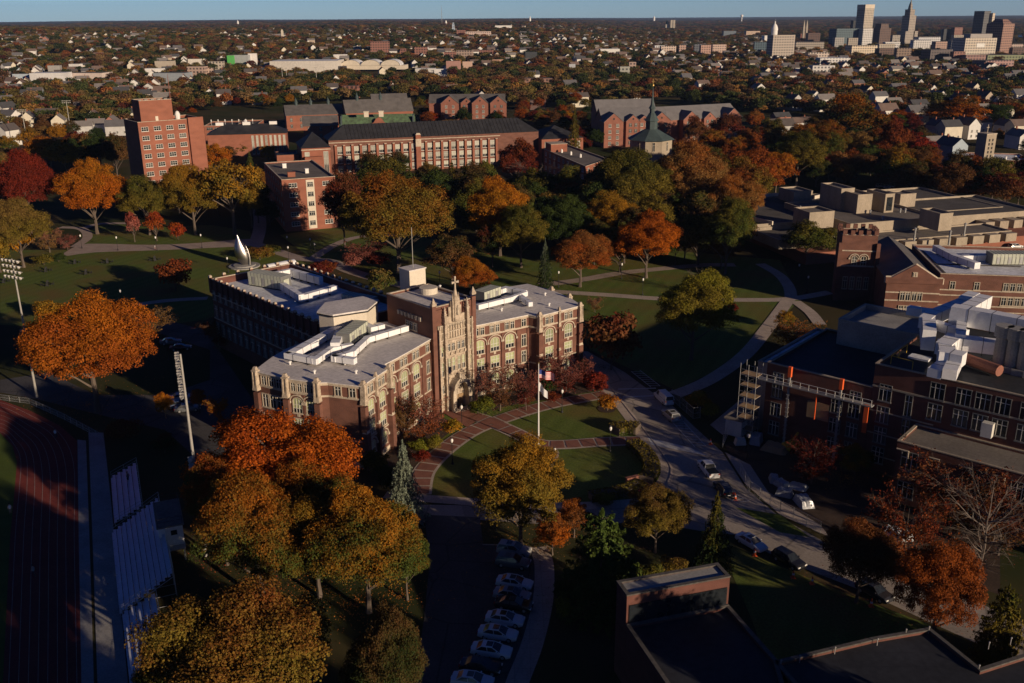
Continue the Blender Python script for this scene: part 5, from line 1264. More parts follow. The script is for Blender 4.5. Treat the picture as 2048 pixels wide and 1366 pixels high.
# downtown
e, W, D, h = far_block('office_tower', 'tallest pale concrete office slab downtown with striped floors', 1721, 1744, 17, 84, CRM, 30, 'skyscraper', ang=rad(18)); more(e, 'crown', 0, D/2, h, W+.8, D+.8, 9, (.62, .54, .43), False)
e, W, D, h = far_block('stepped_tower', 'stone skyscraper with stepped shoulders and a pointed lantern top', 1812, 1829, 31, 80, (.36, .31, .26), 26, 'skyscraper', ang=rad(20))
for s in (-1, 1): more(e, 'shoulder', s*W*.72, D/2, -2, W*.5, D*1.2, h*.47, (.36, .31, .26))
more(e, 'setback', 0, D/2, h, W*.72, D*.72, h*.22, (.34, .29, .24)); more(e, 'lantern', 0, D/2, h*1.22, W*.36, D*.36, h*.2, (.30, .26, .22), True, .6); more(e, 'spire', 0, D/2, h*1.42, W*.16, D*.16, h*.16, (.2, .19, .18), False, .15)
e, W, D, h = far_block('twin_tower', 'tall two toned tower with rounded glass top near the right edge', 1958, 1978, 22, 78, (.12, .12, .12), 30, 'skyscraper', ang=rad(25)); more(e, 'pale_face', W*.58, D*.2, -2, W*.35, D*.9, h*.96, (.62, .52, .40)); more(e, 'slim_wing', W*1.0, D*.6, -2, W*.45, D*.8, h*.86, (.50, .46, .40))
e, W, D, h = far_block('brown_tower', 'brown gabled hotel tower at the right edge of downtown', 1994, 2026, 47, 104, (.30, .17, .13), 34, 'skyscraper', ang=rad(22)); more(e, 'crown', 0, D/2, h, W*.8, D*.8, h*.13, (.26, .15, .12), True, .55)
e, W, D, h = far_block('dark_tower', 'dark brown blocky office tower between the two pale skyscrapers', 1755, 1782, 57, 86, BRN, 32, 'skyscraper', ang=rad(15)); more(e, 'upper_storeys', 0, D/2, h, W*.72, D*.75, h*.26, BRN, True, .9)
far_block('glass_block', 'long low blue green glass office block in front of the pale office slab', 1669, 1722, 57, 88, GLS, 40, ang=rad(6)); far_block('grid_tower', 'white gridded hotel block against the right end of the glass office', 1722, 1745, 57, 88, (.60, .58, .54), 24, ang=rad(12))
far_block('dark_slab', 'small dark office slab left of the pale office tower', 1703, 1720, 41, 82, DRK, 20)
e, W, D, h = far_block('cream_office_block', 'wide cream office block with banded windows and a plain white name panel', 1925, 1992, 76, 109, (.60, .52, .42), 40, ang=rad(5)); m = MB(); m.box(0, -.3, h-14, W*.25, .4, 6); m.build('name_panel', X['white'], e); more(e, 'plant_room', W*.1, D/2, h, W*.7, D*.5, 6, (.40, .37, .34), False)
far_block('apartment_slab', 'broad beige apartment slab with a grid of windows left of downtown', 1541, 1590, 70, 113, (.42, .36, .30), 22, ang=rad(10))
# domed state house
A = G(1547, 86); dm = empty('domed_capitol', A, 0, 'white domed capitol behind the beige apartment slab', 'capitol'); s = depth_of(A)/FPX
m = MB(); m.box(0, 0, -2, 46*s, 14*s, 16*s); m.build('wall', X['white'], dm); m = MB(); m.lathe([(6.2*s, 14*s), (6.2*s, 24*s), (6.8*s, 24.5*s), (6.2*s, 29*s), (4.6*s, 33*s), (2.4*s, 36*s), (1.3*s, 37*s), (1.2*s, 40*s), (.2*s, 42*s), (.1*s, 46*s)], 0, 0, 16); m.build('dome', X['white'], dm)
A = G(1608, 82); cd = empty('twin_spired_cathedral', A, 0, 'dark cathedral with two thin spires right of the beige apartment slab', 'cathedral')
m = MB(); m.box(0, 0, -2, 26, 14, 22); m.build('nave', X['far_brick'], cd)
for x in (-5, 3): m = MB(); m.box(x, -6, -2, 5, 5, 38); m.box(x, -6, 36, 5, 5, 20, 0, 0, .1); m.build('spire', X['far_conc'], cd)
CITY = [(1615, 1640, 66, 84, BRN, 'brown brick office block'), (1591, 1648, 84, 95, (.38, .33, .27), 'low stone courthouse block'), (1668, 1688, 75, 92, GRY, 'grey office block'), (1696, 1715, 76, 92, CRM, 'cream stepped block'), (1701, 1756, 91, 104, (.66, .55, .40), 'long cream shopping block'), (1757, 1790, 88, 98, CRM, 'pale low block'), (1770, 1800, 84, 93, WHT, 'white low block'), (1784, 1800, 70, 82, (.38, .34, .29), 'beige block'), (1793, 1822, 96, 110, (.28, .2, .15), 'brown parking deck'), (1757, 1792, 97, 108, BRN, 'dark brick block'), (1826, 1860, 80, 96, WHT, 'white roofed hall'), (1836, 1880, 74, 88, (.7, .69, .68), 'white convention hall'), (1886, 1905, 58, 74, DRK, 'dark glass block'), (1906, 1925, 55, 74, BRK, 'brick mid rise block'), (1907, 1930, 70, 82, CRM, 'beige bank block'), (1870, 1902, 83, 98, (.45, .30, .24), 'pink brick block'), (1900, 1925, 80, 100, GRY, 'grey office slab'), (1855, 1908, 99, 119, (.10, .08, .08), 'dark mill building'), (1905, 1930, 103, 120, BRK, 'brick mill with tall windows'), (1930, 1972, 110, 121, (.30, .17, .15), 'long red brick mill'), (1964, 2034, 121, 131, (.32, .19, .17), 'long pink brick mill'), (1975, 2048, 110, 117, (.25, .28, .16), 'green roofed parking deck'), (2020, 2048, 88, 100, (.4, .3, .25), 'rust brick block'), (2024, 2048, 95, 108, BRN, 'dark low block'), (1616, 1658, 105, 114, (.6, .5, .42), 'cream school block'), (1640, 1700, 116, 124, WHT, 'white roofed workshop'), (1625, 1670, 131, 138, (.6, .58, .55), 'white warehouse')]
for x0, x1, t, b_, c, n in CITY: far_block('office_block' if 'block' in n or 'slab' in n else 'city_building', f'{n} at the foot of the downtown towers', x0, x1, t, b_, c, None, ang=rad(random.uniform(-4, 14)), roof='roof_w' if c == WHT else 'roof_gd')
# middle distance
MID = [(741, 780, 83, 109, BRK, 'large square brick apartment slab above the market hall', 1), (801, 812, 97, 112, BRK, 'narrow brick flats right of the brick slab', 1), (829, 855, 94, 111, BRK, 'square brick flats right of the narrow flats', 1), (856, 876, 97, 104, CRM, 'pale low terrace right of the brick flats', 1), (876, 912, 98, 106, (.45, .30, .22), 'tan brick mill with a white roof', 1), (888, 912, 104, 114, BRK, 'brick mill below the tan mill', 1), (912, 945, 101, 113, (.40, .30, .24), 'brick mill with a pale gable end', 1), (946, 985, 100, 108, BRK, 'long low brick mill right of the pale gable mill', 1), (892, 920, 122, 136, (.42, .24, .2), 'pinkish brick warehouse', 0), (925, 945, 123, 131, (.52, .36, .28), 'pale brick workshop', 0), (985, 1008, 119, 127, (.5, .3, .22), 'orange brick store', 0), (868, 893, 138, 143, WHT, 'white flat store', 0), (667, 693, 109, 117, WHT, 'small white store above the market hall', 0), (455, 468, 111, 128, (.10, .42, .10), 'green panelled end of the office block', 0), (468, 497, 110, 127, (.36, .38, .38), 'grey panelled office block with green letters', 0), (497, 514, 107, 126, WHT, 'white office end block', 0), (416, 446, 123, 134, CRM, 'cream three storey office with dark windows', 1), (374, 410, 133, 147, (.42, .30, .24), 'tan brick office left of the cream office', 1), (410, 425, 136, 146, (.46, .34, .27), 'small tan brick annex', 1), (310, 345, 122, 131, CRM, 'cream warehouse', 0), (376, 402, 118, 126, (.62, .58, .52), 'pale concrete garage', 0), (290, 325, 137, 144, WHT, 'white low store', 0), (305, 372, 146, 153, (.28, .31, .34), 'grey metal roofed store', 0), (96, 120, 131, 139, GRY, 'grey gabled shed', 0), (137, 160, 128, 135, WHT, 'white shed', 0), (25, 60, 148, 155, (.45, .52, .58), 'pale blue end of the long store', 0), (60, 130, 146, 156, (.62, .61, .60), 'long white flat store', 0), (130, 207, 146, 153, (.60, .50, .44), 'buff flat store', 0), (540, 675, 122, 135, (.60, .56, .50), 'long low white flat market shed', 0), (700, 730, 78, 85, (.62, .55, .46), 'cream terrace on the hill', 1), (913, 932, 60, 73, BRK, 'brick hospital wing on the far hill', 1), (933, 983, 63, 70, (.55, .42, .36), 'long pale hospital wing on the far hill', 1), (990, 1024, 51, 55, WHT, 'long white block on the horizon', 0), (1239, 1260, 133, 149, (.30, .30, .26), 'grey apartment house with bands of windows', 1), (1258, 1272, 124, 137, (.42, .30, .25), 'pink brick flats behind the grey apartment house', 1), (1309, 1330, 91, 100, (.62, .62, .62), 'white hospital wing', 1), (1322, 1352, 92, 104, (.58, .46, .38), 'cream hospital block', 1), (1358, 1372, 90, 101, (.45, .3, .24), 'small brick hospital block', 1), (1388, 1404, 88, 104, (.12, .13, .15), 'dark glass hospital block', 1), (1401, 1422, 90, 106, (.45, .27, .21), 'red hospital block with a white roof', 1), (1424, 1453, 89, 104, (.50, .36, .29), 'long pink hospital block', 1), (1447, 1472, 62, 71, (.16, .19, .22), 'grey roofed hall on the far right ridge', 0), (1492, 1520, 62, 71, (.60, .45, .34), 'cream school on the far right ridge', 1), (1508, 1540, 84, 101, (.10, .15, .18), 'dark blue glass block left of the capitol', 1), (1200, 1240, 98, 104, WHT, 'long white store left of the hospital', 0), (1034, 1056, 105, 110, CRM, 'cream store', 0), (1050, 1075, 104, 114, DRK, 'dark roofed shed', 0), (1138, 1151, 128, 139, (.40, .42, .44), 'small pale kiosk block', 0), (1044, 1105, 157, 166, (.30, .17, .13), 'long low brick terrace left of the grey apartments', 1), (830, 870, 137, 141, (.6, .58, .54), 'white roofed store right of the market', 0), (600, 625, 178, 190, (.20, .12, .10), 'dark brick school wing', 1), (684, 716, 172, 190, BRK, 'red brick school block', 1), (1060, 1092, 201, 212, (.16, .10, .09), 'dark brick hall behind the arcaded hall', 0)]
for x0, x1, t, b_, c, n, fc in MID:
    far_block('mill_building' if 'mill' in n else ('store_building' if 'store' in n else 'city_building'), n if len(n.split()) > 3 else n+' in the middle distance', x0, x1, t, b_, c, None, facade=bool(fc), roof='roof_w' if c == WHT or 'white' in n else 'roof_gd', ang=rad(random.uniform(-8, 8)))
# vaulted market hall
A = G(745, 133)
for _ in range(4): z0 = land(A.x, A.y); A = G(745, 133, z0+7)
A.z = z0+5; s = depth_of(A)/FPX
mh = empty('vaulted_market_hall', A, rad(-3), 'white market hall with three wide shallow vaults', 'hall')
m = MB(); m.box(0, 22*s, -2, 130*s, 44*s, 8*s); m.build('wall', X['cream'], mh)
for k in range(3):
    m = MB(); x = (-44+40*k)*s; w_ = 20*s; n = 10
    for j in range(n):
        a, b_ = math.pi*j/n, math.pi*(j+1)/n
        p = [(x+w_*math.cos(a), z0*0+5*s+11*s*math.sin(a)), (x+w_*math.cos(b_), 5*s+11*s*math.sin(b_))]
        m.quad((p[0][0], -2*s, p[0][1]), (p[0][0], 44*s, p[0][1]), (p[1][0], 44*s, p[1][1]), (p[1][0], -2*s, p[1][1]))
    m.build('vault', X['roof_w'], mh)
    m = MB(); m.add([(x+w_*.95*math.cos(math.pi*j/n), -1.2*s, 5*s+10.4*s*math.sin(math.pi*j/n)) for j in range(n+1)], [tuple(range(n+1))]); m.build('vault_end', X['cream'], mh)
HOUSES.append((A.x, A.y+20, 70))
# far landmarks
def landmark(name, label, px, top, base, cat, fn):
    A = G(px, base)
    for _ in range(4): A = G(px, base, 8+land(A.x, A.y))
    A.z = land(A.x, A.y); e = empty(name, A, 0, label, cat); fn(e, depth_of(A)/FPX, height_at(px, top, A)-A.z); HOUSES.append((A.x, A.y, 20)); return e
def f_church(e, s, h):
    m = MB(); m.box(-4*s, 0, -3, 12*s, 9*s, 6*s+3); m.build('nave', X['cream'], e); r = MB(); r.gable(-10*s, 2*s, -4.5*s, 4.5*s, 6*s, 9*s, 'x', 0, .3, .4); r.build('roof', X['slate'], e)
    m = MB(); m.box(5*s, 0, -3, 4*s, 4*s, h*.8+3); m.box(5*s, 0, h*.8, 4*s, 4*s, h*.2, 0, 0, .1); m.build('tower', X['cream'], e)
landmark('hill_church', 'pale stone church with a square tower on the far left ridge', 560, 58, 73, 'church', f_church)
def f_water(e, s, h):
    m = MB(); m.tube([(0, 0, -3), (0, 0, h*.7)], 1.0*s, 8); m.build('stem', X['white'], e); m = MB(); m.lathe([(.6*s, h*.62), (2.6*s, h*.74), (2.9*s, h*.86), (2.2*s, h*.96), (.2*s, h)], 0, 0, 12); m.build('tank', X['white'], e)
landmark('water_tower', 'white mushroom water tower on the right horizon', 1483, 29, 44, 'water tower', f_water)
def f_bluet(e, s, h):
    m = MB(); m.box(0, 0, -3, 6*s, 5*s, h*.55+3); m.box(0, 0, h*.55, 4.4*s, 4*s, h*.3); m.box(0, 0, h*.85, 3*s, 3*s, h*.15); colr(m.build('wall', X['facade'], e), (.42, .50, .60))
landmark('pale_blue_tower', 'slim pale blue stepped tower on the far central ridge', 907, 45, 64, 'tower', f_bluet)
def f_dome(e, s, h):
    m = MB(); m.box(0, 0, -3, 7*s, 7*s, h*.6+3); m.build('wall', X['far_conc'], e); m = MB(); m.lathe([(3.2*s, h*.6), (3.0*s, h*.8), (1.6*s, h*.96), (.1, h)], 0, 0, 12); m.build('dome', X['copper'], e)
landmark('domed_church', 'small green domed church beside a pale twin tower on the ridge', 1334, 41, 57, 'church', f_dome)
def f_twin(e, s, h):
    for x in (-2.6, 2.6): m = MB(); m.box(x*s, 0, -3, 4*s, 4*s, h+3); m.build('tower', X['far_conc'], e)
    m = MB(); m.box(0, 4*s, -3, 8*s, 10*s, h*.55+3); m.build('nave', X['far_conc'], e)
landmark('twin_towered_church', 'pale church with two blunt towers on the right ridge', 1345, 40, 57, 'church', f_twin)
def f_mast(e, s, h):
    for x, y in ((-1, -1), (1, -1), (0, 1.2)): m = MB(); m.tube([(x*.8*s, y*.8*s, -3), (0, 0, h)], [.18*s, .08*s], 4); m.build('leg', X['pole'], e)
landmark('radio_mast', 'thin lattice radio mast on the horizon left of centre', 884, 10, 50, 'mast', f_mast)
for px, nm in ((476, 'tiny white tank on the left horizon'), (1060, 'tiny white tank on the central horizon'), (892, 'small white tank beside the radio mast'), (1308, 'tiny white tank on the right horizon')):
    landmark('storage_tank', nm, px, 40 if px < 900 else 32, 50 if px < 900 else 42, 'tank', lambda e, s, h: (lambda m: (m.lathe([(2*s, -3), (2*s, h*.7), (.2, h)], 0, 0, 10), m.build('tank', X['white'], e)))(MB()))
# ---- houses
HC = [((.64, .62, .58), 'white'), ((.62, .56, .44), 'cream'), ((.48, .47, .45), 'grey'), ((.42, .34, .26), 'tan'), ((.36, .42, .46), 'pale blue'), ((.34, .16, .12), 'red brick')]
RC = [(.13, .125, .13), (.10, .085, .08), (.21, .19, .18), (.07, .07, .075), (.17, .12, .10)]
def house_geo(m, x, y, z, rz, L, W, he, hr, kind):
    ca, sa = math.cos(rz), math.sin(rz)
    T = lambda a, b, c: (x+a*ca-b*sa, y+a*sa+b*ca, z+c)
    wl = [T(-L/2, -W/2, -2), T(L/2, -W/2, -2), T(L/2, W/2, -2), T(-L/2, W/2, -2), T(-L/2, -W/2, he), T(L/2, -W/2, he), T(L/2, W/2, he), T(-L/2, W/2, he), T(-L/2, 0, hr), T(L/2, 0, hr)]
    m[0].add(wl, [(0, 1, 5, 4), (1, 2, 6, 9, 5), (2, 3, 7, 6), (3, 0, 4, 8, 7)])
    o = .4; d = (hr-he)/(W/2)*o
    rf = [T(-L/2-o, -W/2-o, he-d+.1), T(L/2+o, -W/2-o, he-d+.1), T(L/2+o, 0, hr+.15), T(-L/2-o, 0, hr+.15), T(L/2+o, W/2+o, he-d+.1), T(-L/2-o, W/2+o, he-d+.1)]
    m[1].add(rf, [(0, 1, 2, 3), (3, 2, 4, 5)])
HP = []; HRn = random.Random(5)
for i in range(-62, 63):
    for j in range(14, 170):
        x = i*27+HRn.uniform(-7, 7); y = j*25+HRn.uniform(-7, 7)
        d = math.hypot(x, y)
        if d < 430 or d > 4200 or abs(x) > y*.60+25: continue
        z = land(x, y); px, py, _ = to_pix((x, y, z))
        if not (-40 < px < 2090) or not beyond(px, py): continue
        dens = .42+.35*math.sin(x*.006+1.7)*math.sin(y*.004+.3)
        if px > 1300 and py < 165 and py > 95: dens += .22
        if px > 1690 and py < 128: dens = 0
        if px > 1540 and py < 112: dens = 0
        if d > 2600: dens *= .7
        if HRn.random() > dens*.62: continue
        if any((x-a)**2+(y-b)**2 < (r+7)**2 for a, b, r in HOUSES): continue
        HP.append((d, x, y, z, px, py))
# houses seen between the trees at both sides of the campus
for px, py in ((168, 262), (196, 258), (226, 252), (238, 262), (20, 283), (14, 225), (60, 246), (1875, 262), (1895, 272), (1870, 308), (1898, 318), (1930, 268), (1958, 258), (2010, 262), (2035, 270), (2035, 288), (1560, 262), (1600, 255), (1560, 243), (1770, 232), (1830, 240), (2000, 240)):
    p = G(px, py+8); HP.append((math.hypot(p.x, p.y)-250, p.x, p.y, 0, px, py)); d = math.hypot(p.x, p.y); [HOUSES.append((p.x-p.x/d*k, p.y-p.y/d*k, 6.5)) for k in (13, 26, 40)]
HP.sort()
hm = [{}, {}]
for n, (d, x, y, z, px, py) in enumerate(HP):
    rz = (.25 if math.sin(x*.002+y*.001) > 0 else -.35)+HRn.choice((0, math.pi/2))+HRn.uniform(-.06, .06)
    L, W_ = HRn.uniform(10, 15), HRn.uniform(7.5, 9.5); he = HRn.choice((6.0, 7.0, 8.2, 9.2)); hr = he+W_*HRn.uniform(.34, .5)
    ci = HRn.choices(range(6), (52, 20, 12, 8, 5, 5))[0]; c, cn = HC[ci]; rc = HRn.choice(RC)
    if n < 300:
        e = empty('house', (x, y, z), rz, None, 'house', 'houses in the districts beyond the campus')
        m = [MB(), MB()]; house_geo(m, 0, 0, 0, 0, L, W_, he, hr, 0)
        colr(m[0].build('wall', X['sidecol'], e), c); colr(m[1].build('roof', X['roofcol'], e), rc)
        b = MB(); b.box(L*.2, .6, he, .7, .7, hr-he+1.3); b.build('chimney', X['brick_o'], e)
        if n < 70:
            for sx, wy in ((-1, 0), (1, 0)):
                for zz in ((1.2, 4.0) if he > 6 else (1.4,)):
                    for u in (-.22, .22): window(e, sx*L/2, u*W_, zz, sx*math.pi/2, .9, 1.4, 'white')
            for u in (-.3, 0, .3): window(e, u*L, -W_/2, 1.4, 0, .9, 1.4, 'white')
        queue(e, f'{cn} {"three storey" if he > 8 else ("two storey" if he > 6.5 else "low")} gabled house', (x, y, z))
    else:
        for k, cc in ((0, c), (1, rc)):
            hm[k].setdefault(cc, []).append((x, y, z, rz, L, W_, he, hr))
    HOUSES.append((x, y, 5.5))
def stuff_houses():
    V = []; F = []; Cc = []
    m = [MB(), MB()]; c0 = []; c1 = []
    rest = HP[300:]
    for cc, L in hm[0].items():
        for h_ in L:
            a = len(m[0].f); mm = [m[0], MB()]; house_geo(mm, *h_, 0); c0 += [cc]*(len(m[0].f)-a)
    for cc, L in hm[1].items():
        for h_ in L:
            a = len(m[1].f); mm = [MB(), m[1]]; house_geo(mm, *h_, 0); c1 += [cc]*(len(m[1].f)-a)
    q = MB(); q.add(m[0].v, m[0].f); q.add(m[1].v, m[1].f); me = q.mesh('far_houses', X['attr'])
    at = me.attributes.new('fcol', 'FLOAT_COLOR', 'FACE'); at.data.foreach_set('color', np.array([tuple(c)+(1,) for c in c0+c1], np.float32).ravel())
    o = inst('far_houses', me); tag(o, 'many small pale houses scattered through the far wooded districts', 'houses', kind='stuff')
stuff_houses()
# ---- the woods of the districts: one object, trees set on points
# ------------------------------------------------------------------ trees and shrubs one by one (kind, base x, base y, top y, crown width, colour, second colour, label)
TT = '''
hi|562|1075|820|350|flame|orange|huge flame red and orange maple in front of the left end of the brick hall
hi|528|1205|950|262|orange|green|large green and gold maple below the flame red maple
hi|738|1225|974|250|amber|green|large maple turning gold over green beside the car park
hi|640|1195|985|210|gold|green|maple with yellow green leaves between the two large gold maples
hi|455|1130|905|150|flame|green|small orange maple tucked against the near floodlight pole
hi|628|1130|915|215|orange|green|orange and green maple merged between the flame red and gold ones
hi|815|1200|1030|105|amber|green|bright amber edge tree at the right of the maple group
thin|1800|1150|1008|125|dred|rust|dark maroon tree between the low laboratory wing and the rust trees
thin|1995|1110|1010|130|dred|brown|maroon tree beside the bare tree at the right edge
mid|1240|545|455|84|olive|dorange|olive and copper tree beside the far park walk
mid|1395|530|430|92|dgreen|olive|deep green tree left of the tall olive tree
mid|905|560|470|88|dgreen|brown|dark green tree behind the stone tower
hi|500|1470|1158|390|rust|olive|wide rust and olive maple at the lower left of the frame
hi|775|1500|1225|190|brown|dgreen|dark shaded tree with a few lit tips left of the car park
hi|345|1500|1255|120|olive|dgreen|olive tree at the lower frame edge beside the bleachers
hi|196|822|578|268|amber|dorange|very large orange maple left of the brick hall by the track
spruce|812|1045|876|104|blue|blue|blue grey spruce in front of the left wing of the brick hall
hi|1042|1095|872|212|gold|olive|olive gold round tree in the middle foreground beside the court
mid|1148|1075|1000|85|orange|brown|small orange tree behind the bright green pine
mid|1105|1110|1030|85|brown|orange|brown orange small tree left of the bright green pine
pine|1200|1225|1015|195|pine|green|broad bright green pine in the right foreground
hi|1310|1105|965|140|brown|olive|dull olive brown tree at the foot of the court between pine and drive
spruce|1425|1140|978|95|olive|dgreen|drooping dark olive conifer beside the parked white car
hi|1712|1205|1035|165|rust|brown|rust brown tree beside the lower drive, left of a larger one
hi|1862|1295|1072|190|dorange|rust|large rust orange tree at the lower right
bare|1955|1165|985|190|brown|brown|bare pale twigged tree beside the low wing of the laboratory
thin|1905|1075|945|180|dred|brown|dark red thin tree in front of the low laboratory wing
pine|1990|1330|1160|110|green|olive|green conifer at the right edge below the rust trees
mid|1708|962|886|76|gold|green|small green gold tree in front of the laboratory
thin|1622|968|893|90|dred|dred|small dark red tree in the work yard
thin|1590|700|655|90|tan|orange|bare sapling with a few tan leaves by the laboratory corner
hi|1382|720|540|180|lime|olive|large olive yellow tree right of the brick hall
hi|1292|556|415|106|dorange|orange|orange red maple standing alone by the far walk
mid|1350|532|455|32|olive|green|slim olive sapling right of the orange red maple
hi|1450|548|395|95|olive|green|tall olive green tree left of the library
spruce|1090|582|474|46|blue|dgreen|slim blue green spruce behind the right wing of the hall
hi|1160|574|460|106|tan|dorange|wide tan orange tree beside the slim spruce
hi|1042|535|410|92|green|olive|round dark green tree in the park behind the hall
hi|1130|525|388|96|green|dgreen|large deep green tree between the park's round green trees
hi|1215|500|378|98|olive|gold|olive tree with gold right side above the tan tree
hi|1266|470|297|128|dgreen|olive|tall dark green tree in front of the chapel
hi|1375|455|275|128|dorange|tan|tall copper orange tree right of the chapel
hi|1462|480|345|96|orange|tan|amber orange tree above the tall olive tree
mid|1500|395|298|112|rust|dorange|rust tree at the left end of the library
hi|1000|512|350|108|orange|gold|bright orange tree above the round dark green tree
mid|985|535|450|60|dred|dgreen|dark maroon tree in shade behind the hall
hi|945|600|512|100|gold|dorange|gold and green round tree behind the stone tower
hi|798|545|338|186|dorange|olive|big spreading copper maple in the middle of the park
mid|768|420|310|128|olive|dgreen|broad dark olive tree before the arcaded hall
mid|690|495|338|92|brown|dred|dark reddish tree over the five storey dormitory corner
thin|735|530|488|70|dred|pink|low dark red shrubby tree left of the copper maple
spruce|905|392|318|42|dgreen|olive|left of two small dark conifers before the arcaded hall
spruce|935|395|322|34|dgreen|olive|right of two small dark conifers before the arcaded hall
column|975|395|318|40|olive|green|narrow olive tree right of the two small conifers
mid|1035|385|275|88|rust|dred|reddish brown tree before the right end of the arcaded hall
bare|1082|425|332|112|pink|pink|bare pinkish tree behind the bright orange tree
mid|1130|445|358|82|rust|dorange|small brick red tree behind the deep green tree
spruce|1148|330|210|44|dgreen|olive|tall dark conifer left of the chapel
mid|865|250|222|52|orange|red|bright orange red tree between the green roof and the gabled dormitory
mid|905|262|238|50|olive|gold|low olive tree under the four gabled dormitory
hi|62|470|292|132|red|dred|big crimson oak at the left frame edge
hi|48|535|395|128|tan|olive|orange olive tree below the crimson oak
hi|195|468|314|146|gold|orange|large golden tree on the quad lawn with a clear pale trunk
hi|300|470|345|112|green|olive|green tree between the golden tree and the dormitory tower
hi|392|470|326|132|gold|olive|golden olive tree in front of the dormitory tower's base
open|470|470|318|146|gold|olive|leaning golden tree with bare pale limbs on its right
column|270|484|422|30|red|pink|leftmost slim red sapling by the quad walk
column|314|482|420|38|red|dorange|taller red sapling second by the quad walk
shrub|356|480|444|38|orange|red|round orange sapling third by the quad walk
column|46|530|444|56|yellow|gold|yellow cone shaped tree at the left end of the quad
column|2|545|470|50|yellow|olive|yellow tree cut by the left frame edge
thin|100|505|462|48|pink|tan|small pinkish tree beside the yellow cone tree
thin|136|500|474|32|dred|pink|tiny dark red sapling at the quad walk fork
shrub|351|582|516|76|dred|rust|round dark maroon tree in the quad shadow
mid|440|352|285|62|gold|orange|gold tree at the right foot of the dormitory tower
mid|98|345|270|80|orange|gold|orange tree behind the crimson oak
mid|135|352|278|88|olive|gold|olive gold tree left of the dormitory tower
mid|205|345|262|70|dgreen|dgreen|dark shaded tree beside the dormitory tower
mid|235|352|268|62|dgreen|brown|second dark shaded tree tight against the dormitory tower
spruce|502|345|300|26|olive|green|small pale conifer left of the arcaded hall
mid|505|455|352|62|gold|olive|thin gold tree left of the five storey dormitory
thin|300|680|628|90|brown|tan|thin brown tree beyond the great orange maple
mid|332|838|782|42|orange|gold|little orange tree beside the lane near the orange maple
mid|400|826|775|32|dorange|orange|little orange red tree beside the near light pole
thin|440|850|800|36|gold|orange|little gold sapling between pole and brick hall
thin|440|700|645|60|brown|dred|shaded thin tree by the long rear wing
shrub|762|590|538|62|tan|green|grey green rounded shrub tree behind the long rear wing
thin|850|886|808|88|pink|rust|pinkish red crab apple left of the stone tower door
thin|812|888|812|48|tan|brown|pale crab apple against the left wing wall
thin|1000|822|748|86|pink|brown|pinkish brown crab apple right of the stone tower door
thin|1052|822|756|54|pink|dred|small red crab apple before the right wing
thin|1132|790|724|92|pink|dred|red crab apple before the right pavilion
shrub|1222|740|620|110|dred|brown|dark red tree in the shade right of the brick hall
thin|1190|625|598|30|pink|tan|tiny pinkish sapling right of the hall roof
shrub|1464|628|606|26|red|dred|round crimson bush on the far right lawn
mid|1570|660|622|46|gold|olive|small shaded gold bush tree by the walk fork
bare|1405|590|545|60|pink|brown|bare greyish bush left of the walk fork
mid|1610|528|440|100|olive|green|olive tree before the library's left corner
mid|1650|520|452|60|olive|dgreen|second olive tree before the library beside the brick tower
mid|1550|385|300|90|gold|dorange|gold brown tree above the library's left end
hi|1592|372|262|110|dgreen|olive|big dark green tree behind the library's left end
hi|1645|345|238|105|dorange|green|orange topped dark tree behind the library
mid|1700|300|185|140|orange|dgreen|broad tree with an orange crown right of the gabled residences
mid|1610|305|245|80|rust|gold|rust tree among the dark trees behind the library
mid|1780|345|232|76|dred|rust|dark red tree left of the bell tower
mid|1825|340|262|86|dred|red|maroon tree left of the white gabled houses
mid|1910|262|188|130|dgreen|orange|big dark green tree with orange right side above the bell tower
mid|1985|262|205|80|green|dgreen|dark green tree right of the big dark one
bare|1700|268|212|70|pink|pink|bare pinkish tree right of the gabled residences
mid|1450|295|225|72|brown|dred|brown tree before the right gabled residence
mid|1390|300|230|56|dred|brown|maroon tree between the two gabled residences
mid|1545|330|232|62|green|brown|dark tree right of the gabled residence
mid|1905|402|326|110|brown|dred|brown tree behind the library's right half
mid|2005|425|345|110|dred|brown|dark reddish tree at the right edge behind the library
mid|1820|395|320|90|dgreen|brown|dark tree behind the library's middle
mid|1945|395|338|70|rust|brown|rust tree under the bell tower
'''
for ln in TT.strip().split('\n'):
    k, bx, by, top, w_, c1, c2, lab = ln.split('|')
    if 690 < float(bx) < 1520 and 430 < float(by) < 580 and k in ('hi', 'mid'): w_ = float(w_)*1.27
    plant_px(k, float(bx), float(by), float(top), float(w_), PAL[c1], PAL[c2], lab, rz=(len(TREES)*2.39) % 6.28)
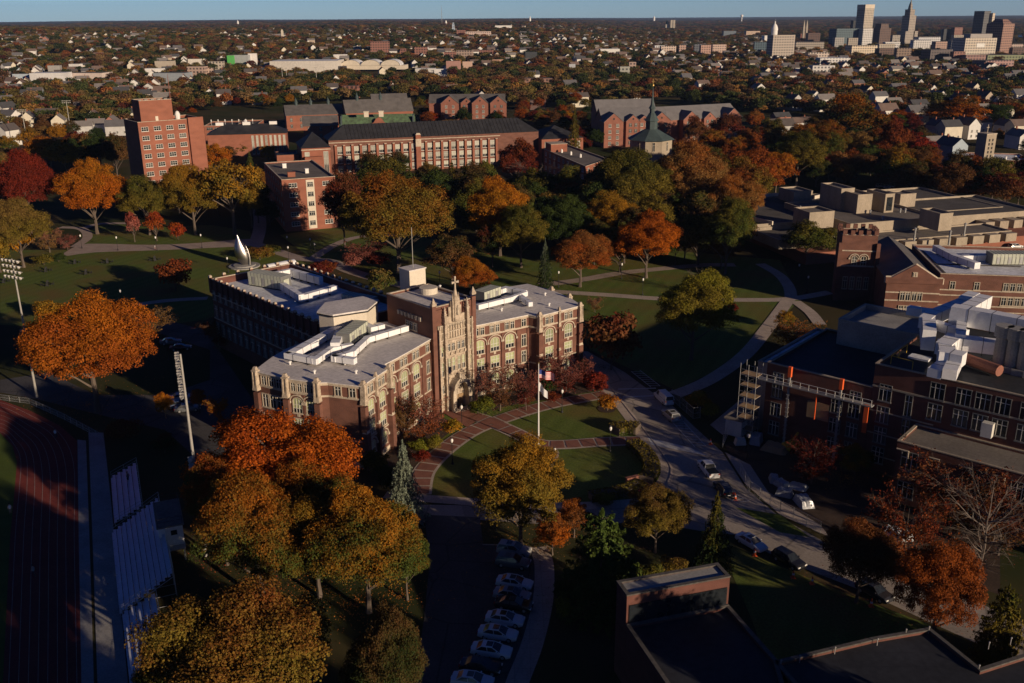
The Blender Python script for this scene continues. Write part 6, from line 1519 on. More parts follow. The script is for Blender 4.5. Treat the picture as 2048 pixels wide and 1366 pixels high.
SH = '''
965|832|798|58|lime|green|bright yellow green shrub right of the stone tower door
905|868|838|44|lime|gold|yellow green shrub left of the stone tower door
1190|790|742|56|red|dred|red hedge bush at the right pavilion corner
1172|772|748|40|dred|red|smaller red hedge bush against the right pavilion
1168|752|716|20|lime|green|upright green clipped bush at the right pavilion
1097|790|752|40|green|dgreen|dark green bush between the red crab apples
1215|822|790|44|dorange|gold|small round orange bush in its own mulch ring
838|905|878|44|green|lime|green bush under the pink crab apple
868|902|872|40|lime|olive|olive bush under the pink crab apple
845|925|900|38|red|dred|scarlet little bush by the brick walk
780|985|930|60|dgreen|dgreen|dark evergreen bush behind the blue spruce
750|950|900|60|dgreen|olive|dark evergreen bush at the left wing foot
1050|810|786|40|dred|brown|low red brown bush before the right wing
1105|806|784|34|rust|dred|low rust bush under the red crab apple
1208|1008|990|44|lime|olive|low yellow bush at the bottom of the court
88|530|508|44|green|olive|clipped dark bush at the left end of the quad lawn
118|525|507|34|green|dgreen|clipped dark bush beside the yellow cone tree
540|512|488|52|olive|green|low olive bush behind the steel sculpture
520|520|494|60|rust|olive|reddish bush bed right of the steel sculpture
655|548|520|44|dred|rust|maroon bush behind the long rear wing
640|560|525|52|dred|dred|round maroon bush at the rear wing corner
705|540|505|40|dred|pink|dark red bush under the copper maple
760|535|505|50|dred|dred|wide dark red bush under the copper maple
1395|815|785|56|lime|gold|yellow green bush behind the mesh fence
1420|835|808|40|olive|lime|olive bush behind the mesh fence
1345|1150|1115|60|brown|olive|brown undergrowth below the dull olive tree
1300|1170|1130|60|olive|green|green undergrowth beside the pine
1130|1200|1160|50|green|dgreen|dark green undergrowth left of the pine
1128|1240|1195|40|green|lime|pale green bush below the pine
100|640|600|60|olive|gold|olive bush behind the orange maple
250|880|842|70|dred|brown|shaded dark red bush below the orange maple
330|905|868|50|dred|dgreen|shaded bush by the lane fence
'''
for ln in SH.strip().split('\n'):
    bx, by, top, w_, c1, c2, lab = ln.split('|')
    plant_px('shrub', float(bx), float(by), float(top), float(w_), PAL[c1], PAL[c2], lab, name='shrub', cat='shrub', rz=(len(TREES)*2.39) % 6.28)
# clipped hedges as leafy solids
def hedge(pts, w_, h, label):
    P = smooth_line([G(*p) for p in pts], 5); o = P[len(P)//2]; e = empty('hedge', o, 0, label, 'hedge')
    C = []; N = []
    for i in range(len(P)-1):
        a, b = P[i]-o, P[i+1]-o; t = (b-a); L = t.length; n_ = int(L*(w_+2*h)*26); t.normalize(); s = np.array([-t.y, t.x, 0])
        u = RNG.uniform(0, 1, n_); v = RNG.uniform(-.5, .5, n_); side = RNG.uniform(0, 1, n_)
        base = np.array(a)[None]+u[:, None]*np.array(b-a)[None]; top = side < w_/(w_+2*h)
        off = np.where(top, v*w_, np.sign(v)*w_/2); zz = np.where(top, h+RNG.normal(0, .05, n_), RNG.uniform(0, h, n_))
        C.append(base+off[:, None]*s[None]+np.stack([0*u, 0*u, zz], 1)); N.append(np.where(top[:, None], np.array([[0, 0, 1.]]), np.sign(v)[:, None]*s[None]))
    m = MB(); A, B = offset_line(P, w_*.44), offset_line(P, -w_*.44)
    ring_ = [((p-o).x, (p-o).y) for p in A]+[((p-o).x, (p-o).y) for p in B[::-1]]; m.prism(ring_, 0, h*.93); m.build('core', X['bark'], e)
    f = inst('foliage', leaf_mesh('foliage', np.concatenate(C), np.concatenate(N), .16, .5), e); f.color = PAL['olive']+(1,); f['leaf2'] = list(PAL['green'])
hedge([(1228, 868), (1250, 862), (1276, 866)], 3.0, 1.5, 'long clipped hedge beside the drive above the lower lawn')
hedge([(1264, 893), (1290, 915), (1304, 945), (1292, 968)], 2.6, 1.4, 'curved clipped hedge along the bend of the drive')
hedge([(1285, 975), (1240, 990), (1180, 1000)], 2.0, 1.2, 'curved clipped hedge along the bottom of the court')
def flowers(px, py, n, r, m, label):
    o = G(px, py); e = empty('flower_bed', o, 0, label, 'flower bed'); 
    C = RNG.normal(0, r, (n, 3)); C[:, 2] = .25+RNG.uniform(0, .25, n); me = leaf_mesh('flowers', C, np.tile([[0, 0, 1.]], (n, 1)), .12, .4); me.materials.clear(); me.materials.append(m); inst('flowers', me, e)
    m2 = MB(); m2.lathe([(r*2, 0), (r*1.8, .22), (.1, .3)], 0, 0, 12); m2.build('soil', X['mulch'], e)
flowers(1278, 978, 420, .75, X['flower'], 'magenta flower bed by the entrance stone'); flowers(1085, 890, 120, .35, X['hedge_y'], 'yellow flowers at the foot of the flagpole'); flowers(1300, 932, 90, .35, X['hedge_y'], 'yellow flowers beside the curved hedge')
EXTRA = []
# belts filling the dark park and the right hand woods
def litter():
    """fallen leaves lying in loose rings under the broad crowns near the hall"""
    C = []; K = []
    for ob in [o for o in bpy.data.objects if o.name.split('.')[0] == 'tree']:
        x, y = ob.location.x, ob.location.y; w_ = ob.scale.x
        if math.hypot(x, y) > 330 or w_ < 5: continue
        c = [ch for ch in ob.children if ch.name.startswith('crown')]
        if not c: continue
        n = int(w_*44); a = RNG.uniform(0, 6.28, n); r = np.abs(RNG.normal(0, .42, n))*w_
        C.append(np.stack([x+r*np.cos(a)-.12*w_, y+r*np.sin(a)+.12*w_, np.full(n, .16)], 1)); K += [tuple(np.array(c[0].color[:3])*RNG.uniform(.6, 1.3))+(1,) for _ in range(n)]
    me = leaf_mesh('fallen_leaves', np.concatenate(C), np.tile([[0, 0, 1.]], (len(K), 1)), .085, .25); me.materials.clear(); me.materials.append(X['attr'])
    at = me.attributes.new('fcol', 'FLOAT_COLOR', 'FACE'); at.data.foreach_set('color', np.array(K, np.float32).ravel()); tag(inst('fallen_leaves', me), 'fallen leaves scattered over the lawns under the trees', 'leaves', kind='stuff')
litter()
rn = random.Random(21)
WARM = ('olive', 'green', 'dgreen', 'dgreen', 'brown', 'brown', 'rust', 'dorange', 'dred', 'gold', 'tan')
NAMES = dict(olive='olive', green='green', dgreen='dark green', brown='brown', rust='rust red', dorange='copper orange', dred='maroon', gold='gold', tan='tan', orange='orange')
def belt(pxs, n, wr, pal, kinds=('mid', 'lo'), grp='trees filling the woods round the campus', sep=.42, own=999):
    done = 0; tries = 0
    xs = [p[0] for p in pxs]; ys = [p[1] for p in pxs]
    def inside(x, y):
        c = False; j = len(pxs)-1
        for i in range(len(pxs)):
            (x1, y1), (x2, y2) = pxs[i], pxs[j]
            if (y1 > y) != (y2 > y) and x < (x2-x1)*(y-y1)/(y2-y1)+x1: c = not c
            j = i
        return c
    while done < n and tries < 4000:
        tries += 1; x, y = rn.uniform(min(xs), max(xs)), rn.uniform(min(ys), max(ys))
        if not inside(x, y): continue
        p = G(x, y); w_ = rn.uniform(*wr)
        if any((p.x-a)**2+(p.y-b)**2 < (sep*(w_+2*r))**2*.5 for a, b, r in TREES): continue
        if any((p.x-a)**2+(p.y-b)**2 < (w_*.3+r)**2 for a, b, r in HOUSES): continue
        c1, c2 = rn.choice(pal), rn.choice(pal); k = rn.choice(kinds); h = w_*rn.uniform(.85, 1.2)
        if done >= own:
            EXTRA.append((p, w_, h, PAL[c1])); TREES.append((p.x, p.y, w_/2)); done += 1; continue
        e = plant(k, p, w_, h, PAL[c1], PAL[c2], None, grp); queue(e, f'{NAMES[c1]} {"broad" if w_ > (wr[0]+wr[1])/2 else "small"} tree', p, h*.7); done += 1
belt([(860, 420), (960, 400), (1180, 420), (1300, 400), (1420, 440), (1400, 500), (1190, 480), (1000, 470), (900, 480)], 36, (13, 19), ('dgreen', 'green', 'dgreen', 'olive', 'brown'), ('mid',), sep=.26)
belt([(690, 380), (720, 345), (860, 350), (900, 400), (720, 440)], 12, (9, 13), ('dgreen', 'brown', 'olive'), ('mid',), sep=.3)
belt([(1235, 420), (1340, 405), (1400, 330), (1480, 300), (1540, 380), (1500, 440), (1420, 420)], 24, (12, 18), ('olive', 'dorange', 'brown', 'dgreen', 'rust'), ('mid',), sep=.28)
belt([(1480, 250), (1700, 250), (1860, 285), (1860, 400), (1690, 380), (1560, 370), (1490, 300)], 62, (10, 17), WARM, ('mid', 'mid', 'open'), sep=.28, own=40)
belt([(1850, 380), (2070, 382), (2070, 428), (1900, 414)], 26, (10, 16), ('dred', 'brown', 'rust', 'olive', 'dgreen'), ('mid', 'open'), sep=.28, own=6)
belt([(1700, 240), (2070, 245), (2070, 330), (1980, 300), (1880, 250), (1740, 300)], 46, (9, 15), WARM, ('mid', 'lo'), sep=.3, own=0)
belt([(-20, 280), (60, 270), (240, 285), (245, 335), (130, 350), (-20, 330)], 30, (10, 15), WARM, ('mid', 'open'), sep=.3, own=18)
belt([(-30, 330), (20, 330), (40, 420), (150, 470), (60, 520), (-40, 500)], 6, (8, 12), ('olive', 'dgreen', 'tan'), ('mid',))
belt([(410, 300), (540, 300), (560, 330), (520, 420), (420, 420)], 14, (7, 11), ('olive', 'dgreen', 'gold', 'brown'), ('mid',), sep=.3)
belt([(620, 262), (1000, 245), (1200, 250), (1200, 300), (1110, 260), (830, 262)], 26, (7, 11), ('dgreen', 'brown', 'rust', 'olive'), ('mid',), sep=.3, own=0)
belt([(860, 255), (1010, 252), (1180, 262), (1200, 320), (1140, 330), (1110, 280), (990, 258)], 16, (8, 12), ('dgreen', 'rust', 'brown', 'dred'), ('mid',), sep=.3, own=0)
belt([(1000, 212), (1190, 214), (1190, 250), (1100, 262), (1010, 245)], 22, (8, 12), WARM, ('mid',), sep=.3, own=0)
belt([(825, 203), (862, 200), (862, 245), (835, 245)], 6, (7, 11), WARM, ('mid',), sep=.3, own=0)
belt([(325, 214), (585, 206), (585, 221), (420, 231), (325, 236)], 24, (7, 11), WARM, ('mid',), sep=.3, own=0)
belt([(225, 395), (560, 385), (560, 452), (430, 448), (235, 440)], 14, (9, 13), ('dgreen', 'dgreen', 'brown', 'olive'), ('mid',), sep=.3)
belt([(890, 470), (1080, 470), (1240, 500), (1330, 500), (1330, 530), (1180, 540), (1040, 540), (900, 530)], 9, (9, 14), ('dgreen', 'brown', 'green', 'olive'), ('mid',), sep=.3)
belt([(1330, 470), (1420, 470), (1500, 540), (1400, 560), (1330, 520)], 6, (10, 14), ('dgreen', 'olive', 'brown'), ('mid',), sep=.3)
# unseen trees added off the frame, placed and sized to shade the foreground
OFF = [(28, 36, 17, 20), (42, 42, 17, 21), (56, 46, 17, 21), (38, 22, 18, 22), (54, 28, 18, 22), (68, 32, 18, 22), (46, 59, 14, 22), (14, 30, 16, 19), (-14, 46, 18, 21), (0, 40, 18, 20), (-28, 40, 18, 19)]
# ------------------------------------------------------------------ the wooded districts
def far_trees():
    P = []; S = []; Cl = []; Kd = []; rn = random.Random(9)
    for p, w_, h, c in EXTRA: P.append(tuple(p)); S.append((w_, w_, h)); Cl.append(tuple(c)+(1,)); Kd.append(4+rn.randrange(4))
    pal = [('olive', 32), ('green', 22), ('dgreen', 14), ('brown', 16), ('rust', 5), ('dorange', 3.5), ('gold', 7), ('orange', 1.5), ('tan', 13), ('dred', 2.5)]
    names = [a for a, b in pal]; wts = [b for a, b in pal]
    grid = {}
    HH = list(HOUSES)
    for a, b, r in HOUSES:
        if r > 9:
            d = math.hypot(a, b)
            for k in range(1, 3): HH.append((a-a/d*(r*.5+k*24), b-b/d*(r*.5+k*24), r*.8))
    for a, b, r in HH: [grid.setdefault((int(a//60)+i, int(b//60)+j), []).append((a, b, r)) for i in ((-1, 0, 1) if r > 40 else (0,)) for j in ((-1, 0, 1) if r > 40 else (0,))]
    for d0, d1, n, w0, w1 in ((440, 1100, 8000, 9, 16), (1100, 2500, 22000, 9, 17), (2500, 4600, 19000, 11, 22), (4600, 9500, 20000, 24, 50)):
        for _ in range(n):
            d = math.sqrt(rn.uniform(d0*d0, d1*d1)); a = rn.uniform(-.56, .56); x, y = d*math.sin(a), d*math.cos(a); z = land(x, y)
            px, py, _q = to_pix((x, y, z))
            if not beyond(px, py): continue
            if px > 1540 and 74 < py < 112 and rn.random() < .75: continue
            if px > 1700 and py < 126 and rn.random() < .5: continue
            if d < 4600 and rn.random() > .72+.45*math.sin(x*.013)*math.sin(y*.011+1): continue
            w_ = rn.uniform(w0, w1); bad = False
            gx, gy = int(x//60), int(y//60)
            for i in (-1, 0, 1):
                for j in (-1, 0, 1):
                    for hx, hy, r in grid.get((gx+i, gy+j), ()):
                        dx, dy = x-hx, y-hy
                        if dx*dx+dy*dy < (r+w_*.33)**2: bad = True
                        elif r < 8 and abs(dx) < 5 and -11 < dy < 0: bad = bad or rn.random() < .85
            if bad: continue
            P.append((x, y, z-.3)); h = w_*rn.uniform(.75, 1.1) if d < 700 else (w_*rn.uniform(.62, .95) if d < 4600 else w_*.35); S.append((w_, w_, h))
            Kd.append(rn.randrange(4)); c = np.array(PAL[rn.choices(names, wts)[0]]); k = rn.uniform(.75, 1.15); c = c*k; g_ = c.mean(); c = (c*.72+g_*.28*np.array((1.15, 1.0, .7)))*1.22
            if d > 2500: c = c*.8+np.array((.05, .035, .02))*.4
            Cl.append(tuple(c)+(1,))
    me = bpy.data.meshes.new('far_woods'); me.vertices.add(len(P)); me.vertices.foreach_set('co', np.array(P, np.float32).ravel())
    for nm, ty, arr in (('scl', 'FLOAT_VECTOR', S), ('tcol', 'FLOAT_COLOR', Cl)):
        at = me.attributes.new(nm, ty, 'POINT'); at.data.foreach_set('vector' if ty == 'FLOAT_VECTOR' else 'color', np.array(arr, np.float32).ravel())
    at = me.attributes.new('knd', 'INT', 'POINT'); at.data.foreach_set('value', np.array(Kd, np.int32))
    o = inst('far_woods', me); tag(o, 'autumn woods of countless small trees filling the districts to the horizon', 'woods', kind='stuff')
    g = bpy.data.node_groups.new('scatter', 'GeometryNodeTree')
    g.interface.new_socket('Geometry', in_out='INPUT', socket_type='NodeSocketGeometry'); g.interface.new_socket('Geometry', in_out='OUTPUT', socket_type='NodeSocketGeometry')
    N = g.nodes; L = g.links; gi = N.new('NodeGroupInput'); go = N.new('NodeGroupOutput'); ip = N.new('GeometryNodeInstanceOnPoints'); gt = N.new('GeometryNodeGeometryToInstance')
    kinds = KIND['mid'][::-1]+KIND['lo'][::-1]
    for k, (cr, tr) in enumerate(kinds):
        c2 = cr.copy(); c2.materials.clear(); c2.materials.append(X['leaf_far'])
        po = bpy.data.objects.new('far_crown', c2); oi = N.new('GeometryNodeObjectInfo'); oi.inputs['Object'].default_value = po; oi.inputs['As Instance'].default_value = True
        L.new(oi.outputs['Geometry'], gt.inputs[0])
    L.new(gi.outputs[0], ip.inputs['Points']); L.new(gt.outputs[0], ip.inputs['Instance']); ip.inputs['Pick Instance'].default_value = True
    na = N.new('GeometryNodeInputNamedAttribute'); na.data_type = 'FLOAT_VECTOR'; na.inputs['Name'].default_value = 'scl'; L.new(na.outputs[0], ip.inputs['Scale'])
    rv = N.new('FunctionNodeRandomValue'); rv.data_type = 'FLOAT_VECTOR'; rv.inputs[1].default_value = (0, 0, 6.28); rv.inputs[0].default_value = (0, 0, 0); L.new(rv.outputs[0], ip.inputs['Rotation'])
    ri = N.new('GeometryNodeInputNamedAttribute'); ri.data_type = 'INT'; ri.inputs['Name'].default_value = 'knd'; L.new(ri.outputs[0], ip.inputs['Instance Index'])
    L.new(ip.outputs[0], go.inputs[0]); md = o.modifiers.new('scatter', 'NODES'); md.node_group = g
    return len(P)
NT_FAR = far_trees()
# ------------------------------------------------------------------ sports ground: bleachers, press box, light poles
def bleacher(label, px, rows, rise, ext=0):
    """stand from its four plan corners in the picture: low-front far, low-front near, high-back near, high-back far"""
    a, b, c, d = [G(*p) for p in px]; o = a; e = empty('bleacher', o, 0, label, 'bleacher', 'aluminium bleachers beside the running track')
    u = (b-a); L = u.length; u.normalize(); v = Vector((u.y, -u.x, 0)); v = v if v.dot(d-a) > 0 else -v; D = abs((d-a).dot(v)); rz = math.atan2(u.y, u.x)
    m = MB(); s = MB()
    for k in range(rows):
        q = u*(L/2)+v*(D*(k+.5)/rows); z = .55+rise*k
        m.box(q.x, q.y, z+.38, L, D/rows*.56, .06, rz); 
        q2 = q-v*(D/rows*.38); m.box(q2.x, q2.y, z-.05, L, D/rows*.48, .06, rz, 1)
    m.build('plank', [X['alu'], X['alu']], e)
    for k in range(int(L/2.2)+1):
        q = u*(L*k/int(L/2.2)); b2 = MB(); b2.bar((q.x, q.y, .5), (q.x+v.x*D, q.y+v.y*D, .5+rise*(rows-1)), .09); b2.bar((q.x+v.x*D, q.y+v.y*D, 0), (q.x+v.x*D, q.y+v.y*D, .5+rise*rows), .09); b2.bar((q.x, q.y, 0), (q.x, q.y, .6), .09); b2.bar((q.x+v.x*D*.5, q.y+v.y*D*.5, 0), (q.x+v.x*D*.5, q.y+v.y*D*.5, .5+rise*rows*.5), .09); b2.bar((q.x, q.y, .1), (q.x+v.x*D, q.y+v.y*D, .1), .06); b2.build('frame', X['steel'], e)
    r = MB(); zt = .5+rise*rows
    P = [(Vector((0, 0, 0)), .6), (v*D, zt), (v*D+u*L, zt), (u*L, .6)]
    for (p, z), (q, z2) in zip(P, P[1:]):
        for h in (.55, 1.05): r.bar((p.x, p.y, z+h), (q.x, q.y, z2+h), .05)
        n = max(2, int((q-p).length/1.8))
        for k in range(n+1): t = p.lerp(q, k/n); zz = z+(z2-z)*k/n; r.bar((t.x, t.y, zz), (t.x, t.y, zz+1.05), .05)
    r.build('guard_rail', X['steel'], e)
bleacher('small aluminium bleacher at the far end of the stand, with one spectator', ((224, 962), (231, 1052), (290, 1040), (278, 955)), 5, .36)
bleacher('largest and tallest aluminium bleacher in front of the white press box', ((226, 1072), (242, 1235), (345, 1205), (325, 1050)), 10, .40)
bleacher('nearest low aluminium bleacher at the lower frame edge', ((247, 1236), (268, 1420), (345, 1400), (318, 1222)), 5, .36)
p0, p1 = G(326, 1128), G(374, 1118); rz = math.atan2(p1.y-p0.y, p1.x-p0.x); W = (p1-p0).length
pb = empty('press_box', (p0.x, p0.y, 0), rz, 'white press box with a flat railed camera roof behind the tall bleacher', 'press box')
m = MB(); m.box(W/2, 3.5, 2.6, W, 7.5, 2.9); m.build('wall', X['white'], pb); m = MB(); m.box(W/2, 3.5, 5.5, W+.4, 7.9, .18); m.build('roof', X['roof_br'], pb)
m = MB(); m.box(W*.62, -.28, 4.2, .8, .08, .7); m.build('hatch', X['glass_d'], pb)
for x in (0.15, W-.15):
    for y in (0, 7): m = MB(); m.box(x, y, 0, .2, .2, 2.6); m.build('post', X['steel'], pb)
m = MB()
for x in (0, W): m.bar((x, 0, 6.7), (x, 7.2, 6.7), .06); m.bar((x, 0, 5.6), (x, 0, 6.7), .06); m.bar((x, 7.2, 5.6), (x, 7.2, 6.7), .06)
for y in (0, 7.2): m.bar((0, y, 6.7), (W, y, 6.7), .06); m.bar((0, y, 6.2), (W, y, 6.2), .05)
m.build('roof_rail', X['black'], pb)
m = MB(); m.box(W/2, -.9, 2.5, W, 1.2, .1); m.bar((0, -1.5, 3.5), (W, -1.5, 3.5), .05)
for k in range(5): m.bar((W*k/4, -1.5, 2.5), (W*k/4, -1.5, 3.5), .05)
m.build('balcony', X['steel'], pb)
def floodlight(bx, by, tx, ty, label, nx=5, nz=3, face=(-1, -.2), low=True, r=.26):
    p = G(bx, by); h = height_at(bx, ty, p); e = empty('floodlight_pole', p, 0, label, 'floodlight', 'floodlight poles round the sports ground')
    m = MB(); m.tube([(0, 0, 0), (0, 0, h*.35), (0, 0, h)], [r, r*.85, r*.5], 8); m.build('pole', X['pole'], e)
    f = Vector((face[0], face[1], 0)).normalized(); s = Vector((-f.y, f.x, 0)); a = math.atan2(s.y, s.x)
    def bank(z0, nz, nx, sp=1.05):
        for k in range(nz):
            z = z0-k*1.05; m = MB(); m.box(f.x*.3, f.y*.3, z-.06, sp*nx, .16, .14, a); m.build('crossarm', X['pole'], e)
            for i in range(nx):
                q = s*((i-(nx-1)/2)*sp)+f*.55; m = MB(); m.lathe([(.10, -.22), (.33, .18), (.35, .25), (.05, .29)], 0, 0, 9); o = m.build('lamp_head', X['pole'], e, (q.x, q.y, z)); o.rotation_euler = f.to_track_quat('-Z', 'Y').to_euler(); o.rotation_euler.rotate_axis('X', rad(40))
    bank(h-.2, nz, nx)
    if low: bank(h*.5, 2, 2, .9); m = MB(); m.box(-f.x*.4, -f.y*.4, h*.42, .7, .4, 1.1); m.build('control_box', X['steel'], e)
floodlight(412, 1112, 364, 702, 'nearest tall floodlight pole rising beside the flame red maple', 3, 6, (-1, -.35))
floodlight(74, 795, 27, 512, 'floodlight pole beside the great orange maple at the left', 5, 4, (-.5, -1), True, .24)
floodlight(57, 300, 48, 218, 'distant floodlight pole at the far left', 6, 2, (-.2, -1), False, .3); floodlight(145, 285, 134, 200, 'second distant floodlight pole left of the dormitory tower', 5, 2, (.2, -1), False, .3)
for px, b_, t in ((566, 168, 134), (575, 171, 136), (634, 171, 134), (649, 160, 134)):
    floodlight(px, b_, px, t, 'thin far floodlight pole below the vaulted market hall', 3, 1, (0, -1), False, .35)
# ------------------------------------------------------------------ steel sculpture
q = G(489, 533); sc = empty('sculpture', q, rad(20), 'polished steel flame sculpture on a round plinth behind the hall', 'sculpture')
h = height_at(487, 467, q); V = []; F = []
n = 22; k = 16
for i in range(n+1):
    t = i/n; r = 2.1*(math.sin(math.pi*min(1, (t+.13)/1.13))**.8)*(1-t)**.45+.03; ox = -1.1*math.sin(t*2.4)-1.0*t**3+.5; oy = .3*t
    for j in range(k):
        a = 2*math.pi*j/k+1.1*t; rr = r*(1+.18*math.cos(2*a)-(.30*max(0, math.cos(a-1.0))**4)*(t > .1)); V.append((ox+rr*math.cos(a), oy+rr*.8*math.sin(a), .6+(h-.6)*t))
for i in range(n):
    for j in range(k): F.append((i*k+j, i*k+(j+1) % k, (i+1)*k+(j+1) % k, (i+1)*k+j))
F.append(tuple(n*k+j for j in range(k))); m = MB(); m.add(V, F); m.build('flame', X['chrome'], sc, smooth=True)
V = []; F = []
for i in range(n+1):
    t = i/n; r = (.8*(1-t)**.7+.02); ox = 1.5+.5*math.sin(t*3)-.8*t; 
    for j in range(10):
        a = 2*math.pi*j/10; V.append((ox+r*math.cos(a)*.6, -.5+r*math.sin(a), .5+h*.62*t))
for i in range(n):
    for j in range(10): F.append((i*10+j, i*10+(j+1) % 10, (i+1)*10+(j+1) % 10, (i+1)*10+j))
m = MB(); m.add(V, F); m.build('tongue', X['chrome'], sc, smooth=True)
m = MB(); m.lathe([(4.6, 0), (4.6, .35), (3.4, .36), (3.2, .65), (.1, .66)], 0, 0, 24); m.build('plinth', X['conc_g'], sc)
# ------------------------------------------------------------------ flagpole and lamp posts
q = G(1077, 893); h = height_at(1079, 727, q); fp = empty('flagpole', q, 0, 'tall white flagpole flying two flags in the middle of the court', 'flagpole')
m = MB(); m.tube([(0, 0, 0), (0, 0, h*.5), (0, 0, h)], [.16, .12, .06], 10); m.build('pole', X['wpole'], fp); m = MB(); m.lathe([(.02, h-.05), (.14, h+.06), (.14, h+.16), (.02, h+.28)], 0, 0, 10); m.build('finial', X['gold'], fp); m = MB(); m.lathe([(.5, 0), (.5, .25), (.3, .4), (.1, .42)], 0, 0, 14); m.build('base', X['walk'], fp)
fl = MB(); Lf, Hf = 2.6, 1.5; nx = 14
for i in range(nx):
    for j in range(13):
        x0, x1 = Lf*i/nx, Lf*(i+1)/nx; y0, y1 = .22*math.sin(i*.75), .22*math.sin((i+1)*.75); z0, z1 = -Hf*j/13-.05*i*.6, -Hf*(j+1)/13-.05*i*.6; z0b, z1b = z0-.03, z1-.03
        canton = i < nx*.42 and j < 7; fl.quad((x0+.1, y0, z1+h-1.1), (x1+.1, y1, z1b+h-1.1), (x1+.1, y1, z0b+h-1.1), (x0+.1, y0, z0+h-1.1), 2 if canton else (0 if j % 2 == 0 else 1))
fl.build('striped_flag', [X['red'], X['wht'], X['blue']], fp, rz=rad(-12))
fl = MB()
for i in range(8):
    x0, x1 = 1.5*i/8, 1.5*(i+1)/8; fl.quad((x0+.1, .15*math.sin(i), h-4.9-.16*i), (x1+.1, .15*math.sin(i+1), h-4.9-.16*(i+1)), (x1+.1, .15*math.sin(i+1), h-3.3-.2*(i+1)), (x0+.1, .15*math.sin(i), h-3.3-.2*i))
fl.build('white_flag', X['wht'], fp, rz=rad(-25))
def lamp_mesh():
    a = MB(); a.lathe([(.26, 0), (.26, .12), (.15, .3), (.10, .8), (.06, 1.0), (.055, 3.7), (.10, 3.75), (.12, 3.9), (.05, 3.95)], 0, 0, 8)
    g = MB(); g.lathe([(.12, 3.9), (.24, 4.2), (.22, 4.45), (.12, 4.62), (.03, 4.75)], 0, 0, 10); c = MB(); c.lathe([(.14, 4.6), (.10, 4.72), (.02, 4.95)], 0, 0, 8)
    return a.mesh('post', X['black']), g.mesh('globe', X['lampglass']), c.mesh('cap', X['black'])
LM = lamp_mesh(); l0 = empty('lamp_post', (0, 0, 0), 0, None, 'lamp post', 'black lamp posts with white globes'); [inst(n_, me, l0) for n_, me in zip(('post', 'globe', 'cap'), LM)]
LAMPS = [(1124, 825, 'lamp post on the upper lawn of the court'), (1220, 903, 'lamp post at the brick walk beside the drive'), (1109, 948, 'lamp post right of the flagpole in the lower lawn'), (905, 928, 'lamp post on the lower left brick walk'), (924, 858, 'short lamp post left of the stone tower door'), (164, 497, 'leftmost lamp post along the quad walk'), (236, 501, 'second lamp post along the quad walk'), (314, 501, 'third lamp post along the quad walk, by the walker'), (404, 496, 'fourth lamp post along the quad walk'), (457, 545, 'lamp post beside the steel sculpture'), (578, 522, 'lamp post on the walk bend behind the rear wing'), (576, 500, 'lamp post beyond the walk bend'), (622, 505, 'banner lamp post on the park lawn'), (631, 515, 'lamp post near the maroon bush'), (1159, 572, 'lamp post under the wide tan tree'), (1117, 575, 'lamp post left of the wide tan tree'), (1243, 558, 'lamp post along the far park walk'), (1285, 590, 'lamp post along the lower park walk'), (1596, 560, 'lamp post left of the crenellated tower'), (1614, 585, 'lamp post at the walk hub'), (1245, 718, 'shaded lamp post right of the brick hall'), (1494, 918, 'slim lamp post beside the work yard fence'), (245, 614, 'shaded lamp post at the lower quad walk'), (880, 575, 'lamp post behind the stone tower'), (338, 720, 'shaded lamp post on the lane')]
for i, (px, py, lab) in enumerate(LAMPS):
    o = l0 if i == 0 else copy_tree(l0); o.location = G(px, py); o['label'] = lab
